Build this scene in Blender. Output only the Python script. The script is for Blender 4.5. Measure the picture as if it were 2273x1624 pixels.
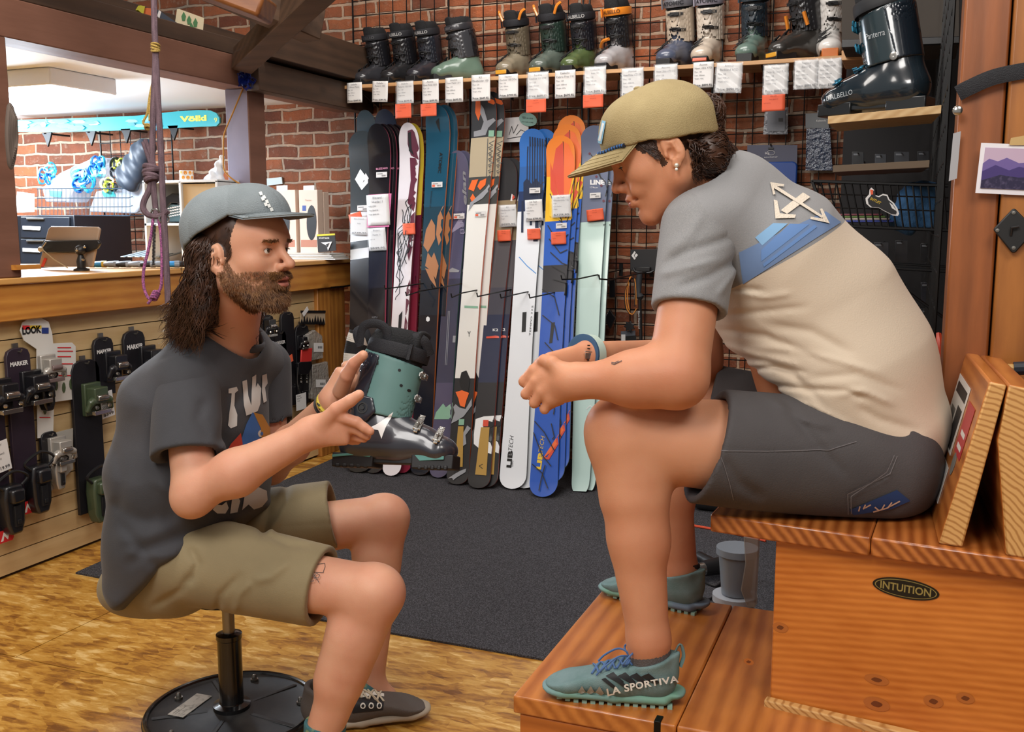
import bpy, bmesh, math, random
import numpy as np
from mathutils import Vector, Matrix
from mathutils.bvhtree import BVHTree
for o in list(bpy.data.objects): bpy.data.objects.remove(o)
SC = bpy.context.scene
COL = SC.collection
random.seed(7)
RNG = np.random.default_rng(7)
DEBUG = 0
# ---------------------------------------------------------------- camera
F = 2186.0; TH = math.radians(8.05); YAW = math.radians(21.8); H = 1.2
fwd = np.array([-math.sin(YAW)*math.cos(TH), math.cos(YAW)*math.cos(TH), -math.sin(TH)])
rt = np.array([math.cos(YAW), math.sin(YAW), 0.0]); up = np.cross(rt, fwd)
CP = np.array([0.0, 0.0, H])
cd = bpy.data.cameras.new('camera'); cam = bpy.data.objects.new('camera', cd); COL.objects.link(cam)
cd.sensor_width = 36.0; cd.lens = F/2273*36.0; cd.clip_start = 0.05
M = Matrix.Identity(4)
for i in range(3):
 M[i][0] = rt[i]; M[i][1] = up[i]; M[i][2] = -fwd[i]; M[i][3] = CP[i]
cam.matrix_world = M
SC.camera = cam
def ray(x, y): return fwd + rt*(x-1136.5)/F - up*(y-812)/F
def PZ(x, y, z): r = ray(x, y); return CP + r*(z-H)/r[2]
def PY(x, y, v): r = ray(x, y); return CP + r*v/r[1]
def PX(x, y, v): r = ray(x, y); return CP + r*v/r[0]
def PD(x, y, d): return CP + ray(x, y)*d
def proj(p):
 v = np.asarray(p)-CP; d = v@fwd
 return 1136.5+F*(v@rt)/d, 812-F*(v@up)/d, d
# ---------------------------------------------------------------- world, lights, exposure
SC.view_settings.view_transform = 'Standard'; SC.view_settings.look = 'None'
SC.view_settings.gamma = 1; SC.view_settings.use_curve_mapping = False
SC.view_settings.exposure = 0.0
w = bpy.data.worlds.new('world'); SC.world = w; w.use_nodes = True
w.node_tree.nodes['Background'].inputs[0].default_value = (1.0, 0.96, 0.92, 1)
w.node_tree.nodes['Background'].inputs[1].default_value = 0.34
def area(name, loc, target, size, power, col, sy=None):
 l = bpy.data.lights.new(name, 'AREA'); l.energy = power; l.color = col; l.size = size
 if sy: l.shape = 'RECTANGLE'; l.size_y = sy
 o = bpy.data.objects.new(name, l); COL.objects.link(o); o.location = loc
 d = Vector(target)-Vector(loc); o.rotation_euler = d.to_track_quat('-Z', 'Y').to_euler()
 return o
area('ceiling_lamp_front', (-0.9, -0.5, 2.9), (-1.2, 3.2, 0.8), 1.1, 62, (1, .96, .92))
area('ceiling_lamp_middle', (-1.0, 2.0, 3.1), (-1.1, 2.7, 0.4), 1.3, 38, (1, .95, .90))
area('ceiling_lamp_right', (0.9, 0.4, 2.9), (-0.6, 2.4, 0.9), 0.9, 30, (1, .94, .87))
area('ceiling_lamp_wall', (-1.5, 3.75, 3.15), (-1.5, 4.8, 1.9), 1.8, 30, (1, .95, .90), .5)
area('ceiling_lamp_left', (-2.2, 0.9, 2.9), (-2.9, 3.2, 0.6), 0.8, 26, (1, .94, .87))
# ---------------------------------------------------------------- materials
def lin(h):
 if isinstance(h, str):
  h = h.lstrip('#'); c = [int(h[i:i+2], 16)/255 for i in (0, 2, 4)]
 else: c = [v/255 for v in h]
 return tuple(((x+.055)/1.055)**2.4 if x > .04045 else x/12.92 for x in c)+(1,)
MATS = {}
def mat(name, col='#808080', rough=.55, metal=0., spec=.5, coat=0., bump=None, vary=None, alpha=1., trans=0., sss=0., emis=None, sheen=0.):
 """principled material; vary=(colour2, scale, detail, stretch xyz) mixes by noise; bump=(scale, strength, stretch)"""
 if name in MATS: return MATS[name]
 m = bpy.data.materials.new(name); m.use_nodes = True; MATS[name] = m
 nt = m.node_tree; b = nt.nodes['Principled BSDF']
 b.inputs['Base Color'].default_value = lin(col); b.inputs['Roughness'].default_value = rough
 b.inputs['Metallic'].default_value = metal; b.inputs['Specular IOR Level'].default_value = spec
 b.inputs['Coat Weight'].default_value = coat; b.inputs['Coat Roughness'].default_value = .08
 b.inputs['Alpha'].default_value = alpha; b.inputs['Transmission Weight'].default_value = trans
 b.inputs['Sheen Weight'].default_value = sheen
 if sss:
  b.inputs['Subsurface Weight'].default_value = sss; b.inputs['Subsurface Radius'].default_value = (1, .35, .2)
  b.inputs['Subsurface Scale'].default_value = .012
 if emis:
  b.inputs['Emission Color'].default_value = lin(emis[0]); b.inputs['Emission Strength'].default_value = emis[1]
 N = nt.nodes.new; L = nt.links.new
 tc = None
 def coords(st):
  nonlocal tc
  if tc is None: tc = N('ShaderNodeTexCoord')
  mp = N('ShaderNodeMapping'); L(tc.outputs['Object'], mp.inputs[0]); mp.inputs['Scale'].default_value = st
  return mp.outputs[0]
 if vary:
  c2, sc, det, st = vary[:4]
  n = N('ShaderNodeTexNoise'); n.inputs['Scale'].default_value = sc; n.inputs['Detail'].default_value = det
  L(coords(st), n.inputs['Vector'])
  r = N('ShaderNodeValToRGB'); r.color_ramp.elements[0].position = vary[4] if len(vary) > 4 else .35; r.color_ramp.elements[1].position = vary[5] if len(vary) > 5 else .65
  r.color_ramp.elements[0].color = lin(col); r.color_ramp.elements[1].color = lin(c2)
  L(n.outputs['Fac'], r.inputs[0]); L(r.outputs[0], b.inputs['Base Color'])
 if bump:
  n = N('ShaderNodeTexNoise'); n.inputs['Scale'].default_value = bump[0]; n.inputs['Detail'].default_value = 4
  L(coords(bump[2] if len(bump) > 2 else (1, 1, 1)), n.inputs['Vector'])
  bp = N('ShaderNodeBump'); bp.inputs['Strength'].default_value = bump[1]; bp.inputs['Distance'].default_value = .01
  L(n.outputs['Fac'], bp.inputs['Height']); L(bp.outputs[0], b.inputs['Normal'])
 return m
def wood(name, c1, c2, axis=0, scale=14, rough=.45, knots=True, coat=.15, ring=1.0, con=.17):
 """planed softwood: growth bands along one object axis, plus knots"""
 if name in MATS: return MATS[name]
 m = bpy.data.materials.new(name); m.use_nodes = True; MATS[name] = m
 nt = m.node_tree; b = nt.nodes['Principled BSDF']; N = nt.nodes.new; L = nt.links.new
 b.inputs['Roughness'].default_value = rough; b.inputs['Coat Weight'].default_value = coat; b.inputs['Coat Roughness'].default_value = .25
 tc = N('ShaderNodeTexCoord'); mp = N('ShaderNodeMapping'); L(tc.outputs['Object'], mp.inputs[0])
 s = [1.0, 1.0, 1.0]; s[axis] = .12; mp.inputs['Scale'].default_value = s
 n0 = N('ShaderNodeTexNoise'); n0.inputs['Scale'].default_value = 3.2; n0.inputs['Detail'].default_value = 2.5; L(mp.outputs[0], n0.inputs['Vector'])
 dt = N('ShaderNodeVectorMath'); dt.operation = 'DOT_PRODUCT'; L(mp.outputs[0], dt.inputs[0]); pv = [1.0, .83, .9]; pv[axis] = 0.; dt.inputs[1].default_value = tuple(v*scale*3.2*ring for v in pv)
 wv = N('ShaderNodeMath'); wv.operation = 'MULTIPLY_ADD'; wv.inputs[1].default_value = 3.4; L(n0.outputs['Fac'], wv.inputs[0]); L(dt.outputs['Value'], wv.inputs[2])
 sn = N('ShaderNodeMath'); sn.operation = 'SINE'
 m2 = N('ShaderNodeMath'); m2.operation = 'MULTIPLY'; m2.inputs[1].default_value = 6.28; L(wv.outputs[0], m2.inputs[0]); L(m2.outputs[0], sn.inputs[0])
 n1 = N('ShaderNodeTexNoise'); n1.inputs['Scale'].default_value = 90; n1.inputs['Detail'].default_value = 5; L(mp.outputs[0], n1.inputs['Vector'])
 n4 = N('ShaderNodeTexNoise'); n4.inputs['Scale'].default_value = 5; n4.inputs['Detail'].default_value = 2; L(tc.outputs['Object'], n4.inputs['Vector'])
 ms = N('ShaderNodeMath'); ms.operation = 'MULTIPLY_ADD'; ms.inputs[1].default_value = .7; L(n4.outputs['Fac'], ms.inputs[0]); ms.inputs[2].default_value = -.12
 m5 = N('ShaderNodeMath'); m5.operation = 'MULTIPLY_ADD'; m5.inputs[1].default_value = .55; L(n1.outputs['Fac'], m5.inputs[0]); L(ms.outputs[0], m5.inputs[2])
 mx = N('ShaderNodeMath'); mx.operation = 'MULTIPLY_ADD'; mx.inputs[1].default_value = con; L(sn.outputs[0], mx.inputs[0]); L(m5.outputs[0], mx.inputs[2])
 r = N('ShaderNodeValToRGB'); r.color_ramp.elements[0].position = .15; r.color_ramp.elements[1].position = .85
 r.color_ramp.elements[0].color = lin(c2); r.color_ramp.elements[1].color = lin(c1); L(mx.outputs[0], r.inputs[0])
 out = r.outputs[0]
 if knots:
  mp2 = N('ShaderNodeMapping'); L(tc.outputs['Object'], mp2.inputs[0]); s2 = [1., 1., 1.]; s2[axis] = .6; mp2.inputs['Scale'].default_value = s2
  vo = N('ShaderNodeTexVoronoi'); vo.inputs['Scale'].default_value = 4.2; L(mp2.outputs[0], vo.inputs['Vector'])
  rr = N('ShaderNodeValToRGB'); rr.color_ramp.elements[0].position = .03; rr.color_ramp.elements[1].position = .13
  rr.color_ramp.elements[0].color = (.75, .75, .75, 1); rr.color_ramp.elements[1].color = (0, 0, 0, 1); L(vo.outputs['Distance'], rr.inputs[0])
  mc = N('ShaderNodeMixRGB'); L(rr.outputs[0], mc.inputs[0]); L(out, mc.inputs[1]); mc.inputs[2].default_value = tuple(v*.35 for v in lin(c2)[:3])+(1,)
  out = mc.outputs[0]
 L(out, b.inputs['Base Color'])
 bp = N('ShaderNodeBump'); bp.inputs['Strength'].default_value = .15; bp.inputs['Distance'].default_value = .004; L(mx.outputs[0], bp.inputs['Height']); L(bp.outputs[0], b.inputs['Normal'])
 return m
# ---------------------------------------------------------------- object helpers
def lp(o, root): o.parent = root; o.matrix_parent_inverse = Matrix.Identity(4); return o
def setmat(o, O, X, Y, Z, s=1.):
 M_ = Matrix.Identity(4)
 for i in range(3): M_[i][0] = X[i]*s; M_[i][1] = Y[i]*s; M_[i][2] = Z[i]*s; M_[i][3] = O[i]
 o.matrix_world = M_; o.matrix_basis = M_; return o
def copytree(o, parent=None):
 c = o.copy(); COL.objects.link(c)
 if parent is not None: c.parent = parent; c.matrix_parent_inverse = o.matrix_parent_inverse.copy()
 for ch in [q for q in bpy.data.objects if q.parent is o]: copytree(ch, c)
 return c
def tagp(o, label=None, cat=None, group=None, kind=None):
 if label: o['label'] = label
 if cat: o['category'] = cat
 if group: o['group'] = group
 if kind: o['kind'] = kind
 return o
def thing(name, label, cat, loc=(0, 0, 0), group=None):
 o = bpy.data.objects.new(name, None); COL.objects.link(o); o.location = Vector(loc); o.empty_display_size = .05
 return tagp(o, label, cat, group)
def setpar(o, par):
 if par is not None:
  o.parent = par
  o.matrix_parent_inverse = Matrix.Translation(-par.location) if par.parent is None else Matrix.Identity(4)   # parts keep world coordinates
def mesh(name, v, f, mats, parent=None, smooth=False, mi=None, sharp=35):
 me = bpy.data.meshes.new(name)
 if isinstance(v, np.ndarray) and isinstance(f, np.ndarray):
  me.vertices.add(len(v)); me.vertices.foreach_set('co', v.astype(np.float32).ravel())
  k = f.shape[1]; me.loops.add(f.size); me.loops.foreach_set('vertex_index', f.astype(np.int32).ravel())
  me.polygons.add(len(f)); me.polygons.foreach_set('loop_start', np.arange(0, f.size, k, dtype=np.int32))
  me.update(calc_edges=True); me.validate()
 else:
  me.from_pydata([tuple(map(float, p)) for p in v], [], [tuple(map(int, q)) for q in f])
 if not isinstance(mats, (list, tuple)): mats = [mats]
 for m in mats: me.materials.append(m)
 if mi is not None: me.polygons.foreach_set('material_index', np.asarray(mi, dtype=np.int32))
 if smooth:
  me.shade_smooth()
  if sharp and sharp < 180: me.set_sharp_from_angle(angle=math.radians(sharp))
 me.update()
 o = bpy.data.objects.new(name, me); COL.objects.link(o); setpar(o, parent)
 return o
def nrm(v): v = np.asarray(v, float); return v/(np.linalg.norm(v)+1e-12)
class MB:
 def __init__(s): s.v = []; s.f = []; s.m = []
 def add(s, v, f, m=0):
  n = len(s.v); s.v += [tuple(p) for p in v]; s.f += [tuple(i+n for i in q) for q in f]; s.m += [m]*len(f); return s
 def obox(s, c, A, B, Cc, m=0):
  """box centred c with half-vectors A,B,C"""
  c, A, B, Cc = map(lambda q: np.asarray(q, float), (c, A, B, Cc))
  if np.dot(np.cross(A, B), Cc) < 0: A = -A
  v = [c+i*A+j*B+k*Cc for k in (-1, 1) for j in (-1, 1) for i in (-1, 1)]
  return s.add(v, [(0, 2, 3, 1), (4, 5, 7, 6), (0, 1, 5, 4), (2, 6, 7, 3), (0, 4, 6, 2), (1, 3, 7, 5)], m)
 def box(s, lo, hi, m=0):
  lo, hi = np.minimum(lo, hi), np.maximum(lo, hi)
  h = (hi-lo)/2; return s.obox((lo+hi)/2, (h[0], 0, 0), (0, h[1], 0), (0, 0, h[2]), m)
 def bar(s, a, b, w, t, n=(0, 0, 1), m=0):
  a, b = np.asarray(a, float), np.asarray(b, float); d = nrm(b-a); n = np.asarray(n, float); n = nrm(n-d*np.dot(n, d)); u = np.cross(d, n)
  return s.obox((a+b)/2, (b-a)/2, u*w/2, n*t/2, m)
 def tube(s, pts, r, n=8, m=0, closed=False, cap=True, flat=1., nref=None):
  P = [np.asarray(p, float) for p in pts]; K = len(P)
  R = [r]*K if np.isscalar(r) else list(r)
  ref = None; v = []; f = []
  for i in range(K):
   t = nrm(P[(i+1) % K]-P[i-1]) if (closed or 0 < i < K-1) else (nrm(P[1]-P[0]) if i == 0 else nrm(P[-1]-P[-2]))
   if ref is None:
    q = np.asarray(nref, float) if nref is not None else (np.array([0, 0, 1.]) if abs(t[2]) < .9 else np.array([1., 0, 0])); ref = nrm(q-t*np.dot(q, t))
   else: ref = nrm(ref-t*np.dot(ref, t))
   b = np.cross(t, ref)
   for k in range(n):
    a = 2*math.pi*k/n; v.append(P[i]+R[i]*(math.cos(a)*ref*flat+math.sin(a)*b))
  for i in range(K if closed else K-1):
   for k in range(n):
    a0 = i*n+k; a1 = i*n+(k+1) % n; c0 = ((i+1) % K)*n+k; c1 = ((i+1) % K)*n+(k+1) % n
    f.append((a0, a1, c1, c0))
  if cap and not closed: f += [tuple(range(n-1, -1, -1)), tuple((K-1)*n+k for k in range(n))]
  return s.add(v, f, m)
 def prism(s, poly, O, U, V, t, m=0):
  """poly 2d (u,v) swept by vector t (3-vector)"""
  O, U, V, t = map(lambda q: np.asarray(q, float), (O, U, V, t)); n = len(poly)
  a = [O+U*p[0]+V*p[1] for p in poly]; b = [p+t for p in a]
  area2 = sum(poly[i][0]*poly[(i+1) % n][1]-poly[(i+1) % n][0]*poly[i][1] for i in range(n))
  if (area2 > 0) != (np.dot(np.cross(U, V), t) > 0): a, b = a[::-1], b[::-1]
  v = a+b; f = [tuple(range(n-1, -1, -1)), tuple(range(n, 2*n))]+[(i, (i+1) % n, n+(i+1) % n, n+i) for i in range(n)]
  return s.add(v, f, m)
 def lathe(s, prof, O, ax=(0, 0, 1), n=24, m=0, arc=1.):
  ax = nrm(ax); q = np.array([1., 0, 0]) if abs(ax[0]) < .9 else np.array([0, 1., 0]); u = nrm(q-ax*np.dot(q, ax)); w_ = np.cross(ax, u); O = np.asarray(O, float)
  v = []; f = []
  for (r, z) in prof:
   for k in range(n):
    a = 2*math.pi*k/n; v.append(O+ax*z+r*(math.cos(a)*u+math.sin(a)*w_))
  for i in range(len(prof)-1):
   for k in range(n): f.append((i*n+k, i*n+(k+1) % n, (i+1)*n+(k+1) % n, (i+1)*n+k))
  if prof[0][0] > 1e-6: f.append(tuple(range(n-1, -1, -1)))
  if prof[-1][0] > 1e-6: f.append(tuple((len(prof)-1)*n+k for k in range(n)))
  return s.add(v, f, m)
 def ball(s, c, r, n=12, m=0, sc=(1, 1, 1)):
  c = np.asarray(c, float); v = []; f = []; k = n//2
  for i in range(k+1):
   th = math.pi*i/k
   for j in range(n):
    ph = 2*math.pi*j/n; v.append(c+r*np.array([math.sin(th)*math.cos(ph)*sc[0], math.sin(th)*math.sin(ph)*sc[1], math.cos(th)*sc[2]]))
  for i in range(k):
   for j in range(n): f.append((i*n+j, (i+1)*n+j, (i+1)*n+(j+1) % n, i*n+(j+1) % n))
  return s.add(v, f, m)
 def grid(s, S, nu, nv, m=0, flip=False):
  v = [S(i/nu, j/nv) for j in range(nv+1) for i in range(nu+1)]
  f = [(j*(nu+1)+i, j*(nu+1)+i+1, (j+1)*(nu+1)+i+1, (j+1)*(nu+1)+i) for j in range(nv) for i in range(nu)]
  if flip: f = [q[::-1] for q in f]
  return s.add(v, f, m)
 def build(s, name, mats, parent=None, smooth=True, bevel=0., sharp=35, seg=2):
  o = mesh(name, s.v, s.f, mats, parent, smooth, s.m if isinstance(mats, (list, tuple)) else None, sharp)
  if bevel:
   b = o.modifiers.new('bevel', 'BEVEL'); b.width = bevel; b.segments = seg; b.limit_method = 'ANGLE'; b.angle_limit = math.radians(40)
   o.data.shade_smooth() if smooth else None
  return o
def cr(pts, n=8, closed=False):
 """catmull-rom resample"""
 P = [np.asarray(p, float) for p in pts]; K = len(P); out = []
 rng = range(K if closed else K-1)
 for i in rng:
  p0 = P[(i-1) % K] if (closed or i > 0) else 2*P[0]-P[1]; p1 = P[i]; p2 = P[(i+1) % K]; p3 = P[(i+2) % K] if (closed or i < K-2) else 2*P[-1]-P[-2]
  for k in range(n):
   t = k/n; out.append(.5*((2*p1)+(p2-p0)*t+(2*p0-5*p1+4*p2-p3)*t*t+(3*p1-p0-3*p2+p3)*t**3))
 if not closed: out.append(P[-1])
 return out
# ---- text -> 2d triangles
_TX = {}
def text2d(txt, bold=0., shear=0., cw=1.):
 key = (txt, bold, shear, cw)
 if key in _TX: return _TX[key]
 c = bpy.data.curves.new('t', 'FONT'); c.body = txt; c.size = 1.; c.offset = bold; c.shear = shear; c.resolution_u = 3; c.fill_mode = 'FRONT'; c.space_character = cw
 o = bpy.data.objects.new('t', c); COL.objects.link(o)
 me = bpy.data.meshes.new_from_object(o.evaluated_get(bpy.context.evaluated_depsgraph_get()))
 v = np.array([p.co[:2] for p in me.vertices]) if len(me.vertices) else np.zeros((0, 2)); f = [tuple(p.vertices) for p in me.polygons]
 bpy.data.objects.remove(o); bpy.data.curves.remove(c); bpy.data.meshes.remove(me)
 if len(v):
  lo = v.min(0); hi = v.max(0); v = v-lo; v = v/(hi-lo)[1]
 _TX[key] = (v, f); return v, f
def put_text(mb, txt, O, U, V, height=None, width=None, m=0, bold=0., shear=0., center=False, cw=1.):
 """text with left-bottom O along unit U, up V"""
 v, f = text2d(txt, bold, shear, cw)
 if not len(v): return
 W = v[:, 0].max(); sx = sy = height if height else width/W
 if width and height: sx = width/W; sy = height
 O = np.asarray(O, float); U = nrm(U); V = nrm(V)
 off = -W*sx/2 if center else 0
 n = np.cross(U, V)
 pts = [O+U*(p[0]*sx+off)+V*p[1]*sy for p in v]
 fs = []
 for q in f:
  a, b, c = v[q[0]], v[q[1]], v[q[2]]; cr_ = (b[0]-a[0])*(c[1]-a[1])-(b[1]-a[1])*(c[0]-a[0])
  fs.append(q if cr_ > 0 else q[::-1])
 mb.add(pts, fs, m)
# ---- polygon -> fine triangles in 2d
def finepoly(poly, h):
 bm = bmesh.new(); vs = [bm.verts.new((p[0], p[1], 0)) for p in poly]
 es = [bm.edges.new((vs[i], vs[(i+1) % len(vs)])) for i in range(len(vs))]
 bmesh.ops.triangle_fill(bm, edges=es, use_beauty=True)
 for _ in range(9):
  L_ = [e for e in bm.edges if e.calc_length() > h]
  if not L_: break
  bmesh.ops.subdivide_edges(bm, edges=L_, cuts=1, use_grid_fill=False)
  bmesh.ops.triangulate(bm, faces=bm.faces[:], quad_method='BEAUTY', ngon_method='BEAUTY')
  if _ < 8: bmesh.ops.beautify_fill(bm, faces=bm.faces[:], edges=[e for e in bm.edges if len(e.link_faces) == 2])
 bm.verts.index_update(); v = np.array([p.co[:2] for p in bm.verts]); f = [tuple(q.index for q in p.verts) for p in bm.faces]; bm.free()
 return v, f
def bvh_of(objs):
 V = []; Fs = []
 for o in (objs if isinstance(objs, (list, tuple)) else [objs]):
  n = len(V); V += [v.co.copy() for v in o.data.vertices]; Fs += [tuple(i+n for i in p.vertices) for p in o.data.polygons]
 return BVHTree.FromPolygons(V, Fs)
def camray(x, y): return CP, nrm(ray(x, y))
def planeray(O, U, V, N):
 O, U, V, N = (np.asarray(q, float) for q in (O, U, V, N)); return lambda x, y: (O+U*x+V*y, nrm(N))
def decal(name, bvh, polys, mats, parent, h=14, off=.0012, tri=None, rayf=camray):
 """printed or stitched marks laid on a curved surface; polys = list of (pixel outline, material index)"""
 mb = MB()
 items = [(finepoly(p, h), m) for p, m in polys]+([(t, m) for t, m in tri] if tri else [])
 for ii, ((v, f), m) in enumerate(items):
  P = []; ok = []
  for x, y in v:
   ro, rn = rayf(x, y); hit = bvh.ray_cast(Vector(ro), Vector(rn), 20)
   if hit[0] is None: P.append((0, 0, 0)); ok.append(None)
   else:
    n = np.array(hit[1]); n = n if n@rn < 0 else -n
    P.append(np.array(hit[0])+n*(off+ii*.00035)); ok.append((hit[0]-Vector(ro)).length)
  fs = []
  for q in f:
   d = [ok[i] for i in q]
   if None in d or max(d)-min(d) > .06: continue
   a, b, c = (np.array(P[i]) for i in q[:3])
   fs.append(q if np.dot(np.cross(b-a, c-a), rayf(0, 0)[1] if rayf is not camray else a-CP) < 0 else q[::-1])
  use = sorted({i for q in fs for i in q}); rm = {k: i for i, k in enumerate(use)}
  if use: mb.add([P[i] for i in use], [tuple(rm[i] for i in q) for q in fs], m)
 return mb.build(name, mats, parent, smooth=True, sharp=0)
def textpx(txt, x0, y0, x1, y1, height, bold=0., shear=0., curve=0., cw=1.):
 """text triangles in pixel space running from (x0,y0) to (x1,y1) on its baseline"""
 v, f = text2d(txt, bold, shear, cw); W = v[:, 0].max(); u = np.array([x1-x0, y1-y0], float); L = np.linalg.norm(u); u /= L; n = np.array([u[1], -u[0]])
 t = v[:, :1]/W
 return (np.array([x0, y0])+u*t*L+n*(v[:, 1:]*height+curve*4*t*(1-t)), f)
zz_ = np.array([0, 0, 1.]); dp = np.array([-math.sin(YAW), math.cos(YAW), 0.])
ink = mat('ink', '#4a403e', .6)
def inkline(name, bv, lines, root, w_=1.3, m=None):
 pol = []
 for l in lines:
  for (x0, y0), (x1, y1) in zip(l[:-1], l[1:]):
   d = np.array([x1-x0, y1-y0], float); L_ = np.linalg.norm(d)+1e-9; n_2 = np.array([-d[1], d[0]])/L_*w_/2
   a = np.array([x0, y0]); b_ = np.array([x1, y1]); pol.append(([tuple(a+n_2), tuple(b_+n_2), tuple(b_-n_2), tuple(a-n_2)], 0))
 return decal(name, bv, pol, [m or ink], root, h=8, off=.0006)
# ---------------------------------------------------------------- signed-distance modelling (organic shapes)
class Prim: pass
def _frame(ax, lat):
 ax = nrm(ax); lat = np.asarray(lat, float); lat = nrm(lat-ax*np.dot(lat, ax)); return ax, lat, np.cross(ax, lat)
def RC(a, b, ra, rb, k=.01, op='u'):
 a = np.asarray(a, float); b = np.asarray(b, float); ab = b-a; L2 = ab@ab+1e-12
 def f(p):
  t = np.clip(((p-a)@ab)/L2, 0, 1); q = p-a-t[:, None]*ab
  return np.sqrt((q*q).sum(1))-(ra+(rb-ra)*t)
 return (f, k, op)
def EC(a, b, wa, wb, lat, k=.02, op='u', cap=1.):
 """elliptic tapered limb: wa/wb=(lateral half width, depth half width)"""
 a = np.asarray(a, float); b = np.asarray(b, float); ab = b-a; L = np.linalg.norm(ab); ax, la, fr = _frame(ab, lat)
 def f(p):
  q = p-a; z = q@ax; t = np.clip(z/L, 0, 1); zz = z-t*L
  w0 = wa[0]+(wb[0]-wa[0])*t; w1 = wa[1]+(wb[1]-wa[1])*t; w2 = np.minimum(w0, w1)*cap
  x = q@la; y = q@fr
  k0 = np.sqrt((x/w0)**2+(y/w1)**2+(zz/w2)**2)+1e-9; k1 = np.sqrt((x/w0**2)**2+(y/w1**2)**2+(zz/w2**2)**2)+1e-9
  return k0*(k0-1)/k1
 return (f, k, op)
def EL(c, r, k=.01, op='u', R=None):
 """ellipsoid, R rows = local axes"""
 c = np.asarray(c, float); r = np.asarray(r, float)*np.ones(3); R = np.eye(3) if R is None else np.asarray(R, float)
 def f(p):
  q = (p-c)@R.T; k0 = np.sqrt(((q/r)**2).sum(1))+1e-9; k1 = np.sqrt(((q/r**2)**2).sum(1))+1e-9
  return k0*(k0-1)/k1
 return (f, k, op)
def BX(c, h, r=.005, k=.005, op='u', R=None):
 c = np.asarray(c, float); h = np.asarray(h, float); R = np.eye(3) if R is None else np.asarray(R, float)
 def f(p):
  q = np.abs((p-c)@R.T)-(h-r)
  return np.sqrt((np.maximum(q, 0)**2).sum(1))+np.minimum(q.max(1), 0)-r
 return (f, k, op)
def HS(c, n, k=.002, op='i'):
 """half-space: keeps (op i) the side opposite to n"""
 c = np.asarray(c, float); n = nrm(n)
 return (lambda p: (p-c)@n, k, op)
def GRP(prims, k=.01, op='u', thick=0.):
 return (lambda p: evalp(prims, p)+thick, k, op)
def evalp(prims, p):
 d = np.full(len(p), 1e3)
 for f, k, op in prims:
  e = f(p)
  if op == 'u':
   if k > 0: h = np.maximum(k-np.abs(d-e), 0)/k; d = np.minimum(d, e)-h*h*k*.25
   else: d = np.minimum(d, e)
  elif op == 's':
   e = -e
   if k > 0: h = np.maximum(k-np.abs(d-e), 0)/k; d = np.maximum(d, e)+h*h*k*.25
   else: d = np.maximum(d, e)
  elif op == 'i':
   if k > 0: h = np.maximum(k-np.abs(d-e), 0)/k; d = np.maximum(d, e)+h*h*k*.25
   else: d = np.maximum(d, e)
  elif op == 'd': d = d+e
 return d
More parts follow.
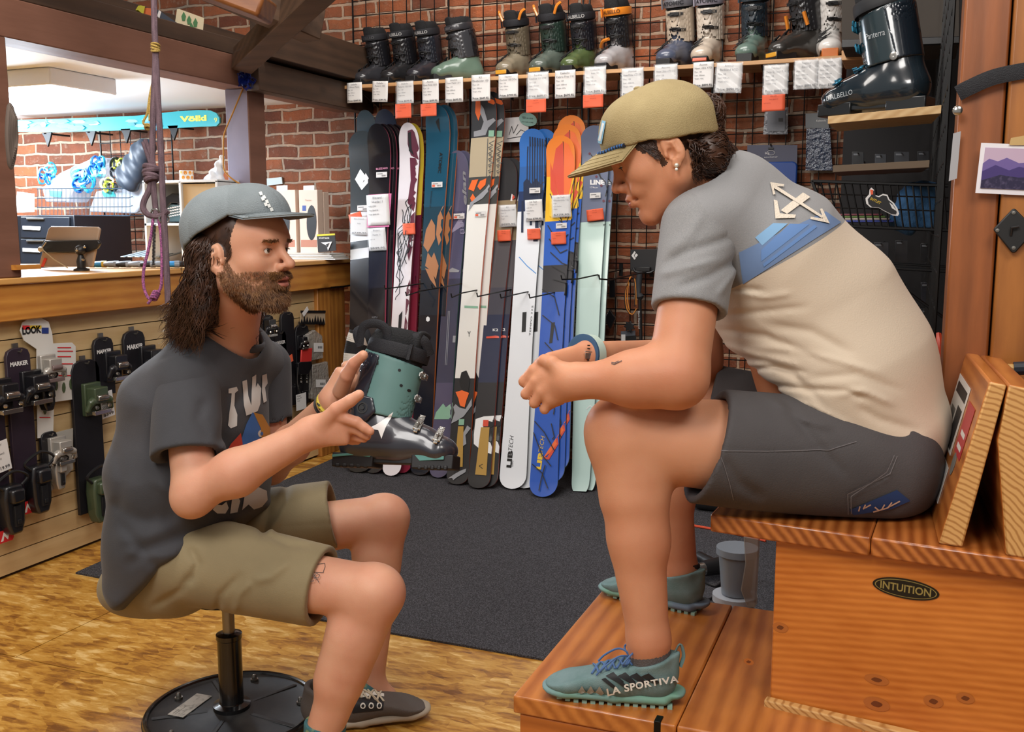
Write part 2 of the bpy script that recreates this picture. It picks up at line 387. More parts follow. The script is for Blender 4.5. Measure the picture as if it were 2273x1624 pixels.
def surfnet(prims, lo, hi, h, B=16, slack=.03):
 lo = np.asarray(lo, float); n = np.ceil((np.asarray(hi, float)-lo)/h/B).astype(int); N = n*B+4
 hd = B*h*.5*math.sqrt(3)
 g = np.stack(np.meshgrid(*[np.arange(k) for k in n], indexing='ij'), -1).reshape(-1, 3)
 cen = lo+(g+.5)*B*h
 vals = np.stack([f(cen) for f, k, op in prims], 1)
 dc = evalp([((lambda p, i=i: vals[:, i]), k, op) for i, (f, k, op) in enumerate(prims)], cen)
 keep = np.where(np.abs(dc) < hd*1.25+slack)[0]
 ops = [op for _, _, op in prims]; ks = np.array([k for _, k, _ in prims])
 un = np.array([o == 'u' for o in ops])
 off = np.stack(np.meshgrid(*[np.arange(B+1)]*3, indexing='ij'), -1).reshape(-1, 3)
 CK = []; CV = []; QD = []
 S1, S2 = int(N[1]*N[2]), int(N[2])
 for bi in keep:
  v = vals[bi]; dm = v[un].min() if un.any() else 0
  sel = [i for i in range(len(prims)) if (v[i] < max(dm, 0)+2.6*hd+ks[i]+slack if un[i] else (v[i] < 1.3*hd+ks[i]+slack if ops[i] == 's' else True))]
  base = g[bi]*B; P = lo+(off+base)*h
  D = evalp([prims[i] for i in sel], P).reshape(B+1, B+1, B+1)
  if D.min() > 0 or D.max() < 0: continue
  ins = D < 0
  c8 = sum(ins[i:i+B, j:j+B, k:k+B].astype(int) for i in (0, 1) for j in (0, 1) for k in (0, 1))
  cx = np.argwhere((c8 > 0) & (c8 < 8))
  if len(cx):
   acc = np.zeros((len(cx), 3)); cnt = np.zeros(len(cx))
   for ax in range(3):
    o1, o2 = [a for a in range(3) if a != ax]
    for s in (0, 1):
     for t in (0, 1):
      q = cx.copy(); q[:, o1] += s; q[:, o2] += t; q2 = q.copy(); q2[:, ax] += 1
      a = D[q[:, 0], q[:, 1], q[:, 2]]; b = D[q2[:, 0], q2[:, 1], q2[:, 2]]
      m = (a < 0) != (b < 0); tt = np.where(m, a/(a-b+1e-20), 0)
      pt = q.astype(float); pt[:, ax] += tt; acc += pt*m[:, None]; cnt += m
   pos = acc/cnt[:, None]
   CV.append(lo+(pos+base)*h); gk = cx+base; CK.append(gk[:, 0]*S1+gk[:, 1]*S2+gk[:, 2])
  for ax in range(3):
   sl = [slice(0, B)]*3; sl2 = list(sl); sl2[ax] = slice(1, B+1)
   a = ins[tuple(sl)]; b = ins[tuple(sl2)]; e = np.argwhere(a != b)
   if not len(e): continue
   fl = a[e[:, 0], e[:, 1], e[:, 2]]; e = e+base; o1, o2 = (ax+1) % 3, (ax+2) % 3
   st = [S1, S2, 1]; k0 = e[:, 0]*S1+e[:, 1]*S2+e[:, 2]
   ok = (e[:, o1] > 0) & (e[:, o2] > 0)
   q = np.stack([k0, k0-st[o1], k0-st[o1]-st[o2], k0-st[o2]], 1)
   q = np.where(fl[:, None], q, q[:, ::-1]); QD.append(q[ok])
 K = np.concatenate(CK); V = np.concatenate(CV); Q = np.concatenate(QD)
 o = np.argsort(K); K = K[o]; V = V[o]
 idx = np.clip(np.searchsorted(K, Q), 0, len(K)-1); good = (K[idx] == Q).all(1)
 return V, idx[good]
def relax(V, Q, it=2, w=.5):
 """light smoothing of a quad net"""
 for _ in range(it):
  acc = np.zeros_like(V); c = np.zeros(len(V))
  for i in range(4):
   j = (i+1) % 4
   for a, b in ((i, j), (j, i)):
    for d in range(3): acc[:, d] += np.bincount(Q[:, a], V[Q[:, b], d], len(V))
    c += np.bincount(Q[:, a], minlength=len(V))
  V = V*(1-w)+w*acc/np.maximum(c, 1)[:, None]
 return V
def sdf_mesh(name, prims, lo, hi, h, mats, parent=None, it=1, sharp=180, mi=None):
 V, Q = surfnet(prims, lo, hi, h)
 if it: V = relax(V, Q, it)
 return mesh(name, V, Q, mats, parent, smooth=True, sharp=sharp, mi=mi(V[Q].mean(1)) if mi else None)
def fold(pts, wid, amp):
 """cloth crease: pts = [(px,py)...] polyline; raises (amp<0) or sinks (amp>0) the cloth"""
 P = np.array(pts, float)
 def f(p):
  v = p-CP; d = np.maximum(v@fwd, .1); X = np.stack([1136.5+F*(v@rt)/d, 812-F*(v@up)/d], 1)
  best = np.full(len(p), 1e9); tt = np.zeros(len(p)); n = len(P)-1
  for i in range(n):
   a, b = P[i], P[i+1]; ab = b-a; t = np.clip(((X-a)@ab)/(ab@ab), 0, 1); q = X-a-t[:, None]*ab; r = (q*q).sum(1)
   m = r < best; best = np.where(m, r, best); tt = np.where(m, (i+t)/n, tt)
  return amp*np.exp(-best/(wid*wid))*np.clip(4*tt*(1-tt)*1.5+.1, 0, 1)
 return (f, 0, 'd')
# ---------------------------------------------------------------- room shell
WY = 4.77; CX = -2.83; FX = -2.785; CT = 1.03
def tex_nodes(m): nt = m.node_tree; return nt, nt.nodes['Principled BSDF'], nt.nodes.new, nt.links.new
def brick_mat():
 m = mat('brick_wall', '#8a4a30', .9); nt, b, N, L = tex_nodes(m)
 tc = N('ShaderNodeTexCoord'); sp = N('ShaderNodeSeparateXYZ'); L(tc.outputs['Object'], sp.inputs[0]); cb = N('ShaderNodeCombineXYZ')
 L(sp.outputs[0], cb.inputs[0]); L(sp.outputs[2], cb.inputs[1])
 nz = N('ShaderNodeTexNoise'); nz.inputs['Scale'].default_value = 9; nz.inputs['Detail'].default_value = 4; L(cb.outputs[0], nz.inputs['Vector'])
 sc = N('ShaderNodeVectorMath'); sc.operation = 'MULTIPLY_ADD'; L(nz.outputs['Color'], sc.inputs[0]); sc.inputs[1].default_value = (.03, .03, 0); L(cb.outputs[0], sc.inputs[2])
 br = N('ShaderNodeTexBrick'); L(sc.outputs[0], br.inputs['Vector']); br.inputs['Scale'].default_value = 1
 br.inputs['Brick Width'].default_value = .205; br.inputs['Row Height'].default_value = .0665; br.inputs['Mortar Size'].default_value = .0085; br.inputs['Mortar Smooth'].default_value = .35; br.inputs['Bias'].default_value = -.1
 br.inputs['Color1'].default_value = lin('#97603f'); br.inputs['Color2'].default_value = lin('#5f3a2c'); br.inputs['Mortar'].default_value = lin('#aba08f')
 # per-patch colour shifts, stains, smeared mortar
 n2 = N('ShaderNodeTexNoise'); n2.inputs['Scale'].default_value = 3.2; n2.inputs['Detail'].default_value = 5; n2.inputs['Roughness'].default_value = .7; L(cb.outputs[0], n2.inputs['Vector'])
 r2 = N('ShaderNodeValToRGB'); r2.color_ramp.elements[0].position = .36; r2.color_ramp.elements[1].position = .66; r2.color_ramp.elements[0].color = lin('#57352e'); r2.color_ramp.elements[1].color = lin('#e0a070'); L(n2.outputs['Fac'], r2.inputs[0])
 mx = N('ShaderNodeMixRGB'); mx.blend_type = 'OVERLAY'; mx.inputs[0].default_value = .42; L(br.outputs['Color'], mx.inputs[1]); L(r2.outputs[0], mx.inputs[2])
 n3 = N('ShaderNodeTexNoise'); n3.inputs['Scale'].default_value = 22; n3.inputs['Detail'].default_value = 6; n3.inputs['Roughness'].default_value = .75; L(cb.outputs[0], n3.inputs['Vector'])
 r3 = N('ShaderNodeValToRGB'); r3.color_ramp.elements[0].position = .56; r3.color_ramp.elements[1].position = .74; r3.color_ramp.elements[0].color = (0, 0, 0, 1); r3.color_ramp.elements[1].color = (.75, .75, .75, 1); L(n3.outputs['Fac'], r3.inputs[0])
 m2 = N('ShaderNodeMixRGB'); L(r3.outputs[0], m2.inputs[0]); L(mx.outputs[0], m2.inputs[1]); m2.inputs[2].default_value = lin('#9d8d7c'); L(m2.outputs[0], b.inputs['Base Color'])
 ad = N('ShaderNodeMath'); ad.operation = 'MULTIPLY_ADD'; L(br.outputs['Fac'], ad.inputs[0]); ad.inputs[1].default_value = -.8; L(n3.outputs['Fac'], ad.inputs[2])
 bp = N('ShaderNodeBump'); bp.inputs['Strength'].default_value = .9; bp.inputs['Distance'].default_value = .012; L(ad.outputs[0], bp.inputs['Height']); L(bp.outputs[0], b.inputs['Normal'])
 return m
def osb_mat():
 m = mat('osb_floor', '#b8863c', .42, coat=.35); nt, b, N, L = tex_nodes(m)
 b.inputs['Coat Roughness'].default_value = .2
 tc = N('ShaderNodeTexCoord')
 def flakes(rot, st, sc):
  mp = N('ShaderNodeMapping'); L(tc.outputs['Object'], mp.inputs[0]); mp.inputs['Rotation'].default_value = (0, 0, rot); mp.inputs['Scale'].default_value = st
  v = N('ShaderNodeTexVoronoi'); v.inputs['Scale'].default_value = sc; L(mp.outputs[0], v.inputs['Vector']); return v
 def fl_(rot, st, sc, dis=1.2):
  mp = N('ShaderNodeMapping'); L(tc.outputs['Object'], mp.inputs[0]); mp.inputs['Rotation'].default_value = (0, 0, rot); mp.inputs['Scale'].default_value = st
  n = N('ShaderNodeTexNoise'); n.inputs['Scale'].default_value = sc; n.inputs['Detail'].default_value = 6; n.inputs['Roughness'].default_value = .62; n.inputs['Distortion'].default_value = dis; L(mp.outputs[0], n.inputs['Vector']); return n.outputs['Fac']
 v1 = flakes(.35, (1, 2.6, 1), 17); s1 = N('ShaderNodeSeparateColor'); L(v1.outputs['Color'], s1.inputs[0])
 a1 = fl_(.3, (.45, 1.7, 1), 9); a2 = fl_(-.35, (.6, 2.2, 1), 26, .6); a3 = fl_(0, (1, 1, 1), 3.5)
 a = N('ShaderNodeMath'); a.operation = 'ADD'; L(a1, a.inputs[0]); L(a2, a.inputs[1])
 a4 = N('ShaderNodeMath'); a4.operation = 'MULTIPLY_ADD'; L(a3, a4.inputs[0]); a4.inputs[1].default_value = .6; L(a.outputs[0], a4.inputs[2])
 c = N('ShaderNodeMath'); c.operation = 'MULTIPLY_ADD'; L(s1.outputs[0], c.inputs[0]); c.inputs[1].default_value = .30; L(a4.outputs[0], c.inputs[2])
 r = N('ShaderNodeValToRGB'); e = r.color_ramp.elements; e[0].position = .0; e[0].color = lin('#7a4c1c'); e[1].position = 1; e[1].color = lin('#e6c07a')
 for p_, cc in ((.28, '#a06c28'), (.5, '#bd8936'), (.75, '#cc9c4a')): q = e.new(p_); q.color = lin(cc)
 d = N('ShaderNodeMath'); d.operation = 'MULTIPLY_ADD'; L(c.outputs[0], d.inputs[0]); d.inputs[1].default_value = 1.5; d.inputs[2].default_value = -1.66; L(d.outputs[0], r.inputs[0])
 L(r.outputs[0], b.inputs['Base Color'])
 bp = N('ShaderNodeBump'); bp.inputs['Strength'].default_value = .12; bp.inputs['Distance'].default_value = .004; L(c.outputs[0], bp.inputs['Height']); L(bp.outputs[0], b.inputs['Normal'])
 return m
def struct(o): return tagp(o, kind='structure')
# floor: sheets with narrow dark gaps over a dark subfloor
fl = MB(); seams_y = [-1.6, -.33, .88, 2.08, 3.3, 4.52, 4.8]
sx = PZ(905, 1624, 0)[0]; sy = PZ(300, 1515, 0)[1]
ys = [sy-3.66, sy-2.44, sy-1.22, sy, sy+1.22, sy+2.44, WY]
for j in range(len(ys)-1):
 xs = [-7.2]+[sx+(.0 if j % 2 == 0 else 1.22)+2.44*k for k in range(-2, 3)]+[3.2]
 if j == 2: xs = [-7.2, sx-4.88, sx-2.44, sx, sx+2.44, 3.2]
 xs = sorted(set(xs))
 for i in range(len(xs)-1):
  fl.box((xs[i]+.0018, ys[j]+.0018, -.02), (xs[i+1]-.0018, ys[j+1]-.0018, 0), 0)
fl.box((-7.2, -2, -.05), (3.2, WY, -.012), 1)
struct(fl.build('floor', [osb_mat(), mat('floor_gap', '#2a1c10', .9)], smooth=False))
bk = MB(); bk.box((-7.2, WY, -.05), (3.2, WY+.15, 3.3)); struct(bk.build('wall_back', brick_mat(), smooth=False))
# low white ceiling behind the counter
wc = MB(); wc.box((-7.2, 1.0, 1.875), (-2.83, WY, 1.93)); struct(wc.build('ceiling', mat('white_ceiling', '#d9dcdf', .7), smooth=False))
wl = MB(); wl.box((-7.3, -2, -.05), (-7.15, WY+.1, 3.3)); struct(wl.build('wall_left', mat('plaster', '#c8c4bc', .8), smooth=False))
wr = MB(); wr.box((3.1, -2, -.05), (3.2, WY+.1, 3.3)); struct(wr.build('wall_right', mat('dark_wall', '#3a2c24', .8), smooth=False))
uc = MB(); uc.box((-7.2, -2, 3.3), (3.2, WY+.1, 3.4)); struct(uc.build('ceiling_upper', mat('upper_boards', '#6a5038', .8), smooth=False))
# carpet
cm = mat('carpet', '#343336', .95, spec=.2, vary=('#66656a', 260, 3, (1, 1, 1), .42, .72), bump=(300, .6))
cp = MB(); cp.prism([(-2.64, 2.50), (-2.745, WY-.02), (1.5, WY-.02), (1.5, 2.452), (-.6, 2.452), (-1.4, 2.455)], (0, 0, .0005), (1, 0, 0), (0, 1, 0), (0, 0, .006))
tagp(cp.build('carpet', cm, smooth=False), 'charcoal grey low-pile carpet laid on the board floor', 'carpet')
# ---------------------------------------------------------------- counter
pine = wood('pine_counter', '#c98c3e', '#a8682a', 1, 9, .4)
pine_v = wood('pine_post', '#bd8038', '#8a5424', 2, 9, .45)
ct = thing('service_counter', 'long honey pine counter with slatted board front behind the seated man', 'counter', (CX, 3.6, 0))
y0, y1 = 1.4, WY-.004
t = MB(); t.box((-3.35, y0, CT-.022), (FX+.012, y1, CT)); t.build('counter_top', wood('pine_top', '#d3a05c', '#b98040', 1, 8, .35), ct, bevel=.004)
t = MB(); t.box((FX-.035, y0, .885), (FX, y1, CT-.023)); t.build('fascia', pine, ct, bevel=.004)
slat = wood('maple_slat', '#cdb182', '#b8986a', 1, 5, .45, knots=False)
t = MB(); z = .012; k = 0
while z < .885:
 z2 = min(z+.0735, .885); t.box((CX-.012, y0, z), (CX, 4.36, z2-.004), 0); t.box((CX-.03, y0, z2-.006), (CX-.011, 4.36, z2+.002), 1); z = z2; k += 1
t.box((CX-.05, y0, 0), (CX-.012, 4.36, .885), 1)
t.build('slat_panel', [slat, mat('slat_groove', '#3c2c1c', .9)], ct, smooth=False)
pa = PX(712, 900, CX+.01)[1]; pb = PX(770, 900, CX+.01)[1]
t = MB(); t.box((CX-.07, 4.33, 0), (CX+.022, 4.46, .885)); t.box((CX-.07, 4.461, 0), (CX+.018, 4.60, .885)); t.build('end_post', pine_v, ct, bevel=.004)
t = MB(); t.tube([PX(735, 638, FX+.004), PX(760, 636, FX+.006), PX(779, 633, FX+.02)], .005); t.build('hook', mat('black_metal', '#101012', .35, .6), ct)
# ---------------------------------------------------------------- timber frame above the counter
beam_m = wood('brown_beam', '#7c5544', '#6c4838', 1, 3, .6, knots=False, coat=0)
dark_m = wood('dark_timber', '#4a3526', '#34251a', 1, 6, .65, coat=0)
dark_x = wood('dark_timber_cross', '#5a4230', '#3e2c1e', 0, 6, .65, coat=0)
t = MB(); t.box((-2.93, 1.9, 1.815), (FX, WY, 1.945)); struct(t.build('trim_1', beam_m, bevel=.004))
t = MB(); t.box((-3.00, 1.9, 1.950), (FX-.02, WY, 2.02)); t.box((-3.00, 1.9, 2.02), (-2.975, WY, 2.10)); struct(t.build('trim_2', dark_m, bevel=.004))
zz = PX(560, 118, FX+.06)
t = MB(); t.box((FX+.005, 3.76, 1.80), (FX+.075, WY, 1.93)); struct(t.build('trim_3', dark_m, bevel=.003))
t = MB(); t.box((FX+.005, 3.80, 1.945), (FX+.12, WY, 2.12)); struct(t.build('trim_4', dark_m, bevel=.003))
lilac_m = mat('post_lilac', '#7f7686', .6, vary=('#766d7c', 6, 3, (1, 1, 1)))
t = MB(); py0 = PX(553, 300, FX)[1]; pw = .125
def colpost():
 t = MB(); t.box((FX-.125, py0, CT), (FX, py0+pw, 1.815), 0); o = t.build('trim_5', [lilac_m, beam_m], bevel=0)
 for p in o.data.polygons:
  if abs(p.normal.x) > .5: p.material_index = 1
 b = o.modifiers.new('bevel', 'BEVEL'); b.width = .004
 return struct(o)
colpost()
t = MB(); t.box((-2.93, 1.95, CT), (FX, PX(12, 80, FX)[1]+.0, 1.815)); struct(t.build('trim_6', beam_m, bevel=.004))
# diagonal brace and the cross beams at the top left
A = PX(560, 128, FX+.0)+np.array([.06, 0, 0]); B = PD(745, -60, 3.35)
A = PX(541, 132, FX+.05);
t = MB(); t.bar(A+nrm(A-B)*.02, B, .10, .09, (1, 0, 0)); struct(t.build('trim_7', dark_x, bevel=.004))
o1 = PD(575, 22, 3.35);
warm = wood('warm_beam', '#8a5428', '#6a3c1c', 0, 7, .5)
c0 = PD(596, 24, 3.30); c1 = c0+np.array([-2.2, 0.05, .22])
d_ = nrm(PD(330, -75, 3.30)-c0)
t = MB(); t.bar(c0, c0+d_*1.2, .16, .075, (0, 0, 1)); struct(t.build('trim_8', warm, bevel=.012))
t = MB(); t.bar(PD(700, 60, 3.9), PD(470, -40, 3.6), .12, .12, (0, 0, 1)); struct(t.build('trim_9', dark_x, bevel=.004))
# ---------------------------------------------------------------- people
dp = np.array([-math.sin(YAW), math.cos(YAW), 0.]); zz_ = np.array([0, 0, 1.])
def frame(yaw, pitch, roll=0., face=1):
 """face=1 looks to image right, -1 to image left; yaw>0 turns towards the camera; pitch>0 looks up"""
 a = math.radians(yaw); f = face*rt*math.cos(a)-dp*math.sin(a); l = np.cross(zz_, f)
 p = math.radians(pitch); f2 = f*math.cos(p)+zz_*math.sin(p); u = np.cross(f2, l)
 r = math.radians(roll); l2 = l*math.cos(r)+u*math.sin(r); u2 = np.cross(f2, l2)
 return f2, l2, u2
class Head:
 def __init__(s, O, fr, sc): s.O = np.asarray(O, float); s.R = np.array(fr); s.s = sc
 def P(s, x, y, z): return s.O+s.s*(np.array([x, y, z])@s.R)
 def loc(s, p): return ((p-s.O)@s.R.T)/s.s
 def EL(s, c, r, k=.01, op='u', tilt=0.):
  R = s.R
  if tilt:
   t = math.radians(tilt); R = np.array([s.R[0]*math.cos(t)+s.R[2]*math.sin(t), s.R[1], -s.R[0]*math.sin(t)+s.R[2]*math.cos(t)])
  return EL(s.P(*c), np.array(r)*s.s, k*s.s, op, R)
 def RC(s, a, b, ra, rb, k=.01, op='u'): return RC(s.P(*a), s.P(*b), ra*s.s, rb*s.s, k*s.s, op)
def head_prims(h, fem=False, smile=0., open_=0., nz=0.):
 p = [h.EL((-.004, 0, .052), (.098, .076, .086), 0)]
 p += [h.EL((.036, 0, -.008), (.056, .058, .083), .03)]
 for y in (-1, 1):
  p += [h.RC((.004, .052*y, -.040), (.068, .018*y, -.084), .017, .016, .028), h.EL((.052, .043*y, -.006), (.024, .018, .018), .025)]
  p += [h.RC((-.005, .058*y, .01), (.0, .053*y, -.04), .02, .018, .02)]
 p += [h.EL((.076, 0, -.083), (.017, .02, .0165), .016)]
 p += [h.RC((.083, -.028, .037), (.083, .028, .037), .009 if fem else .0115, .009 if fem else .0115, .02)]
 p += [h.EL((.060, 0, .055), (.034, .052, .04), .03)]
 for y in (-1, 1):
  p += [h.EL((.099, .031*y, .017), (.017, .019, .0125), .016, 's')]
 w_ = .0065 if fem else .0075
 p += [h.RC((.089, 0, .028), (.111+nz, 0, -.008), w_, w_+.0015, .012), h.EL(((.112 if not fem else .110)+nz, 0, -.0125), (.0105, .0100, .0090), .008)]
 for y in (-1, 1):
  p += [h.EL((.101, .0125*y, -.016), (.010, .0072, .0078), .006)]
  p += [h.EL((.106, .0065*y, -.0215), (.0045, .003, .004), .003, 's')]
  p += [h.EL((.0755, .0315*y, .0185), (.0135, .0150, .0125), .006)]
  p += [h.EL((.0890, .0320*y, .0185), (.0065, .0135, .0052 if not fem else .0016), .002, 's')]
  p += [h.RC((.088, .019*y, .0265), (.081, .046*y, .0245), .0025, .002, .005)]
 # muzzle, lips
 p += [h.EL((.083, 0, -.046), (.018, .028, .020), .02)]
 p += [h.EL((.099, 0, -.0395-open_*.3), (.007, .019, .0050), .006), h.EL((.097, 0, -.0515-open_), (.007, .016, .0058), .006)]
 p += [h.EL((.101, 0, -.0455-open_*.6), (.011, .023, .0012+open_*.55), .002, 's')]
 for y in (-1, 1):
  if smile: p += [h.EL((.070, .034*y, -.030), (.018, .012, .014), .012), h.EL((.087, .027*y, -.045), (.007, .006, .0030), .006, 's')]
 p += [h.EL((.092, 0, -.0635-open_), (.006, .018, .0035), .008, 's')]
 # ears
 for y in (-1, 1):
  p += [h.EL((-.011, .080*y, .008), (.0180, .0075, .030), .005, tilt=-12)]
  p += [h.EL((-.011, .0875*y, .010), (.0135, .0050, .0245), .002, 's', tilt=-12)]
  p += [h.EL((-.004, .0830*y, -.001), (.0080, .0075, .0105), .003, 's')]
  p += [h.RC((-.0165, .0845*y, -.004), (-.0125, .0850*y, .016), .0026, .0026, .004), h.RC((-.0125, .0850*y, .016), (-.003, .083*y, .022), .0024, .0018, .004)]
  p += [h.EL((.0055, .0800*y, .000), (.0035, .0045, .0060), .003)]
  p += [h.EL((-.0055, .0795*y, -.0215), (.0085, .0042, .0085), .004)]
 return p
def eyes(h, par, look=(1, 0, 0), iris='#3b2a1c'):
 mb = MB()
 for y in (-1, 1):
  c = h.P(.0755, .0315*y, .0185)
  L = nrm(np.array(look)@h.R)
  q = [(.0128*math.sin(t), .0128*math.cos(t)) for t in np.linspace(0, math.pi, 19)]
  mb.lathe([(r*h.s, z*h.s) for r, z in q], c, L, 20, 0)
  mb.lathe([(0, .01325*h.s), (.0022*h.s, .01320*h.s)], c, L, 16, 2)
  mb.lathe([(.0021*h.s, .01321*h.s), (.0056*h.s, .0122*h.s)], c, L, 20, 1)
 return mb.build('eyes', [mat('eye_white', '#e6ddd4', .12), mat('iris_'+iris[1:], iris, .1), mat('pupil', '#080606', .05)], par, sharp=0)
def strands(name, gen, n, m, par, r=.0011, sides=4):
 V = []; Fs = []; base = 0
 for i in range(n):
  g = gen(i)
  if g is None: continue
  P = np.array(g[0]) if isinstance(g, tuple) else np.array(g); rr = g[1] if isinstance(g, tuple) else r
  K = len(P); T = np.gradient(P, axis=0); T /= np.linalg.norm(T, axis=1)[:, None]+1e-9
  ref = np.array([.3, .4, .85]); A = np.cross(T, ref); A /= np.linalg.norm(A, axis=1)[:, None]+1e-9; Bv = np.cross(T, A)
  R = rr*np.clip(1.15-np.linspace(0, 1, K)**2, .12, 1)
  for k in range(sides):
   a = 2*math.pi*k/sides; V.append(P+R[:, None]*(math.cos(a)*A+math.sin(a)*Bv))
  idx = base+np.arange(sides*K).reshape(sides, K)
  nx = np.roll(idx, -1, 0); Fs.append(np.stack([idx[:, :-1], nx[:, :-1], nx[:, 1:], idx[:, 1:]], -1).reshape(-1, 4)); base += sides*K
 return mesh(name, np.concatenate(V), np.concatenate(Fs), m, par, smooth=True, sharp=0)
skinA = mat('skin_fair', '#d3a083', .5, sss=.25, spec=.35, vary=('#c78a70', 9, 4, (1, 1, 1), .35, .75), bump=(420, .06))
skinB = mat('skin_tan', '#cc9270', .5, sss=.25, spec=.35, vary=('#bd7c5c', 8, 4, (1, 1, 1), .35, .75), bump=(420, .06))
lipA = mat('lip_fair', '#b9776a', .45, sss=.2); lipB = mat('lip_tan', '#b06c5a', .45, sss=.2)
beard_skin = mat('stubble_skin', '#a5765a', .6, sss=.15, vary=('#7a5238', 260, 3, (1, 1, 1), .4, .6))
def finger(P, r0, r1, k=.003): return [RC(P[i], P[i+1], r0+(r1-r0)*i/(len(P)-1), r0+(r1-r0)*(i+1)/(len(P)-1), k if i else .009) for i in range(len(P)-1)]
# ================================================================ the man on the stool
mO = thing('person', 'bearded man in grey cap and charcoal print tee sitting on low stool holding ski boot', 'person', tuple(PZ(515, 1590, 0)))
fm, lm, um = frame(22, 3, 0, 1)
sM = .98
hM = Head(PD(489, 581, 2.00)+.078*sM*lm, (fm, lm, um), sM)
def show(nm, h):
 if globals().get('DEBUG'):
  for k, q in dict(eyeN=(.09, -.031, .0185), eyeF=(.09, .031, .0185), nose=(.122, 0, -.012), mouth=(.105, 0, -.046), chin=(.088, 0, -.095), crown=(0, 0, .14), occ=(-.1, 0, .05), earN=(-.01, -.085, .006)).items():
   if nm == 'R': q = (q[0], -q[1], q[2])
   print(nm, k, [round(v) for v in proj(h.P(*q))[:2]])
show('M', hM)
sh_n = PD(415, 850, 2.10); sh_f = PD(588, 812, 2.42)
el_n = PD(432, 1098, 2.02); wr_n = PD(697, 957, 2.00)
el_f = PD(600, 1035, 2.40); wr_f = PD(738, 890, 2.17)
hip_n = PD(425, 1235, 2.16); hip_f = PD(500, 1185, 2.44)
kn_n = PD(838, 1316, 2.06); kn_f = PD(858, 1148, 2.47)
an_n = PD(712, 1640, 2.10); an_f = PD(818, 1520, 2.47)
nk = PD(505, 770, 2.25)
if globals().get('DEBUG'):
 n_ = np.linalg.norm
 print('M upper', n_(el_n-sh_n), n_(el_f-sh_f), 'fore', n_(wr_n-el_n), n_(wr_f-el_f), 'thigh', n_(kn_n-hip_n), n_(kn_f-hip_f), 'shin', n_(an_n-kn_n), n_(an_f-kn_f), 'ank z', an_n[2], an_f[2], 'hipz', hip_n[2], 'shw', n_(sh_n-sh_f))
latM = nrm(sh_f-sh_n)
body = head_prims(hM, open_=.003, nz=.005)
body += [EC(hM.P(-.022, 0, -.03), nk+np.array([0, 0, .0]), (.058, .062), (.066, .066), lm, .03)]
body += [EC(nk+np.array([0,0,-.03]), PD(450, 900, 2.25), (.12, .05), (.15, .085), latM, .05), EC(PD(450, 900, 2.25), PD(410, 1180, 2.28), (.15, .09), (.14, .09), latM, .05)]
body += [RC(sh_n, el_n, .050, .043, .03), RC(el_n+nrm(sh_n-el_n)*.01, el_n+(wr_n-el_n)*.35, .041, .047, .02), RC(el_n+(wr_n-el_n)*.35, wr_n, .047, .0275, .02)]
body += [EL(el_n+np.array([-.012, 0, -.012]), .036, .02)]
body += [RC(sh_f, el_f, .05, .042, .03), RC(el_f, el_f+(wr_f-el_f)*.35, .041, .043, .02), RC(el_f+(wr_f-el_f)*.35, wr_f, .043, .027, .02)]
for hp, kn, an, s_ in ((hip_n, kn_n, an_n, -1), (hip_f, kn_f, an_f, 1)):
 body += [RC(hp+np.array([0,0,-.025]), kn-nrm(kn-hp)*.03, .076, .056, .04), EL(kn+rt*.004+np.array([0, 0, .000]), (.048, .047, .050), .03)]
 dn = nrm(an-kn); body += [RC(kn, kn+dn*.12-rt*.004, .052, .053, .03), RC(kn+dn*.10-rt*.024, kn+dn*.20-rt*.016, .050, .046, .03), RC(kn+dn*.18-rt*.004, an, .048, .037, .03)]
 if an is an_f: body += [RC(an, an+rt*.045+np.array([0, 0, -.030]), .030, .026, .03)]
# near (right) hand: back to the camera, thumb up, fingers together pointing right
kA = PD(767, 934, 1.97); kB = PD(757, 968, 1.99)
body += [EC(wr_n-nrm(kA-wr_n)*.01, PD(758, 946, 1.985), (.030, .024), (.040, .0145), zz_-rt*.25, .022)]
body += finger([PD(715, 940, 1.985), PD(748, 908, 1.965), PD(778, 889, 1.955), PD(797, 876, 1.95)], .0165, .0105)
body += finger([PD(763, 927, 1.97), PD(792, 936, 1.965), PD(809, 949, 1.965), PD(822, 957, 1.965)], .0115, .0085)
body += finger([PD(762, 942, 1.985), PD(790, 952, 1.985), PD(806, 962, 1.985), PD(815, 968, 1.985)], .0115, .0085)
body += finger([PD(757, 956, 2.00), PD(782, 966, 2.005), PD(796, 971, 2.005), PD(808, 974, 2.00)], .0105, .008)
body += finger([PD(748, 967, 2.015), PD(768, 975, 2.02), PD(782, 978, 2.02), PD(794, 979, 2.02)], .0095, .0075)
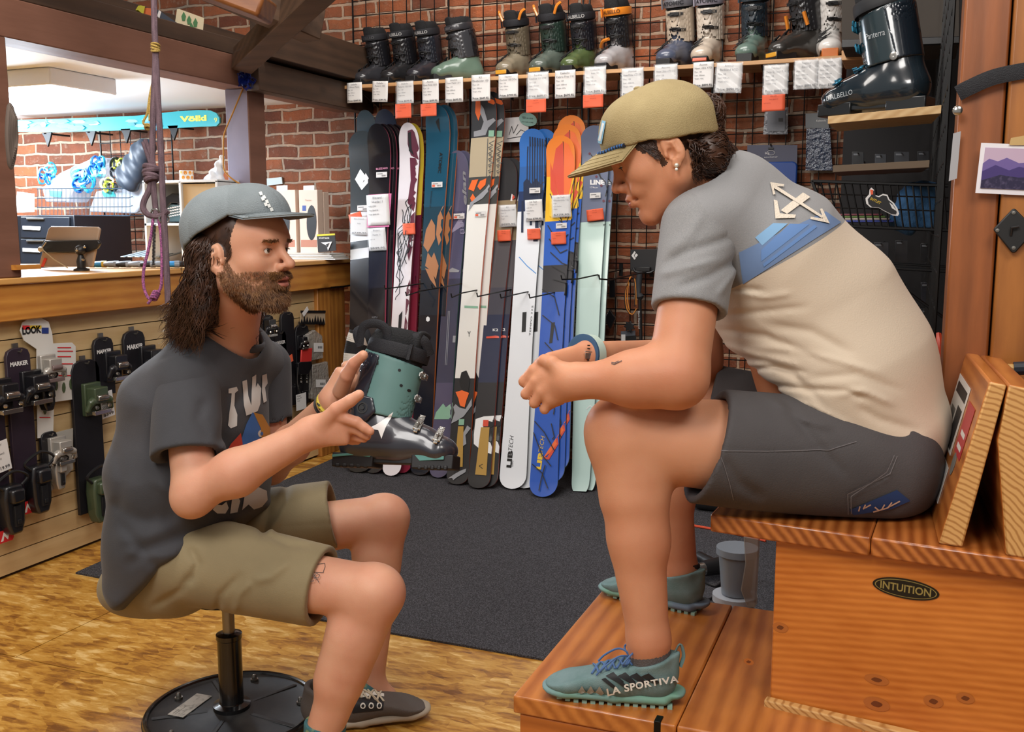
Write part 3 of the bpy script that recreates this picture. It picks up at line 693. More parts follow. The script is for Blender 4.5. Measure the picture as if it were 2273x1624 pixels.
# far (left) hand: behind the boot cuff, thumb on the near side
body += [EC(wr_f, PD(775, 838, 2.16), (.030, .022), (.036, .016), rt*.6+zz_*.4, .02)]
body += finger([PD(756, 868, 2.13), PD(771, 832, 2.09), PD(786, 806, 2.07), PD(806, 788, 2.055)], .0175, .0105)
for k_, (dx, dy) in enumerate(((12, -40), (18, -18), (20, 2), (18, 22))):
 body += finger([PD(768+k_*2, 812+k_*16, 2.19), PD(800+k_*2, 800+k_*18, 2.225), PD(825, 806+k_*18, 2.22), PD(845, 812+k_*18, 2.21)], .011, .0085)
def miM(c):
 q = hM.loc(c); m = np.zeros(len(c), int)
 lip = ((q[:, 0]-.099)/.010)**2+(q[:, 1]/.0205)**2+((q[:, 2]+.0465)/.0128)**2 < 1
 m[lip] = 1
 ub = np.interp(q[:, 0], [-.02, .010, .020, .034, .052, .068, .080, .090, .12], [.004, .006, -.016, -.038, -.052, -.050, -.040, -.031, -.027])
 br = (q[:, 2] < ub+.002*np.sin(q[:, 0]*190+q[:, 2]*150)) & (q[:, 2] > -.118) & (q[:, 0] > -.006) & (q[:, 0] < .13) & (np.abs(q[:, 1]) < .085)
 up_ = (q[:, 0] > .082) & (q[:, 2] > -.030)
 chk = (q[:, 2] > -.02) & (q[:, 0] < .012) & (np.abs(q[:, 1]) > .0765)
 m[br & ~lip & ~up_ & ~chk] = 2
 m[(q[:, 0] > -.02) & (q[:, 0] < .020+np.clip(q[:, 2]-.03, 0, 1)*.35) & (q[:, 2] > .010) & (q[:, 2] < .11) & (np.abs(q[:, 1]) > .04) & (np.abs(q[:, 1]) < .0765) & (q[:, 0] > -.001-np.clip(q[:, 2]-.034, 0, 1)*9)] = 3
 m[(q[:, 0] < -.012) & (q[:, 2] > .012) & (q[:, 0] > -.15) & (np.abs(q[:, 1]) < .0765)] = 3
 return m
hair_m = mat('hair_brown', '#2e1e17', .38, spec=.5, vary=('#4a3023', 40, 3, (1, 1, 1)))
bodyM = sdf_mesh('body', body, (-2.6, 1.0, -.05), (-.6, 3.2, 1.5), .0025, [skinA, lipA, beard_skin, hair_m], mO, it=1, mi=miM)
eyes(hM, mO, (1, .05, .08))
# shirt
tee = mat('charcoal_tee', '#2f3034', .85, sheen=.1, vary=('#424247', 5, 4, (1, 1, 1), .3, .75), bump=(420, .12))
sp = [PD(478, 800, 2.25), PD(436, 900, 2.25), PD(424, 1040, 2.26), PD(428, 1180, 2.27), PD(408, 1262, 2.29)]
sw = [(.165, .085), (.195, .142), (.208, .156), (.222, .156), (.226, .140)]
def tee_outer():
 s = [EC(sp[i], sp[i+1], sw[i], sw[i+1], latM, .05, cap=.7) for i in range(4)]
 s += [EL(PD(500, 770, 2.26), (.085, .10, .045), .05)]
 s += [RC(nk+um*-.01, sh_n+np.array([0, 0, -.005]), .070, .066, .04), RC(nk, sh_f, .07, .06, .04)]
 return s
def sleeve(a, b, ra, rb): return [RC(a, b, ra, rb, .035)]
cuff_n = PD(418, 1012, 2.035); cuff_f = PD(600, 945, 2.405)
outer = tee_outer()
sl = [EC(sh_n+np.array([0, 0, -.01]), cuff_n+(cuff_n-sh_n)*.1, (.070, .066), (.078, .068), rt, .04)]
slf = [EC(sh_f, cuff_f+(cuff_f-sh_f)*.1, (.064, .064), (.052, .060), rt, .03)]
folds = [fold([(352, 800), (400, 782), (455, 800), (497, 850)], 5, .0028), fold([(345, 1003), (410, 1000), (484, 992)], 4, .002),
   fold([(330, 1130), (430, 1190), (540, 1160)], 22, .007), fold([(250, 1200), (330, 1190), (440, 1140)], 18, -.006), fold([(240, 1110), (300, 1150), (350, 1160)], 16, .006),
   fold([(275, 1260), (330, 1215), (400, 1190), (470, 1180)], 14, .007), fold([(270, 1225), (340, 1235), (420, 1230)], 12, -.006), fold([(330, 1300), (400, 1240), (470, 1200)], 14, .006),
   fold([(350, 830), (345, 930), (352, 1030)], 14, .004), fold([(500, 860), (505, 930), (480, 1000)], 12, .008), fold([(300, 900), (285, 1000), (300, 1080)], 24, .005),
   fold([(455, 880), (440, 930), (470, 985)], 14, .005), fold([(400, 900), (380, 960), (390, 1000)], 14, -.004), fold([(560, 850), (520, 900), (505, 960)], 12, .005), fold([(330, 1060), (420, 1120), (470, 1150)], 12, -.005), fold([(260, 1150), (340, 1250), (400, 1290)], 12, .006), fold([(250, 980), (270, 1060), (262, 1140)], 14, .004), fold([(430, 840), (420, 900), (400, 960)], 9, .003), fold([(480, 900), (470, 950), (455, 1000)], 8, -.003)]
low = PD(400, 1300, 2.25)
hn = nrm(np.array([0, 0, -1.])*1.0+rt*(-.0))
inner_n = [RC(cuff_n-(cuff_n-sh_n)*.25, el_n, .060, .066, 0)]
shirt = outer+sl+slf
shirt += [HS(PD(418, 1022, 2.03), nrm(cuff_n-sh_n)+0, .004)] if False else []
def cutsleeve(c, a, R=.17):
 n = nrm(c-a)
 f = lambda p: np.maximum(-((p-c)@n), np.sqrt(((p-c-n*.06)**2).sum(1))-R)
 return (f, .004, 's')
def tubecut(a, b, ra, rb): return RC(a, b, ra, rb, .004, 's')
torso_shirt = tee_outer()
hem = (lambda p: -((p-PD(330, 1312, 2.2))@nrm(np.cross(nrm(PD(545, 1150, 2.2)-PD(330, 1318, 2.2)), latM))), .01, 'i')
hv = nrm(PD(560, 1120, 2.2)-PD(310, 1325, 2.2)); hnv = np.cross(latM, hv); hnv = hnv if hnv[2] < 0 else -hnv
torso_shirt += [HS(PD(330, 1315, 2.2), hnv, .015)]+folds
torso_shirt += [(GRP([EC(hM.P(-.02, 0, -.04), nk+um*-.005+fm*.005, (.060, .066), (.070, .074), lm, 0)])[0], .006, 's')]
V_, Q_ = None, None
shirtM = sdf_mesh('shirt', torso_shirt, (-2.4, 1.2, .2), (-1.0, 2.9, 1.25), .004, tee, mO, it=2)
for a, c, e, s_, nm in ((sh_n, cuff_n, el_n, sl, 'n'), (sh_f, cuff_f, el_f, slf, 'f')):
 pr_ = s_+[HS(c, nrm(c-a), .004), (RC(c-nrm(c-a)*.0, c+nrm(c-a)*.1, .054, .062)[0], .004, 's')]+folds[:2]+([folds[i] for i in (9, 11)] if nm == 'n' else [])
 if nm == 'n': slv = sdf_mesh('sleeve', pr_, (-2.4, 1.2, .5), (-1.0, 2.9, 1.25), .004, tee, mO, it=2)
 else: sdf_mesh('sleeve', pr_, (-2.4, 1.2, .5), (-1.0, 2.9, 1.25), .004, tee, mO, it=2)
# collar rib
colp = [nk+um*.012+fm*.004+(lm*math.cos(a)*.073+fm*math.sin(a)*.080)-um*(.030*max(0, math.sin(a))-.014) for a in np.linspace(0, 2*math.pi, 40, endpoint=False)]
cmb = MB(); cmb.tube(colp, .010, 8, closed=True, flat=.45, nref=lm); cmb.build('collar', tee, mO, sharp=0)
# shorts
khaki = mat('khaki_cloth', '#8a7c5c', .8, sheen=.1, vary=('#7d7052', 7, 3, (1, 1, 1)), bump=(420, .12))
def leg_cut(c, a): return HS(c, nrm(c-a), .004)
cn = PD(716, 1300, 2.10); cf = PD(742, 1140, 2.455)
pel = PD(395, 1265, 2.30)
sho = [EC(PD(385, 1275, 2.20), PD(410, 1240, 2.48), (.095, .105), (.09, .10), zz_, .03), EL(PD(345, 1280, 2.3), (.10, .15, .08), .05)]
legn = [EC(hip_n+np.array([0, 0, -.005]), cn+(cn-hip_n)*.08, (.098, .104), (.085, .088), zz_, .03)]
legf = [EC(hip_f+np.array([0, 0, -.0]), cf+(cf-hip_f)*.08, (.10, .105), (.083, .088), zz_, .03)]
sfold = [fold([(420, 1210), (440, 1250), (420, 1300)], 9, .008), fold([(560, 1170), (640, 1210), (690, 1215)], 8, .006), fold([(600, 1120), (590, 1160), (580, 1200)], 8, .007), fold([(640, 1110), (600, 1180), (580, 1190)], 7, -.005),
   fold([(480, 1365), (490, 1320), (540, 1270)], 8, .006), fold([(520, 1365), (530, 1320), (560, 1290)], 8, -.005), fold([(650, 1240), (600, 1280), (560, 1290)], 10, -.006), fold([(640, 1070), (630, 1110), (600, 1160)], 9, .006), fold([(330, 1350), (400, 1310), (425, 1270)], 8, .006),
   fold([(670, 1230), (650, 1290), (655, 1370)], 3, .0015), fold([(735, 1075), (722, 1130), (738, 1200)], 3, .0015), fold([(600, 1170), (680, 1165), (740, 1160)], 3, .0012)]
sho_all = sho+[GRP(legn+[leg_cut(cn, hip_n)]+[RC(cn-nrm(cn-hip_n)*.05, cn+nrm(cn-hip_n)*.06, .068, .074, .004, 's')], .03)]+[GRP(legf+[leg_cut(cf, hip_f)]+[RC(cf-nrm(cf-hip_f)*.05, cf+nrm(cf-hip_f)*.06, .066, .072, .004, 's')], .03)]+[HS(np.array([0, 0, .283]), (0, 0, -1), .03)]+sfold
shortsM = sdf_mesh('shorts', sho_all, (-2.4, 1.2, .1), (-.9, 2.9, 1.0), .004, khaki, mO, it=2)
# ================================================================ the customer on the bench
rO = thing('person', 'person in tan cap, grey and cream tee and dark shorts sitting hunched on wooden bench', 'person', tuple(PZ(1900, 1130, .68)))
fr_, lr, ur = frame(-9, -25, 0, -1)
sR = .99
hR = Head(PD(1485, 342, 1.74)-.078*sR*lr, (fr_, lr, ur), sR)   # the left ear is the near one
show('R', hR)
ra_n = PD(1553, 506, 1.77); ra_f = PD(1560, 500, 2.12)
re_n = PD(1503, 836, 1.70); rw_n = PD(1268, 846, 1.74)
re_f = PD(1548, 800, 2.16); rw_f = PD(1310, 790, 1.90)
rh_n = PD(1960, 1030, 1.80); rh_f = PD(1930, 985, 2.10)
rk_n = PD(1365, 955, 1.80); rk_f = PD(1440, 900, 2.22)
rn_n = PD(1440, 1420, 1.80); rn_f = PD(1512, 1270, 2.25)
rnk = PD(1560, 440, 1.86)
if DEBUG:
 print('R upper', n_(re_n-ra_n), n_(re_f-ra_f), 'fore', n_(rw_n-re_n), n_(rw_f-re_f), 'thigh', n_(rk_n-rh_n), n_(rk_f-rh_f), 'shin', n_(rn_n-rk_n), n_(rn_f-rk_f), 'ank z', rn_n[2], rn_f[2], 'hipz', rh_n[2], rh_f[2])
latR = nrm(ra_n-ra_f)
spR = [PD(1600, 460, 1.90), PD(1700, 560, 1.92), PD(1790, 690, 1.93), PD(1848, 820, 1.93), PD(1915, 940, 1.94)]
swR = [(.175, .085), (.20, .135), (.200, .165), (.220, .180), (.236, .158)]
br_ = head_prims(hR, fem=True, smile=1, open_=-.001)
br_ += [EC(hR.P(-.025, 0, -.03), PD(1570, 450, 1.88), (.054, .058), (.064, .066), lr, .03)]
br_ += [EC(spR[i], spR[i+1], (min(swR[i][0], .2)-.045, swR[i][1]-.04), (min(swR[i+1][0], .2)-.045, swR[i+1][1]-.045), latR, .05) for i in range(4)]
for a, e, wv_, ne in ((ra_n, re_n, rw_n, 1), (ra_f, re_f, rw_f, 0)):
 dn = nrm(wv_-e); du = nrm(e-a)
 br_ += [RC(a, e, .052, .052, .03), RC(e, e+dn*.07, .046, .047, .03), RC(e+dn*.06, wv_, .045, .028, .03), EL(e+du*.008, .039, .02)]
for hp, kn, an in ((rh_n, rk_n, rn_n), (rh_f, rk_f, rn_f)):
 dn = nrm(an-kn); dt_ = nrm(kn-hp)
 br_ += [RC(hp, kn+np.array([0, 0, -.010])-dt_*.03, .080, .066, .04), EC(hp*.5+kn*.5, kn-dt_*.02+zz_*-.008, (.084, .078), (.068, .06), zz_, .03), EL(kn-dt_*.010, (.056, .054, .058), .03)]
 br_ += [RC(kn+rt*.008, kn+dn*.12+rt*.010, .053, .056, .03), RC(kn+dn*.09+rt*.026, kn+dn*.20+rt*.016, .052, .050, .04), RC(kn+dn*.20+rt*.008, an, .052, .037, .03), RC(an, an+np.array([0, 0, -.06]), .037, .03, .02)]
# near (left) hand over the far one, fingers curled down and under
br_ += [EC(rw_n-nrm(PD(1205, 855, 1.77)-rw_n)*.008, PD(1212, 858, 1.765), (.029, .024), (.040, .0155), zz_, .02)]
fk = [(PD(1186, 822, 1.775), PD(1164, 846, 1.785)), (PD(1190, 846, 1.765), PD(1168, 874, 1.775)), (PD(1202, 868, 1.76), PD(1186, 894, 1.77)), (PD(1222, 884, 1.76), PD(1209, 908, 1.77))]
for q, (a, b) in enumerate(fk):
 c = b+dp*.030+rt*.010+zz_*.002; d = c+dp*.010+rt*.022+zz_*.006
 br_ += finger([a+rt*.014+zz_*.010, a, b, c, d], .0125-.0008*q, .0088-.0005*q)
br_ += finger([PD(1245, 822, 1.74), PD(1226, 806, 1.745), PD(1208, 800, 1.76), PD(1196, 806, 1.78)], .0150, .0092)
# far (right) hand beneath
br_ += [EC(rw_f, PD(1222, 826, 1.84), (.029, .024), (.038, .016), zz_, .02)]
for q in range(4):
 a = PD(1214, 818+q*14, 1.845); b = PD(1190-q*1, 824+q*15, 1.822); c = PD(1181, 830+q*16, 1.80)
 br_ += finger([a, b, c, c-dp*.012+rt*.012], .0115, .0085)
br_ += finger([PD(1250, 800, 1.88), PD(1222, 800, 1.84), PD(1200, 806, 1.815), PD(1185, 818, 1.80)], .013, .009)
def miR(c):
 q = hR.loc(c); m = np.zeros(len(c), int)
 lip = ((q[:, 0]-.099)/.009)**2+(q[:, 1]/.0195)**2+((q[:, 2]+.0455)/.0115)**2 < 1
 m[lip] = 1
 hr = (q[:, 2] > .002) & (q[:, 0] > .018) & (q[:, 0] < .052) & (q[:, 2] > .020) & (q[:, 0] < .030+q[:, 2]*.55) & (np.abs(q[:, 1]) > .045)
 hr |= (q[:, 0] < .020) & (q[:, 2] > -.012-q[:, 0]*.2) & (q[:, 0] > -.15) & (np.abs(q[:, 1]) < .0745)
 hr |= (q[:, 0] < -.035) & (q[:, 2] > -.045) & (q[:, 0] > -.15) & (np.abs(q[:, 1]) < .0745)
 m[hr & ~lip] = 2
 return m
bodyR = sdf_mesh('body', br_, (-.9, 1.0, .2), (1.0, 2.9, 1.65), .0025, [skinB, lipB, hair_m], rO, it=1, mi=miR)
eyes(hR, rO, (1, 0, -.3))
# tee: grey yoke, cream body (hoop boundary square to the spine), grey sleeves
def tee2():
 m = mat('two_tone_tee', '#c9b9a3', .85, sheen=.1, bump=(420, .10)); nt, b, N, L = tex_nodes(m)
 ge = N('ShaderNodeNewGeometry'); dt = N('ShaderNodeVectorMath'); dt.operation = 'DOT_PRODUCT'; L(ge.outputs['Position'], dt.inputs[0])
 a = PD(1650, 632, 1.72); b_ = PD(1876, 488, 1.85); nrm_ = nrm(np.cross(nrm(b_-a), latR)); nrm_ = nrm_ if nrm_[2] > 0 else -nrm_
 a2 = PD(1650, 632, 1.72)
 dt.inputs[1].default_value = tuple(nrm_)
 r = N('ShaderNodeMath'); r.operation = 'GREATER_THAN'; r.inputs[1].default_value = float(a2@nrm_); L(dt.outputs['Value'], r.inputs[0])
 mx = N('ShaderNodeMixRGB'); L(r.outputs[0], mx.inputs[0])
 no = N('ShaderNodeTexNoise'); no.inputs['Scale'].default_value = 900; rr = N('ShaderNodeValToRGB'); L(no.outputs['Fac'], rr.inputs[0]); rr.color_ramp.elements[0].position = .35; rr.color_ramp.elements[1].position = .65
 rr.color_ramp.elements[0].color = lin('#7f8082'); rr.color_ramp.elements[1].color = lin('#8f8f90')
 mx.inputs[1].default_value = lin('#cbbba6'); L(rr.outputs[0], mx.inputs[2]); L(mx.outputs[0], b.inputs['Base Color']); return m
tee2m = tee2(); teeg = mat('grey_heather', '#7c7d7f', .85, sheen=.1, vary=('#8c8c8c', 700, 3, (1, 1, 1)), bump=(420, .10))
rfold = [fold([(1600, 700), (1700, 690), (1800, 680)], 7, .004), fold([(1590, 730), (1700, 745), (1830, 800)], 8, .006), fold([(1590, 760), (1680, 790), (1780, 810)], 7, -.005), fold([(1600, 790), (1700, 800), (1760, 830), (1830, 900)], 8, .006),
   fold([(1640, 822), (1720, 815), (1800, 828)], 5, .006), fold([(1680, 850), (1780, 862), (1880, 868), (1930, 890)], 6, .007), fold([(1850, 872), (1920, 868), (1990, 900)], 8, -.006), fold([(1640, 650), (1700, 660), (1760, 650)], 6, -.004), fold([(1620, 640), (1650, 640), (1700, 645)], 6, .005),
   fold([(1900, 900), (1950, 930), (2050, 960)], 10, .005), fold([(1700, 720), (1800, 735), (1900, 790)], 11, .005), fold([(1660, 770), (1760, 775), (1860, 800), (1960, 830)], 7, -.004), fold([(1780, 840), (1900, 830), (2010, 870)], 9, .004), fold([(1680, 880), (1800, 900), (1900, 950)], 6, -.004), fold([(1660, 700), (1740, 760), (1800, 880), (1850, 960)], 3, -.0012)]
rsf = [fold([(1470, 590), (1520, 560), (1580, 540), (1640, 520)], 9, .006), fold([(1462, 610), (1520, 595), (1600, 575)], 8, -.005), fold([(1500, 640), (1580, 610), (1660, 560)], 9, .006), fold([(1590, 660), (1630, 610), (1670, 560)], 8, -.005), fold([(1458, 672), (1530, 674), (1600, 678)], 4, .002), fold([(1480, 560), (1530, 520), (1560, 470)], 12, -.004)]
def teeR():
 s = [EC(spR[i], spR[i+1], swR[i], swR[i+1], latR, .06, cap=.8) for i in range(4)]
 s += [EL(PD(1600, 440, 1.90), (.10, .10, .06), .06), RC(PD(1620, 450, 1.88), ra_n, .08, .068, .05), RC(PD(1620, 450, 1.9), ra_f, .08, .068, .05), EL(PD(1985, 950, 1.95), (.080, .19, .070), .06)]
 return s
ha = PD(1740, 880, 1.75); hb = PD(2010, 1045, 1.85); hN = np.cross(nrm(hb-ha), latR); hN = hN if hN[2] < 0 else -hN
ts = teeR()+[HS((ha+hb)/2+zz_*-.004, hN, .03)]+rfold
ts += [(EC(hR.P(-.02, 0, -.04), PD(1560, 452, 1.87), (.062, .066), (.070, .074), lr)[0], .006, 's')]
shirtR = sdf_mesh('shirt', ts, (-.9, 1.0, .5), (1.0, 2.9, 1.6), .004, tee2m, rO, it=2)
rc_n = PD(1529, 690, 1.725); rc_f = PD(1565, 690, 2.14)
for a, c in ((ra_n, rc_n), (ra_f, rc_f)):
 ax_ = nrm(c-a); s_ = [EC(a, c+ax_*.03, (.070, .068), (.066, .062), rt, .035)]
 nn_ = ax_ if c is rc_f else nrm(ax_+rt*.0)
 o = sdf_mesh('sleeve', s_+[HS(c, nn_, .004), (RC(c-ax_*.0, c+ax_*.1, .052, .0585)[0], .004, 's')]+rsf, (-.9, 1.0, .5), (1.0, 2.9, 1.6), .004, teeg, rO, it=2)
 if c is rc_n: sleeveR = o
# dark shorts
dkc = mat('dark_canvas', '#3f3c3e', .85, vary=('#4d4a4b', 6, 4, (1, 1, 1), .3, .7), bump=(420, .15))
kc_n = PD(1567, 990, 1.78); kc_f = PD(1575, 905, 2.18)
sR_ = [EC(PD(1965, 1040, 1.84), PD(1940, 1000, 2.08), (.09, .10), (.09, .10), zz_, .04), EL(PD(1966, 1040, 1.95), (.108, .15, .085), .05)]
for c, hp, w2 in ((kc_n, rh_n, 1), (kc_f, rh_f, .92)):
 ax_ = nrm(c-hp)
 cut = nrm(ax_+zz_*.22) if c is kc_n else ax_
 sR_ += [GRP([EC(hp, c+ax_*.05, (.115*w2, .10), (.104*w2, .098), zz_, .03), HS(c, cut, .004), (EC(c-ax_*.03, c+ax_*.06, (.088*w2, .082), (.094*w2, .088), zz_)[0], .004, 's')], .03)]
sR_ += [HS(np.array([0, 0, .681]), (0, 0, -1), .02)]
sR_ += [fold([(1575, 880), (1590, 990), (1625, 1100)], 3, .0015), fold([(1580, 995), (1750, 1002), (1900, 980)], 2.5, .0015), fold([(1740, 890), (1790, 960), (1880, 1060)], 12, .006), fold([(1700, 880), (1780, 930), (1850, 950)], 8, -.005), fold([(1600, 1010), (1640, 1070), (1700, 1110)], 14, .005), fold([(1990, 1010), (1960, 1060), (1885, 1095), (1885, 1135)], 3, .0016), fold([(2000, 1005), (1972, 1062), (1893, 1100), (1893, 1135)], 2.5, -.0015)]
shortsR = sdf_mesh('shorts', sR_, (-.9, 1.0, .4), (1.0, 2.9, 1.3), .004, dkc, rO, it=2)
# ---------------------------------------------------------------- caps, hair, shoes, small wear
def cap(h, root, m, edge, crown, front, br_len, br_w, br_drop, name='cap', seams=True, opening=False, droop=.35, kink=None):
 """edge=((x,z) front, (x,z) back) of the sweatband; crown/front = ellipsoids (centre, radii) in head coordinates"""
 (xf, zf), (xb, zb) = edge; nloc = nrm(np.array([zf-zb, 0, -(xf-xb)])); nW = nloc@h.R; c0 = h.P(xf, 0, zf)
 bow = lambda p: 0
 pr = [h.EL(*crown, 0)]+[h.EL(*q, .03) for q in front]
 inn = [h.EL(crown[0], tuple(r-.009 for r in crown[1]), 0)]+[h.EL(q[0], tuple(r-.009 for r in q[1]), .03) for q in front]
 if kink is not None:
  nk_ = nrm(np.array([zf-zb, 0, -(kink-xb)])); nK = nk_@h.R; cK = h.P(kink, 0, zf); uW = h.R[2]
  cutf = (lambda p: np.maximum(-((p-cK)@nK), (p-c0)@uW), .003, 's')
  allp = pr+[cutf, (GRP(inn)[0], .001, 's')]
 else: allp = pr+[HS(c0, nW, .003*h.s), (GRP(inn)[0], .001, 's')]
 if opening: allp += [h.EL(*opening, .006, 's')]
 if seams:
  def seam(p):
   q = h.loc(p)-np.array([crown[0][0], 0, 0]); d = np.full(len(p), 9.)
   for a in (0, 60, 120): d = np.minimum(d, np.abs(q[:, 0]*math.sin(math.radians(a))-q[:, 1]*math.cos(math.radians(a)))) if a else np.minimum(d, np.abs(q[:, 1])+(q[:, 0] > 0)*0)
   return .0011*np.exp(-(d/.0024)**2)
  def wr(p):
   q = h.loc(p); return .0016*np.sin(q[:, 0]*60+q[:, 2]*45+2*np.sin(q[:, 1]*50))*np.clip((.11-q[:, 2])*14, 0, 1)
  allp += [(seam, 0, 'd'), (wr, 0, 'd')]
 C0 = h.P(0, 0, .06); e = .19
 o = sdf_mesh(name, allp, C0-e, C0+e, .0028, m, root, it=1)
 # brim
 mb = MB(); cx, _, cz = crown[0]; rx = xf-cx; ry = crown[1][1]*.93
 def S(u, v, k):
  th = (u*2-1)*math.radians(66); s_ = math.sin(th); c_ = math.cos(th)
  xr = cx+rx*c_*1.0; yr = ry*s_; zr = (zb+(zf-zb)*(xr-xb)/(xf-xb)) if kink is None else zf-.004*(1-c_)
  e_ = br_len*(c_**.8 if c_ > 0 else 0)
  xo = xr+e_*v; yo = yr*(1+.10*v*(br_w-1)*10)
  z_ = zr-br_drop*v*e_/br_len-droop*(yo*yo)*(v*.8)*6+.004*(1-v)+k
  return h.P(xo, yo, z_)
 mb.grid(lambda u, v: S(u, v, .0018), 40, 10, 0); mb.grid(lambda u, v: S(u, v, -.0018), 40, 10, 0, flip=True)
 n1 = 41*11
 rim = [10*41+i for i in range(41)]; mb.f += [(rim[i+1], rim[i], rim[i]+n1, rim[i+1]+n1) for i in range(40)]; mb.m += [0]*40
 for r_ in (.3, .5, .7, .88):
  mb.tube([S(u, r_, .0022) for u in np.linspace(.04, .96, 40)], .0006*h.s, 4)
 brm = mb.build('brim', m, root, sharp=0); return o, brm
capg = mat('cap_grey', '#7e878b', .85, vary=('#70797d', 10, 3, (1, 1, 1)), bump=(500, .3))
capM, brimM = cap(hM, mO, capg, ((.102, .092), (-.132, .018)), ((-.016, 0, .058), (.123, .096, .104)), [((.046, 0, .097), (.061, .074, .060)), ((-.06, 0, .075), (.065, .075, .065))], .074, 1.0, .004, droop=.10, kink=.030)
capt = mat('cap_tan', '#a5946a', .85, vary=('#95845c', 9, 3, (1, 1, 1)), bump=(500, .3))
capR, brimR = cap(hR, rO, capt, ((.104, .060), (-.095, .000)), ((-.004, 0, .030), (.106, .089, .108)), [((.045, 0, .072), (.058, .070, .060)), ((-.03, 0, .055), (.07, .075, .065))], .082, 1.0, .012, opening=((-.115, 0, .025), (.045, .032, .030)))
mb = MB(); mb.ball(hR.P(.002, 0, .1385), .008, 10, sc=(1, 1, .6)); mb.build('button', capt, rO)
bvR = bvh_of(capR); bvM = bvh_of(capM)
decal('cap_patch', bvR, [([(1339, 268), (1347, 270), (1338, 319), (1328, 316)], 0), ([(1340, 273), (1344, 275), (1336, 313), (1331, 311)], 1)], [mat('patch_blue', '#7fb0cc', .7), mat('patch_white', '#d8dad6', .7)], rO, h=5, off=.0025)
# rope braid along brim root and back strap
xs_ = [(1329, 341), (1340, 338), (1352, 333), (1364, 328), (1376, 324), (1386, 322)]
bp_ = bvh_of([capR, brimR]); pts = []
for x, y in xs_:
 h_ = bp_.ray_cast(Vector(CP), Vector(nrm(ray(x, y))), 9)
 if h_[0] is not None: pts.append(np.array(h_[0])-nrm(ray(x, y))*.002)
if len(pts) > 3:
 cc = cr(pts, 8); mb = MB()
 for i in range(len(cc)-1): mb.tube([cc[i], cc[i+1]], .0036, 7, m=(i//2) % 2)
 mb.build('cord', [mat('cord_blue', '#2d5e9a', .7), mat('cord_dark', '#181c2c', .7)], rO)
mb = MB(); mb.tube([hR.P(-.094+.004*abs(t), .034*t, .000+.006*(1-abs(t))) for t in np.linspace(-1.1, 1.1, 9)], .010*hR.s, 8, flat=.15, nref=hR.R[0]); mb.build('strap', mat('strap_blue', '#5aa0c8', .6), rO)
# --- cap lettering on the man's cap (small white stitched marks)
sc_ = [([(574+dx, 428+dy), (580+dx, 426+dy), (583+dx, 433+dy), (577+dx, 435+dy)], 0) for dx, dy in ((0, 0), (7, 8), (13, 18), (4, 12), (17, 27), (10, 24), (22, 35))]
decal('embroidery', bvM, sc_, [mat('thread_white', '#d9dbd8', .8)], mO, h=6, off=.002)
# --- the man's hair
def hair_gen(h, n_, seed):
 r_ = np.random.default_rng(seed)
 def g(i):
  th = r_.uniform(-1.40, 1.40); z0 = r_.uniform(-.035, .045); sh = r_.uniform(.92, 1.04)
  x = -.094*math.cos(th); y = .079*math.sin(th)
  z0 = min(z0, .030); x = min(x, -.028)
  ph = r_.uniform(0, 6.28); am = r_.uniform(.006, .014); L_ = r_.uniform(.105, .165)*(1.0+.12*math.cos(th)); fl = r_.uniform(.25, .95)
  P = []
  for t in np.linspace(0, 1, 13):
   o = 1+fl*t*t*.85+.10*math.sin(min(t*4, 1.57)); w_ = am*math.sin(ph+t*9)*min(1, t*3)
   P.append(h.P(x*o*sh-.018*t-.022*t*t*math.cos(th)+w_, y*(1+.34*math.sin(t*2.4))*sh+w_*math.cos(th)*.8, z0+.0*t-(L_+max(z0, 0)*.4)*t+.012*(t**4)*r_.uniform(0, 1)))
  return P, r_.uniform(.0009, .0019)
 return g
hbase = [hM.RC((-.045, y, .02), (-.092, y*1.2, -.100), .050, .030, .03) for y in (-.038, 0, .038)]+[hM.RC((-.050, y, -.02), (-.074, y*1.08, -.105), .022, .020, .03) for y in (-.070, .070)]
hairM = sdf_mesh('hair', hbase, hM.P(0, 0, 0)-.28, hM.P(0, 0, 0)+.28, .004, hair_m, mO, it=1)
strands('hair_locks', hair_gen(hM, 0, 3), 3800, hair_m, mO)
r_ = np.random.default_rng(5)
def sideburn(i):
 y = -1 if i % 2 else 1; x = r_.uniform(-.004, .026); z = r_.uniform(.012, .070)
 a = np.array([x, y*(.0745-.10*max(0, x)), z]); d = np.array([-.35, y*.12, -1])*r_.uniform(.016, .030)
 return [h_P(a+d*t+np.array([-.01*t*t, 0, 0])) for t in (0, .35, .7, 1)], .0006
h_P = lambda a: hM.P(*a)
strands('temple_hair', sideburn, 520, hair_m, mO)
# --- facial hair rooted on the modelled skin
def fuzz(body, h, sel, n, ln, dirf, m, root, name, r=.00055, seed=1, mid=None):
 me = body.data; nf = len(me.polygons); C_ = np.zeros(nf*3); me.polygons.foreach_get('center', C_); C_ = C_.reshape(-1, 3)
 N_ = np.zeros(nf*3); me.polygons.foreach_get('normal', N_); N_ = N_.reshape(-1, 3); mi_ = np.zeros(nf, dtype=np.int32); me.polygons.foreach_get('material_index', mi_)
 q = h.loc(C_); near = (np.abs(q) < .16).all(1); idx = np.where(near)[0]; q = q[idx]; k = idx[sel(q, mi_[idx])]
 rg = np.random.default_rng(seed)
 if not len(k): return
 pick = rg.choice(k, n)
 def g(i):
  c = C_[pick[i]]+rg.normal(0, .0008, 3); nn = N_[pick[i]]; d = dirf(h.loc(c[None])[0], rg)@h.R; L_ = ln*rg.uniform(.6, 1.3)
  d = nrm(d+rg.normal(0, .25, 3)); e = nrm(nn*.55+d)
  return [c-nn*.001, c+e*L_*.5, c+e*L_*.5+nrm(d+nn*.15)*L_*.5], r
 return strands(name, g, n, m, root, sides=3)
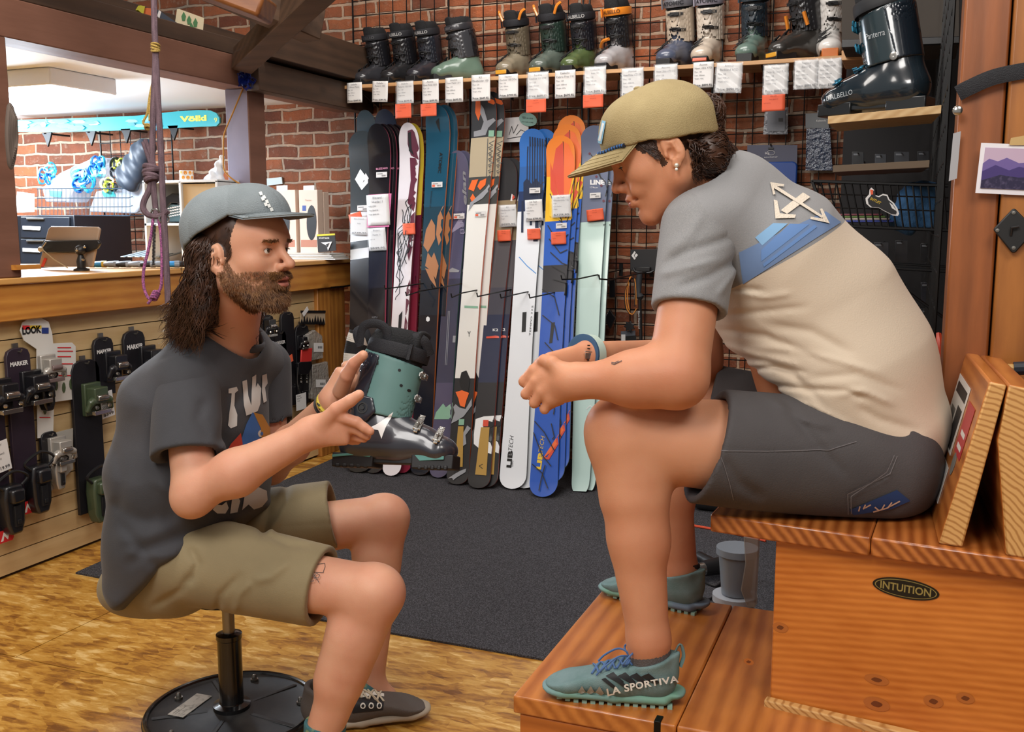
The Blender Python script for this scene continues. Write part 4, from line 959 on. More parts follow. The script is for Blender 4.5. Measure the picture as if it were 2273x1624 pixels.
beard_m = mat('beard_brown', '#6a4830', .5, vary=('#94693f', 60, 2, (1, 1, 1)))
fuzz(bodyM, hM, lambda q, m: (m == 2), 6500, .0065, lambda p, g: np.array([.15, 0, -1.]), beard_m, mO, 'beard', r=.00045)
fuzz(bodyM, hM, lambda q, m: (m == 2) & (q[:, 2] < -.062) & (q[:, 0] > .03), 2600, .013, lambda p, g: np.array([.35, 0, -1.]), beard_m, mO, 'goatee', r=.0006, seed=4)
fuzz(bodyM, hM, lambda q, m: (m != 1) & (q[:, 2] > -.0375) & (q[:, 2] < -.0265) & (q[:, 0] > .078) & (np.abs(q[:, 1]) < .030), 2300, .010, lambda p, g: np.array([.15, np.sign(p[1])*.9+.01, -.75]), beard_m, mO, 'moustache', r=.0006, seed=6)
fuzz(bodyM, hM, lambda q, m: (q[:, 2] > -.052) & (q[:, 2] < -.022) & (q[:, 0] > .028) & (q[:, 0] < .085) & (m == 0) & (np.abs(q[:, 1]) > .02), 900, .006, lambda p, g: np.array([.1, 0, -1.]), beard_m, mO, 'cheek_stubble', r=.0004, seed=9)
brow = lambda q, m: (np.abs(q[:, 2]-(.0375+.05*(np.abs(q[:, 1])-.03)*0)) < .0030-(np.abs(q[:, 1])-.02)*.05) & (q[:, 0] > .055) & (np.abs(q[:, 1]) > .013) & (np.abs(q[:, 1]) < .048)
fuzz(bodyM, hM, brow, 420, .006, lambda p, g: np.array([-.3, np.sign(p[1]), .15]), beard_m, mO, 'eyebrows', seed=11)
fuzz(bodyR, hR, brow, 900, .008, lambda p, g: np.array([-.3, np.sign(p[1]), .1]), hair_m, rO, 'eyebrows', seed=12)
def lash(h, root, col, dz=0):
 mb = MB()
 for y in (-1, 1):
  for t in np.linspace(-1, 1, 13):
   a = np.array([.0885-.004*abs(t), .0320*y+.0115*t, .0225+dz-.0025*t*t]); mb.tube([h.P(*a), h.P(*(a+np.array([.0045, .002*t, -.0005+dz*.2])))], .0004, 3)
 mb.build('eyelashes', col, root)
lash(hM, mO, hair_m); lash(hR, rO, hair_m, -.003)
# --- the customer's hair: bun through the cap opening, curls at the nape
hb_ = [EL(PD(1572, 252, 1.80), (.028, .03, .032), .01), RC(hR.P(-.070, 0, .01), PD(1572, 250, 1.80), .03, .022, .02),
  RC(hR.P(-.055, 0, -.02), PD(1600, 350, 1.86), .052, .026, .03), RC(PD(1600, 345, 1.86), PD(1640, 366, 1.87), .024, .014, .02), RC(hR.P(-.055, .02, -.03), PD(1556, 388, 1.82), .034, .022, .03)]
hairR = sdf_mesh('hair', hb_, PD(1570, 320, 1.8)-.2, PD(1570, 320, 1.8)+.2, .004, hair_m, rO, it=1)
r2_ = np.random.default_rng(8)
def nape(i):
 a = r2_.uniform(0, 1); b = r2_.uniform(0, 1); s0 = PD(1524+40*a, 308+22*a+55*b, 1.735+.10*b); k = r2_.uniform(0, 1)
 e = PD(1540+115*k, 398-30*k+r2_.uniform(-14, 12), 1.76+.13*k+r2_.uniform(-.02, .04)); mid = (s0+e)/2+zz_*r2_.uniform(-.01, .030)-fwd*r2_.uniform(.01, .045)
 ph = r2_.uniform(0, 6); P = []
 for t in np.linspace(0, 1, 14):
  p = s0*(1-t)**2+2*mid*t*(1-t)+e*t*t; am = .005*min(1, 2*t); P.append(p+zz_*am*math.sin(ph+t*22)+rt*am*math.cos(ph+t*22))
 return P, r2_.uniform(.0009, .0017)
strands('hair_curls', nape, 1100, hair_m, rO)
def bun(i):
 c = PD(1572, 252, 1.80); ax = nrm(r2_.normal(0, 1, 3)); u = nrm(np.cross(ax, [0, 0, 1.])); v = np.cross(ax, u); a0 = r2_.uniform(0, 6); R_ = r2_.uniform(.022, .032)
 return [c+R_*(math.cos(a0+t)*u+math.sin(a0+t)*v)+np.array([0, 0, .006*math.sin(3*t)]) for t in np.linspace(0, r2_.uniform(1.5, 3.4), 12)], .0013
strands('hair_bun', bun, 260, hair_m, rO)
def cropped(i):
 x = r2_.uniform(.018, .046); z = r2_.uniform(.004, .052); y = r2_.choice([-1, 1])
 if x > .024+z*.5: return None
 a = np.array([x, y*(.0765-.0*x-.22*max(0, x-.01)), z]); d = np.array([-.5, y*.25, -.9])*.010
 return [hR.P(*(a+d*t)) for t in (0, .5, 1)], .0006
strands('side_hair', cropped, 700, hair_m, rO, sides=3)
mb = MB(); e_ = hR.P(-.004, .0855, -.024); mb.ball(e_, .0042, 10); mb.ball(e_+np.array([0, 0, -.007]), .003, 8); mb.build('earring', mat('pearl', '#d8d2c4', .2, metal=.3), rO)
# surface locks that follow the flow of the hair mass
def locks(obj, h, n, target, ln, name, m, root, seed, wav=.003, rr=(.0008, .0015), pull=0., zmax=9.):
 me = obj.data; nf = len(me.polygons); C_ = np.zeros(nf*3); me.polygons.foreach_get('center', C_); C_ = C_.reshape(-1, 3)
 N_ = np.zeros(nf*3); me.polygons.foreach_get('normal', N_); N_ = N_.reshape(-1, 3); rg = np.random.default_rng(seed); cand = np.where(h.loc(C_)[:, 2] < zmax)[0]; pk = rg.choice(cand, n)
 def g(i):
  c = C_[pk[i]]; nn = N_[pk[i]]; d = np.asarray(target(c)); ph = rg.uniform(0, 6); L_ = ln*rg.uniform(.6, 1.4); P = []; p = c-nn*.001
  s_ = nrm(np.cross(nn, d)+1e-6)
  for t in range(9):
   P.append(p+nn*(.0035*math.sin(min(t, 6)*.5))+s_*wav*math.sin(ph+t*.9)); dd = nrm(d-nn*np.dot(d, nn)+nn*(.05-pull*t)); p = p+dd*L_/8
  return P, rg.uniform(*rr)
 return strands(name, g, n, m, root)
locks(hairR, hR, 1500, lambda c: nrm(PD(1650, 372, 1.87)-c) if proj(c)[1] > 290 else nrm(np.cross(c-PD(1572, 252, 1.8), fwd)), .026, 'hair_waves', hair_m, rO, 31, wav=.0022, pull=.16)
locks(hairM, hM, 2200, lambda c: np.array([0, 0, -1.])-.35*hM.R[0], .06, 'hair_waves', hair_m, mO, 32, wav=.004, pull=.10, zmax=.055)
# --- shoes
def shoe(root, O, toe, upv, sc, style, M_):
 X = nrm(toe); Z = nrm(np.asarray(upv)-X*np.dot(upv, X)); Y = np.cross(Z, X)
 sh = bpy.data.objects.new('shoe', None); COL.objects.link(sh); sh.empty_display_size = .05
 def W(o): return o
 def T(p): return O+sc*(p[0]*X+p[1]*Y+p[2]*Z)
 R = np.array([X, Y, Z])
 rc = lambda a, b, ra, rb, k=.01, op='u': RC(T(a), T(b), ra*sc, rb*sc, k*sc, op)
 el = lambda c, r, k=.01, op='u': EL(T(c), np.array(r)*sc, k*sc, op, R)
 ec = lambda a, b, wa, wb, k=.02, op='u': EC(T(a), T(b), np.array(wa)*sc, np.array(wb)*sc, Y, k*sc, op)
 C0 = T((.14, 0, .06)); e = .20
 setpar(sh, root)
 run = style == 'run'
 upr = [ec((.040, 0, .050), (.12, 0, .052), (.037, .042), (.040, .040)), ec((.12, 0, .050), (.225, 0, .036), (.040, .036), (.040, .021), .03), el((.235, 0, .032), (.042, .040, .024), .02), rc((.050, 0, .06), (.056, 0, .098 if run else .085), .039, .047, .02)]
 if run: upr += [rc((.014, 0, .07), (.004, 0, .128), .012, .008, .02)]
 upr += [ec((.085, 0, .085), (.16, 0, .058), (.022, .014), (.026, .014), .015)]
 cutn = nrm(Z-X*.0)
 upr += [HS(T((0, 0, .012)), -Z, .002), rc((.056, 0, .070), (.058, 0, .17), .030, .045, .006, 's'), HS(T((.05, 0, .098 if run else .092)), nrm(Z+X*.30), .004)]
 o = sdf_mesh('upper', upr, C0-e, C0+e, .0028, M_['upper'], None, it=1, sharp=60); o.parent = sh; o.matrix_parent_inverse = Matrix.Identity(4)
 hs = .030 if run else .026
 so = [ec((.028, 0, .016), (.13, 0, .016), (.034 if not run else .038, .016), (.038, .016), .01), ec((.13, 0, .016), (.238, 0, .018), (.038, .016), (.041, .013), .01), el((.242, 0, .019), (.044, .041, .013), .01)]
 if run: so += [el((.005, 0, .028), (.022, .030, .016), .012)]
 rock = (lambda p: -(((p-T((0, 0, 0)))@Z)/sc-np.clip(((p-T((0, 0, 0)))@X)/sc-.19, 0, 1)**2*2.4)*sc, .003, 'i')
 so += [HS(T((0, 0, hs)), Z, .003), rock]
 o2 = sdf_mesh('sole', so, C0-e, C0+e, .003, M_['sole'], None, it=1, sharp=60); o2.parent = sh; o2.matrix_parent_inverse = Matrix.Identity(4)
 mb = MB()
 if run:
  for i in range(14):
   for y in (-1, 1):
    x = .012+i*.0175; z = max(0, x-.19)**2*2.4; mb.obox(T((x+.004, y*.022, z+.0030)), X*sc*.005, Y*sc*.009, Z*sc*.0035)
  lg = mb.build('lugs', M_['lug'], None, smooth=False); lg.parent = sh; lg.matrix_parent_inverse = Matrix.Identity(4)
 # laces over the tongue
 mb = MB(); bv = bvh_of(o)
 def top(x, y):
  h_ = bv.ray_cast(Vector(T((x, y, .2))), Vector(-Z), 1); return np.array(h_[0])+Z*.003 if h_[0] is not None else T((x, y, .07))
 n = 5
 for i in range(n):
  x0 = .095+i*.017; x1 = x0+.014
  for y in (-1, 1):
   mb.tube(cr([top(x0, y*.024), top(x0+.006, 0)+Z*.002, top(x1, -y*.024)], 4), .0024*sc, 6, flat=.6)
 kx = top(.092, 0)+Z*.006
 for y in (-1, 1):
  mb.tube(cr([kx, kx+Y*y*.026*sc+Z*.020*sc+X*.00, kx+Y*y*.044*sc+Z*.002+X*.02*sc, kx+Y*y*.024*sc-Z*.006+X*.012*sc, kx], 6), .0022*sc, 6)
  mb.tube(cr([kx, kx+Y*y*.02*sc+X*.03*sc+Z*.006, kx+Y*y*.032*sc+X*.06*sc-Z*.012, kx+Y*y*.034*sc+X*.075*sc-Z*.030*sc], 6), .0022*sc, 6)
 lc = mb.build('laces', M_['lace'], None); lc.parent = sh; lc.matrix_parent_inverse = Matrix.Identity(4)
 return sh, T, (X, Y, Z), o, o2
def sock(root, a, b, ra, rb, m):
 pr = [RC(a, b, ra, rb, 0)]; d = nrm(b-a)
 ribs = (lambda p: -.0012*np.abs(np.sin(8*np.arctan2((p-a)@np.cross(d, rt), (p-a)@rt)*2)), 0, 'd')
 C0 = (a+b)/2
 return sdf_mesh('sock', pr+[ribs, HS(b, d, .003)], C0-.16, C0+.16, .0025, m, root, it=1)
runM = dict(upper=mat('shoe_teal', '#5f7c7b', .7, vary=('#70898a', 30, 3, (1, 1, 1)), bump=(700, .3)), sole=mat('shoe_sole_green', '#6f9a86', .65, vary=('#6a7c8e', 5, 2, (1, 1, 1), .45, .6)), lug=mat('shoe_lug', '#8fb0a0', .7), lace=mat('lace_blue', '#4a6a9a', .7))
stz = .336
toeA = PZ(1205, 1555, stz); heelA = PZ(1525, 1578, stz)
d0 = nrm(toeA-heelA)
shA, TA, fA, uA, sA = shoe(rO, heelA+d0*.012+dp*.030, d0, zz_, np.linalg.norm(toeA-heelA)/.296, 'run', runM)
runD = dict(runM);
toeB = PZ(1330, 1318, stz); heelB = PZ(1572, 1368, stz); d1 = nrm(toeB-heelB)
shB, TB, fB, uB, sB = shoe(rO, heelB+d1*.008+dp*.02, d1, zz_, np.linalg.norm(toeB-heelB)/.296, 'run', runM)
sk = mat('sock_grey', '#5a5454', .9, bump=(400, .4))
sock(rO, TA((.056, 0, .06)), PD(1440, 1406, 1.80), .034, .0405, sk); sock(rO, TB((.056, 0, .06)), PD(1516, 1248, 2.25), .034, .038, mat('sock_dark', '#2c2829', .9, bump=(400, .4)))
# markings on the near running shoe
bvA = bvh_of([uA, sA])
wh = mat('print_white', '#e0ddd4', .6); bkp = mat('print_black', '#16181c', .6)
tri = [(textpx('LA SPORTIVA', 1350, 1540, 1502, 1512, 15, .03, curve=2, cw=1.1), 0)]
pol = [([(1345+k*26, 1500), (1362+k*26, 1492), (1385+k*26, 1512), (1378+k*26, 1518)], 1) for k in range(4)]
pol += [([(1336+k*26, 1507), (1345+k*26, 1504), (1368+k*26, 1522), (1362+k*26, 1526)], 1) for k in range(3)]
pol += [([(1282+k*20, 1532), (1292+k*20, 1520), (1302+k*20, 1534), (1296+k*20, 1538)], 2) for k in range(3)]
decal('shoe_print', bvA, pol, [wh, bkp, mat('print_taupe', '#8a8478', .6)], rO, h=8, off=.0015, tri=tri)
mb = MB()
for x, y in ((1400, 1463), (1411, 1473)):
 h_ = bvA.ray_cast(Vector(CP), Vector(nrm(ray(x, y))), 9)
 if h_[0] is not None:
  p = np.array(h_[0]); mb.tube([p+np.array(h_[1])*.0015+(rt*math.cos(a)+zz_*math.sin(a))*.0042 for a in np.linspace(0, 6.283, 12, endpoint=False)], .0012, 6, closed=True)
mb.build('eyelets', wh, rO)
# pull tab at the heel
mb = MB(); mb.tube(cr([TA((.012, 0, .10)), TA((-.002, 0, .128)), TA((-.010, 0, .105)), TA((-.004, 0, .08))], 6), .005, 8, flat=.4); mb.build('pull_tab', runM['upper'], rO)
# the man's skate shoe (far foot) and socks
vM = dict(upper=mat('suede_brown', '#5c544f', .9, bump=(600, .3)), sole=mat('rubber_offwhite', '#a89c8a', .6), lug=mat('rubber_offwhite', '#a89c8a', .6), lace=mat('lace_cream', '#c9bda6', .8))
toeV = PZ(957, 1585, 0); hv_ = PZ(735, 1612, 0); d2 = nrm(toeV-hv_)
shV, TV, fV, uV, sV = shoe(mO, toeV-d2*.318, d2, zz_, 1.12, 'skate', vM)
bvV = bvh_of([uV]);
band = [(782, 1556), (800, 1545), (830, 1540), (848, 1546), (852, 1562), (850, 1575), (782, 1582)]
decal('shoe_patch', bvV, [(band, 0)], [bkp], mO, h=8, off=.0015)
decal('shoe_stripe', bvV, [([(800, 1541), (826, 1534), (852, 1540), (852, 1547), (828, 1543), (804, 1549)], 0)]+[([(805+k*18+6*math.cos(a), 1566+6*math.sin(a)) for a in np.linspace(0, 6.28, 10, endpoint=False)], 0) for k in range(3)], [wh], mO, h=6, off=.0022)
decal('shoe_swirls', bvV, [([(805+k*18+3.5*math.cos(a), 1566+3.5*math.sin(a)) for a in np.linspace(0, 6.28, 10, endpoint=False)], 0) for k in range(3)], [bkp], mO, h=6, off=.0028)
tq = mat('sock_teal', '#3f6f76', .9, vary=('#a8b46a', 30, 2, (1, 1, 1), .5, .7), bump=(400, .5))
sock(mO, an_n+np.array([0, 0, -.10]), PD(722, 1600, 2.10), .042, .044, tq); sock(mO, TV((.055, 0, .06)), PD(822, 1530, 2.47), .038, .038, tq)
vN = dict(vM)
nd = nrm(rt*.85+dp*.15*0-dp*.35); shoe(mO, np.array([an_n[0], an_n[1], 0])-nd*.055, nd, zz_, 1.06, 'skate', vM)
# wrist things
def ringband(name, c, ax, r, w_, t, m, root, flat=1.):
 mb = MB(); ax = nrm(ax); mb.lathe([(r, -w_/2), (r+t, -w_/2+t*.3), (r+t, w_/2-t*.3), (r, w_/2)], c, ax, 28); return mb.build(name, m, root)
dw = nrm(rw_f-re_f); wc_ = PD(1303, 788, 1.905)
ringband('watch_strap', wc_, dw, .0375, .022, .003, mat('strap_mint', '#b9cdc2', .6), rO)
ringband('watch_edge', wc_+dw*.013, dw, .0377, .006, .003, mat('strap_navy', '#2e4f70', .6), rO)
mb = MB(); bw = -fwd*.041; mb.obox(wc_+bw*1.0+zz_*-.002, dw*.010, zz_*.0055, fwd*.0022); mb.tube([wc_+bw*1.03+dw*.011+zz_*.006, wc_+bw*1.03-dw*.011+zz_*.006], .0012, 6); mb.build('watch_buckle', mat('steel', '#b8b6b0', .25, .9), rO, bevel=.001)
mb = MB()
for k in range(5): mb.obox(wc_-fwd*.0408+zz_*(.018-.0*k)*(1 if k == 0 else 0)+zz_*(-.022+.0062*k if k < 3 else .012+.006*(k-3)), dw*.004, zz_*.0011, fwd*.0016)
mb.build('strap_holes', bkp, rO, smooth=False)
wb = PD(735, 893, 2.17); da = nrm(wr_f-el_f)
ringband('bracelet', wb-da*.004, da, .029, .008, .004, mat('bracelet_yellow', '#c9b53c', .6, vary=('#2a2a20', 150, 2, (1, 1, 1), .5, .6)), mO)
ringband('bracelet_dark', wb-da*.020, da, .0295, .004, .003, mat('bracelet_black', '#1c1a1a', .5), mO)
# tattoos: fine ink lines on the skin
bvB = bvh_of(bodyM)
inkline('tattoo', bvB, [[(700, 1253), (721, 1250), (722, 1258), (719, 1266), (718, 1271), (697, 1270), (699, 1262), (700, 1253)], [(694, 1270), (697, 1250), (690, 1256)], [(688, 1268), (690, 1257)], [(684, 1270), (686, 1260)], [(682, 1291), (684, 1275), (690, 1280), (692, 1272), (698, 1282), (704, 1274), (712, 1278), (709, 1284), (700, 1283), (708, 1288), (710, 1293)], [(682, 1291), (700, 1290)], [(697, 1275), (703, 1281), (700, 1286)]], mO)
inkline('tattoo', bvh_of(bodyR), [[(1357, 807), (1364, 809), (1372, 805), (1381, 801)], [(1358, 805), (1366, 806), (1374, 802)]], rO, 1.6)
# prints on the back of the two-tone tee
bvS = bvh_of([shirtR, sleeveR])
cream = mat('print_cream', '#d6cbbb', .85, bump=(280, .3)); b1 = mat('print_sky', '#7ba4c9', .85); b2 = mat('print_blue', '#5f82b6', .85); b3 = mat('print_slate', '#667ea4', .85)
decal('back_print', bvS, [([(1650, 630), (1866, 494), (1832, 470), (1640, 560)][::1], 3),
 ([(1676, 527), (1716, 496), (1748, 497), (1692, 545)], 1), ([(1690, 555), (1752, 498), (1795, 499), (1690, 580)], 2), ([(1694, 585), (1806, 500), (1812, 505), (1696, 592)], 2),
 ([(1732, 469), (1781, 430), (1797, 440), (1746, 477)], 0), ([(1716, 446), (1724, 448), (1730, 476), (1765, 479), (1763, 486), (1720, 487)], 0), ([(1707, 407), (1738, 412), (1737, 417), (1722, 416), (1824, 482), (1822, 487), (1715, 420), (1719, 434), (1714, 435)], 0), ([(1838, 498), (1796, 489), (1797, 484), (1824, 488), (1817, 467), (1822, 466)], 0)],
 [cream, b1, b2, b3], rO, h=9, off=.0016)
# print on the man's tee
bvT = bvh_of([shirtM]); ro_ = mat('print_red', '#b23a2a', .8); bl = mat('print_royal', '#3460a0', .8); oc = mat('print_ochre', '#a8742a', .8); cw_ = mat('print_offwhite', '#c2bdb8', .85)
decal('front_print', bvT, [
 ([(506, 862), (524, 858), (527, 866), (520, 872), (519, 900), (526, 920), (525, 945), (512, 951), (505, 944), (508, 915), (512, 890), (513, 872), (506, 872)], 3),
 ([(536, 846), (546, 842), (550, 880), (556, 900), (558, 836), (567, 830), (566, 860), (570, 850), (578, 862), (576, 896), (570, 912), (556, 918), (545, 922), (540, 900)], 3),
 ([(580, 832), (590, 828), (592, 850), (586, 860), (590, 890), (583, 894), (579, 870)], 3),
 ([(530, 985), (545, 940), (558, 915), (578, 925), (580, 960), (560, 1000), (545, 1020)], 1), ([(560, 915), (580, 920), (597, 950), (597, 985), (580, 990), (576, 950)], 2), ([(497, 1010), (510, 985), (532, 960), (536, 985), (520, 1010)], 0),
 ([(470, 1130), (478, 1118), (490, 1120), (500, 1112), (505, 1126), (498, 1138), (480, 1138)], 3), ([(508, 1138), (512, 1108), (524, 1100), (530, 1110), (524, 1135)], 3), ([(534, 1130), (540, 1096), (552, 1092), (560, 1084), (570, 1080), (588, 1088), (590, 1108), (578, 1122), (560, 1128), (548, 1118)], 3)],
 [ro_, bl, oc, cw_], mO, h=9, off=.0018)
decal('print_eye', bvT, [([(553+9*math.cos(a), 976+10*math.sin(a)) for a in np.linspace(0, 6.28, 14, endpoint=False)], 0), ([(577+7*math.cos(a), 962+8*math.sin(a)) for a in np.linspace(0, 6.28, 14, endpoint=False)], 0)], [cw_], mO, h=7, off=.0026)
decal('print_pupil', bvT, [([(554+4*math.cos(a), 976+4.5*math.sin(a)) for a in np.linspace(0, 6.28, 12, endpoint=False)], 0), ([(578+3*math.cos(a), 962+4*math.sin(a)) for a in np.linspace(0, 6.28, 12, endpoint=False)], 0)], [bl], mO, h=7, off=.0034)
# pocket patch on the shorts
bvK = bvh_of(shortsR)
decal('pocket_patch', bvK, [([(1885, 1130), (1990, 1086), (2020, 1110), (1978, 1128), (1895, 1141)], 0)], [mat('patch_navy', '#1f3a6a', .8)], rO, h=8, off=.002)
inkline('pocket_fern', bvK, [[(1893, 1140), (1915, 1128), (1932, 1119)], [(1905, 1133), (1908, 1122)], [(1915, 1128), (1920, 1118)], [(1937, 1134), (1965, 1126), (1996, 1110)], [(1955, 1129), (1962, 1117)], [(1968, 1125), (1978, 1112)], [(1950, 1130), (1940, 1122)]], rO, 3, mat('print_peach', '#c8a890', .8)).location = -fwd*.0014
inkline('stitching', bvK, [[(1578, 880), (1588, 950), (1600, 1010), (1620, 1075), (1628, 1108)], [(1580, 1000), (1700, 1001), (1840, 998), (1900, 980)], [(1990, 1012), (1975, 1050), (1880, 1094), (1882, 1138)], [(1983, 1010), (1966, 1046), (1888, 1099), (1889, 1136)]], rO, 1.6, mat('stitch_grey', '#6a6668', .8))
# ---------------------------------------------------------------- stool
blk = mat('black_enamel', '#0e0e10', .22, coat=.4); chrome = mat('chrome', '#b9b7b2', .18, metal=.95); stl = mat('dull_steel', '#8d8a84', .35, metal=.9); dust = mat('dusty_black', '#1a1a1c', .5, vary=('#33322f', 14, 5, (1, 1, 1), .5, .75))
sc_ = PZ(516, 1592, 0); st = thing('stool', 'low round pedestal stool with black disc base and chrome post under the bearded man', 'stool', tuple(sc_))
R0 = .205
mb = MB(); mb.lathe([(0, .028), (.04, .030), (.06, .022), (R0-.02, .016), (R0-.012, .020), (R0, .024), (R0+.006, .018), (R0+.004, .002), (R0-.004, 0), (0, 0)][::-1], sc_, n=64); mb.build('base', dust, st)
mb = MB(); mb.tube([sc_+R0*.985*np.array([math.cos(a), math.sin(a), 0])+zz_*.021 for a in np.linspace(0, 6.2832, 64, endpoint=False)], .007, 8, closed=True); mb.build('rim', blk, st)
for k in range(5):
 a = k*2*math.pi/5+.62; c = sc_+.165*np.array([math.cos(a), math.sin(a), 0])+zz_*.018
 mb = MB(); mb.lathe([(.010, 0), (.010, .005), (.0065, .005), (.0065, .011), (.004, .016), (0, .017)], c, n=14); mb.build('acorn_nut', stl, st)
 mb = MB(); mb.bar(sc_+.03*np.array([math.cos(a+.6), math.sin(a+.6), 0])+zz_*.022, sc_+.19*np.array([math.cos(a+.6), math.sin(a+.6), 0])+zz_*.017, .012, .004); mb.build('rib', dust, st, bevel=.002)
topz = .36
mb = MB(); mb.lathe([(0, .02), (.045, .022), (.045, .038), (.030, .042), (.029, .046), (.029, .205), (.031, .207), (.031, .218), (.019, .222), (0, .222)], sc_, n=32); mb.build('column', blk, st)
mb = MB(); mb.lathe([(.0145, .2), (.0145, .31), (.022, .312)], sc_, n=24); mb.build('piston', stl, st)
mb = MB(); mb.lathe([(0, .306), (.05, .306), (.095, .315), (.10, .325), (.09, .335), (0, .337)], sc_, n=48); mb.build('seat', mat('black_vinyl', '#141416', .4), st)
mb = MB(); O_ = PZ(372, 1582, .026); a_ = nrm(PZ(445, 1530, .026)-O_); b_ = np.cross(zz_, a_)
mb.prism([(0, 0), (.115, 0), (.115, -.045), (0, -.045)], O_+b_*.0+zz_*-.004, a_, b_, zz_*.0012); mb.build('paper_label', mat('worn_label', '#bdb9b0', .7, vary=('#8c8880', 60, 3, (1, 1, 1), .5, .7)), st, smooth=False)
mb = MB()
for k in range(5): put_text(mb, ['Model No.', 'Made for seated use only', 'Lot', 'Inspect before use', 'No.'][k], O_+a_*.008-b_*(.012+.007*k)+zz_*-.0024, a_, b_, height=.0035)
mb.build('label_text', mat('label_ink', '#3a3a38', .8), st, smooth=False)
# ---------------------------------------------------------------- fitting bench
fir = wood('fir_orange', '#c07030', '#96501e', 0, 10, .32, coat=.35, ring=1.2, con=.26); firy = wood('fir_step', '#c47a38', '#96501e', 1, 9, .30, coat=.4, ring=1.0, con=.22)
firp = wood('fir_panel', '#d98538', '#b05c1a', 0, 26, .33, coat=.4, con=.15); firz = wood('fir_upright', '#b06a30', '#84481c', 2, 9, .4, coat=.3, con=.22)
endg = None
def endgrain():
 m = mat('end_grain', '#c79a5a', .6); nt, b, N, L = tex_nodes(m)
 tc = N('ShaderNodeTexCoord'); mp = N('ShaderNodeMapping'); L(tc.outputs['Object'], mp.inputs[0]); mp.inputs['Location'].default_value = (-.05, -1.7, -.62)
 w_ = N('ShaderNodeTexWave'); w_.wave_type = 'RINGS'; w_.rings_direction = 'SPHERICAL'; w_.inputs['Scale'].default_value = 34; w_.inputs['Distortion'].default_value = 2.5; w_.inputs['Detail'].default_value = 2; w_.inputs['Detail Scale'].default_value = 1.2; L(mp.outputs[0], w_.inputs[0])
 r = N('ShaderNodeValToRGB'); r.color_ramp.elements[0].color = lin('#a8743a'); r.color_ramp.elements[1].color = lin('#cf9f60'); r.color_ramp.elements[1].position = .5; L(w_.outputs[0], r.inputs[0]); L(r.outputs[0], b.inputs['Base Color']); return m
endg = endgrain()
bO = PZ(1640, 1585, .336); be = thing('fitting_bench', 'orange varnished timber bench with step and leaning backrest, under the person in tan cap', 'bench', (bO[0], bO[1], 0))
SZ = .681; ex = nrm((PZ(2266, 1241, SZ)-PZ(1577, 1140, SZ))*np.array([1, 1, 0])); ey = np.cross(zz_, ex)
S0 = PZ(1577, 1140, SZ)
SB = nrm((PZ(1603, 1112, SZ)-S0)*np.array([1, 1, 0])); LB = .62
def plank(name, P0, u, lu, v, lv, z0, z1, m, bevel=.004, par=be):
 mb = MB(); mb.obox(P0+u*lu/2+v*lv/2+zz_*((z0+z1)/2-P0[2]), u*lu/2, v*lv/2, zz_*(z1-z0)/2); return mb.build(name, m, par, bevel=bevel)
# seat boards (grain across, end grain towards the camera)
n1_ = .28
plank('seat_board', S0, ex, n1_-.001, SB, LB, SZ-.034, SZ, wood('fir_seat', '#bd7236', '#864418', 1, 11, .3, coat=.45, ring=1.3, con=.32))
plank('seat_board', S0+ex*n1_, ex, .30, SB, LB, SZ-.034, SZ, wood('fir_seat', '#bd7236', '#864418', 1, 11, .3, coat=.45, ring=1.3, con=.32))
plank('seat_board', S0+ex*(n1_+.301), ex, .30, SB, LB, SZ-.034, SZ, wood('fir_seat', '#bd7236', '#864418', 1, 11, .3, coat=.45, ring=1.3, con=.32))
# side panel and box
pz = SZ-.035; pA = PZ(1640, 1588, .336); pT = PZ(1676, 1201, pz)
p0 = S0+ex*.115+ey*.022; p0[2] = 0
mb = MB(); mb.obox(p0+ex*.33+ey*.010+zz_*(.34+pz)/2, ex*.33, ey*.010, zz_*(pz-.34)/2)
mb.build('side_panel', firp, be, bevel=.003)
mb = MB(); mb.obox(p0+ex*.33+ey*.010+zz_*.17, ex*.33, ey*.010, zz_*.169); mb.build('lower_panel', firp, be, bevel=.003)
mb = MB(); mb.obox(p0+ex*.675+ey*.02+zz_*pz/2, ex*.012, ey*.02, zz_*pz/2); mb.build('edge_strip', wood('pale_ply', '#c99a58', '#a87a3c', 2, 12, .5, knots=False), be, bevel=.002)
mb = MB(); mb.obox(p0+ex*.010+ey*.30+zz_*(.34+pz)/2, ex*.010, ey*.29, zz_*(pz-.34)/2); mb.build('front_panel', firz, be, bevel=.003)
mb = MB(); mb.obox(p0+ex*.33+ey*.58+zz_*pz/2, ex*.33, ey*.01, zz_*pz/2-.002); mb.build('back_panel', firz, be, bevel=.003)
mb = MB(); mb.obox(p0+ex*.345-ey*.012+zz_*.318, ex*.35, ey*.010, zz_*.03); mb.build('base_trim', endg, be, bevel=.003)
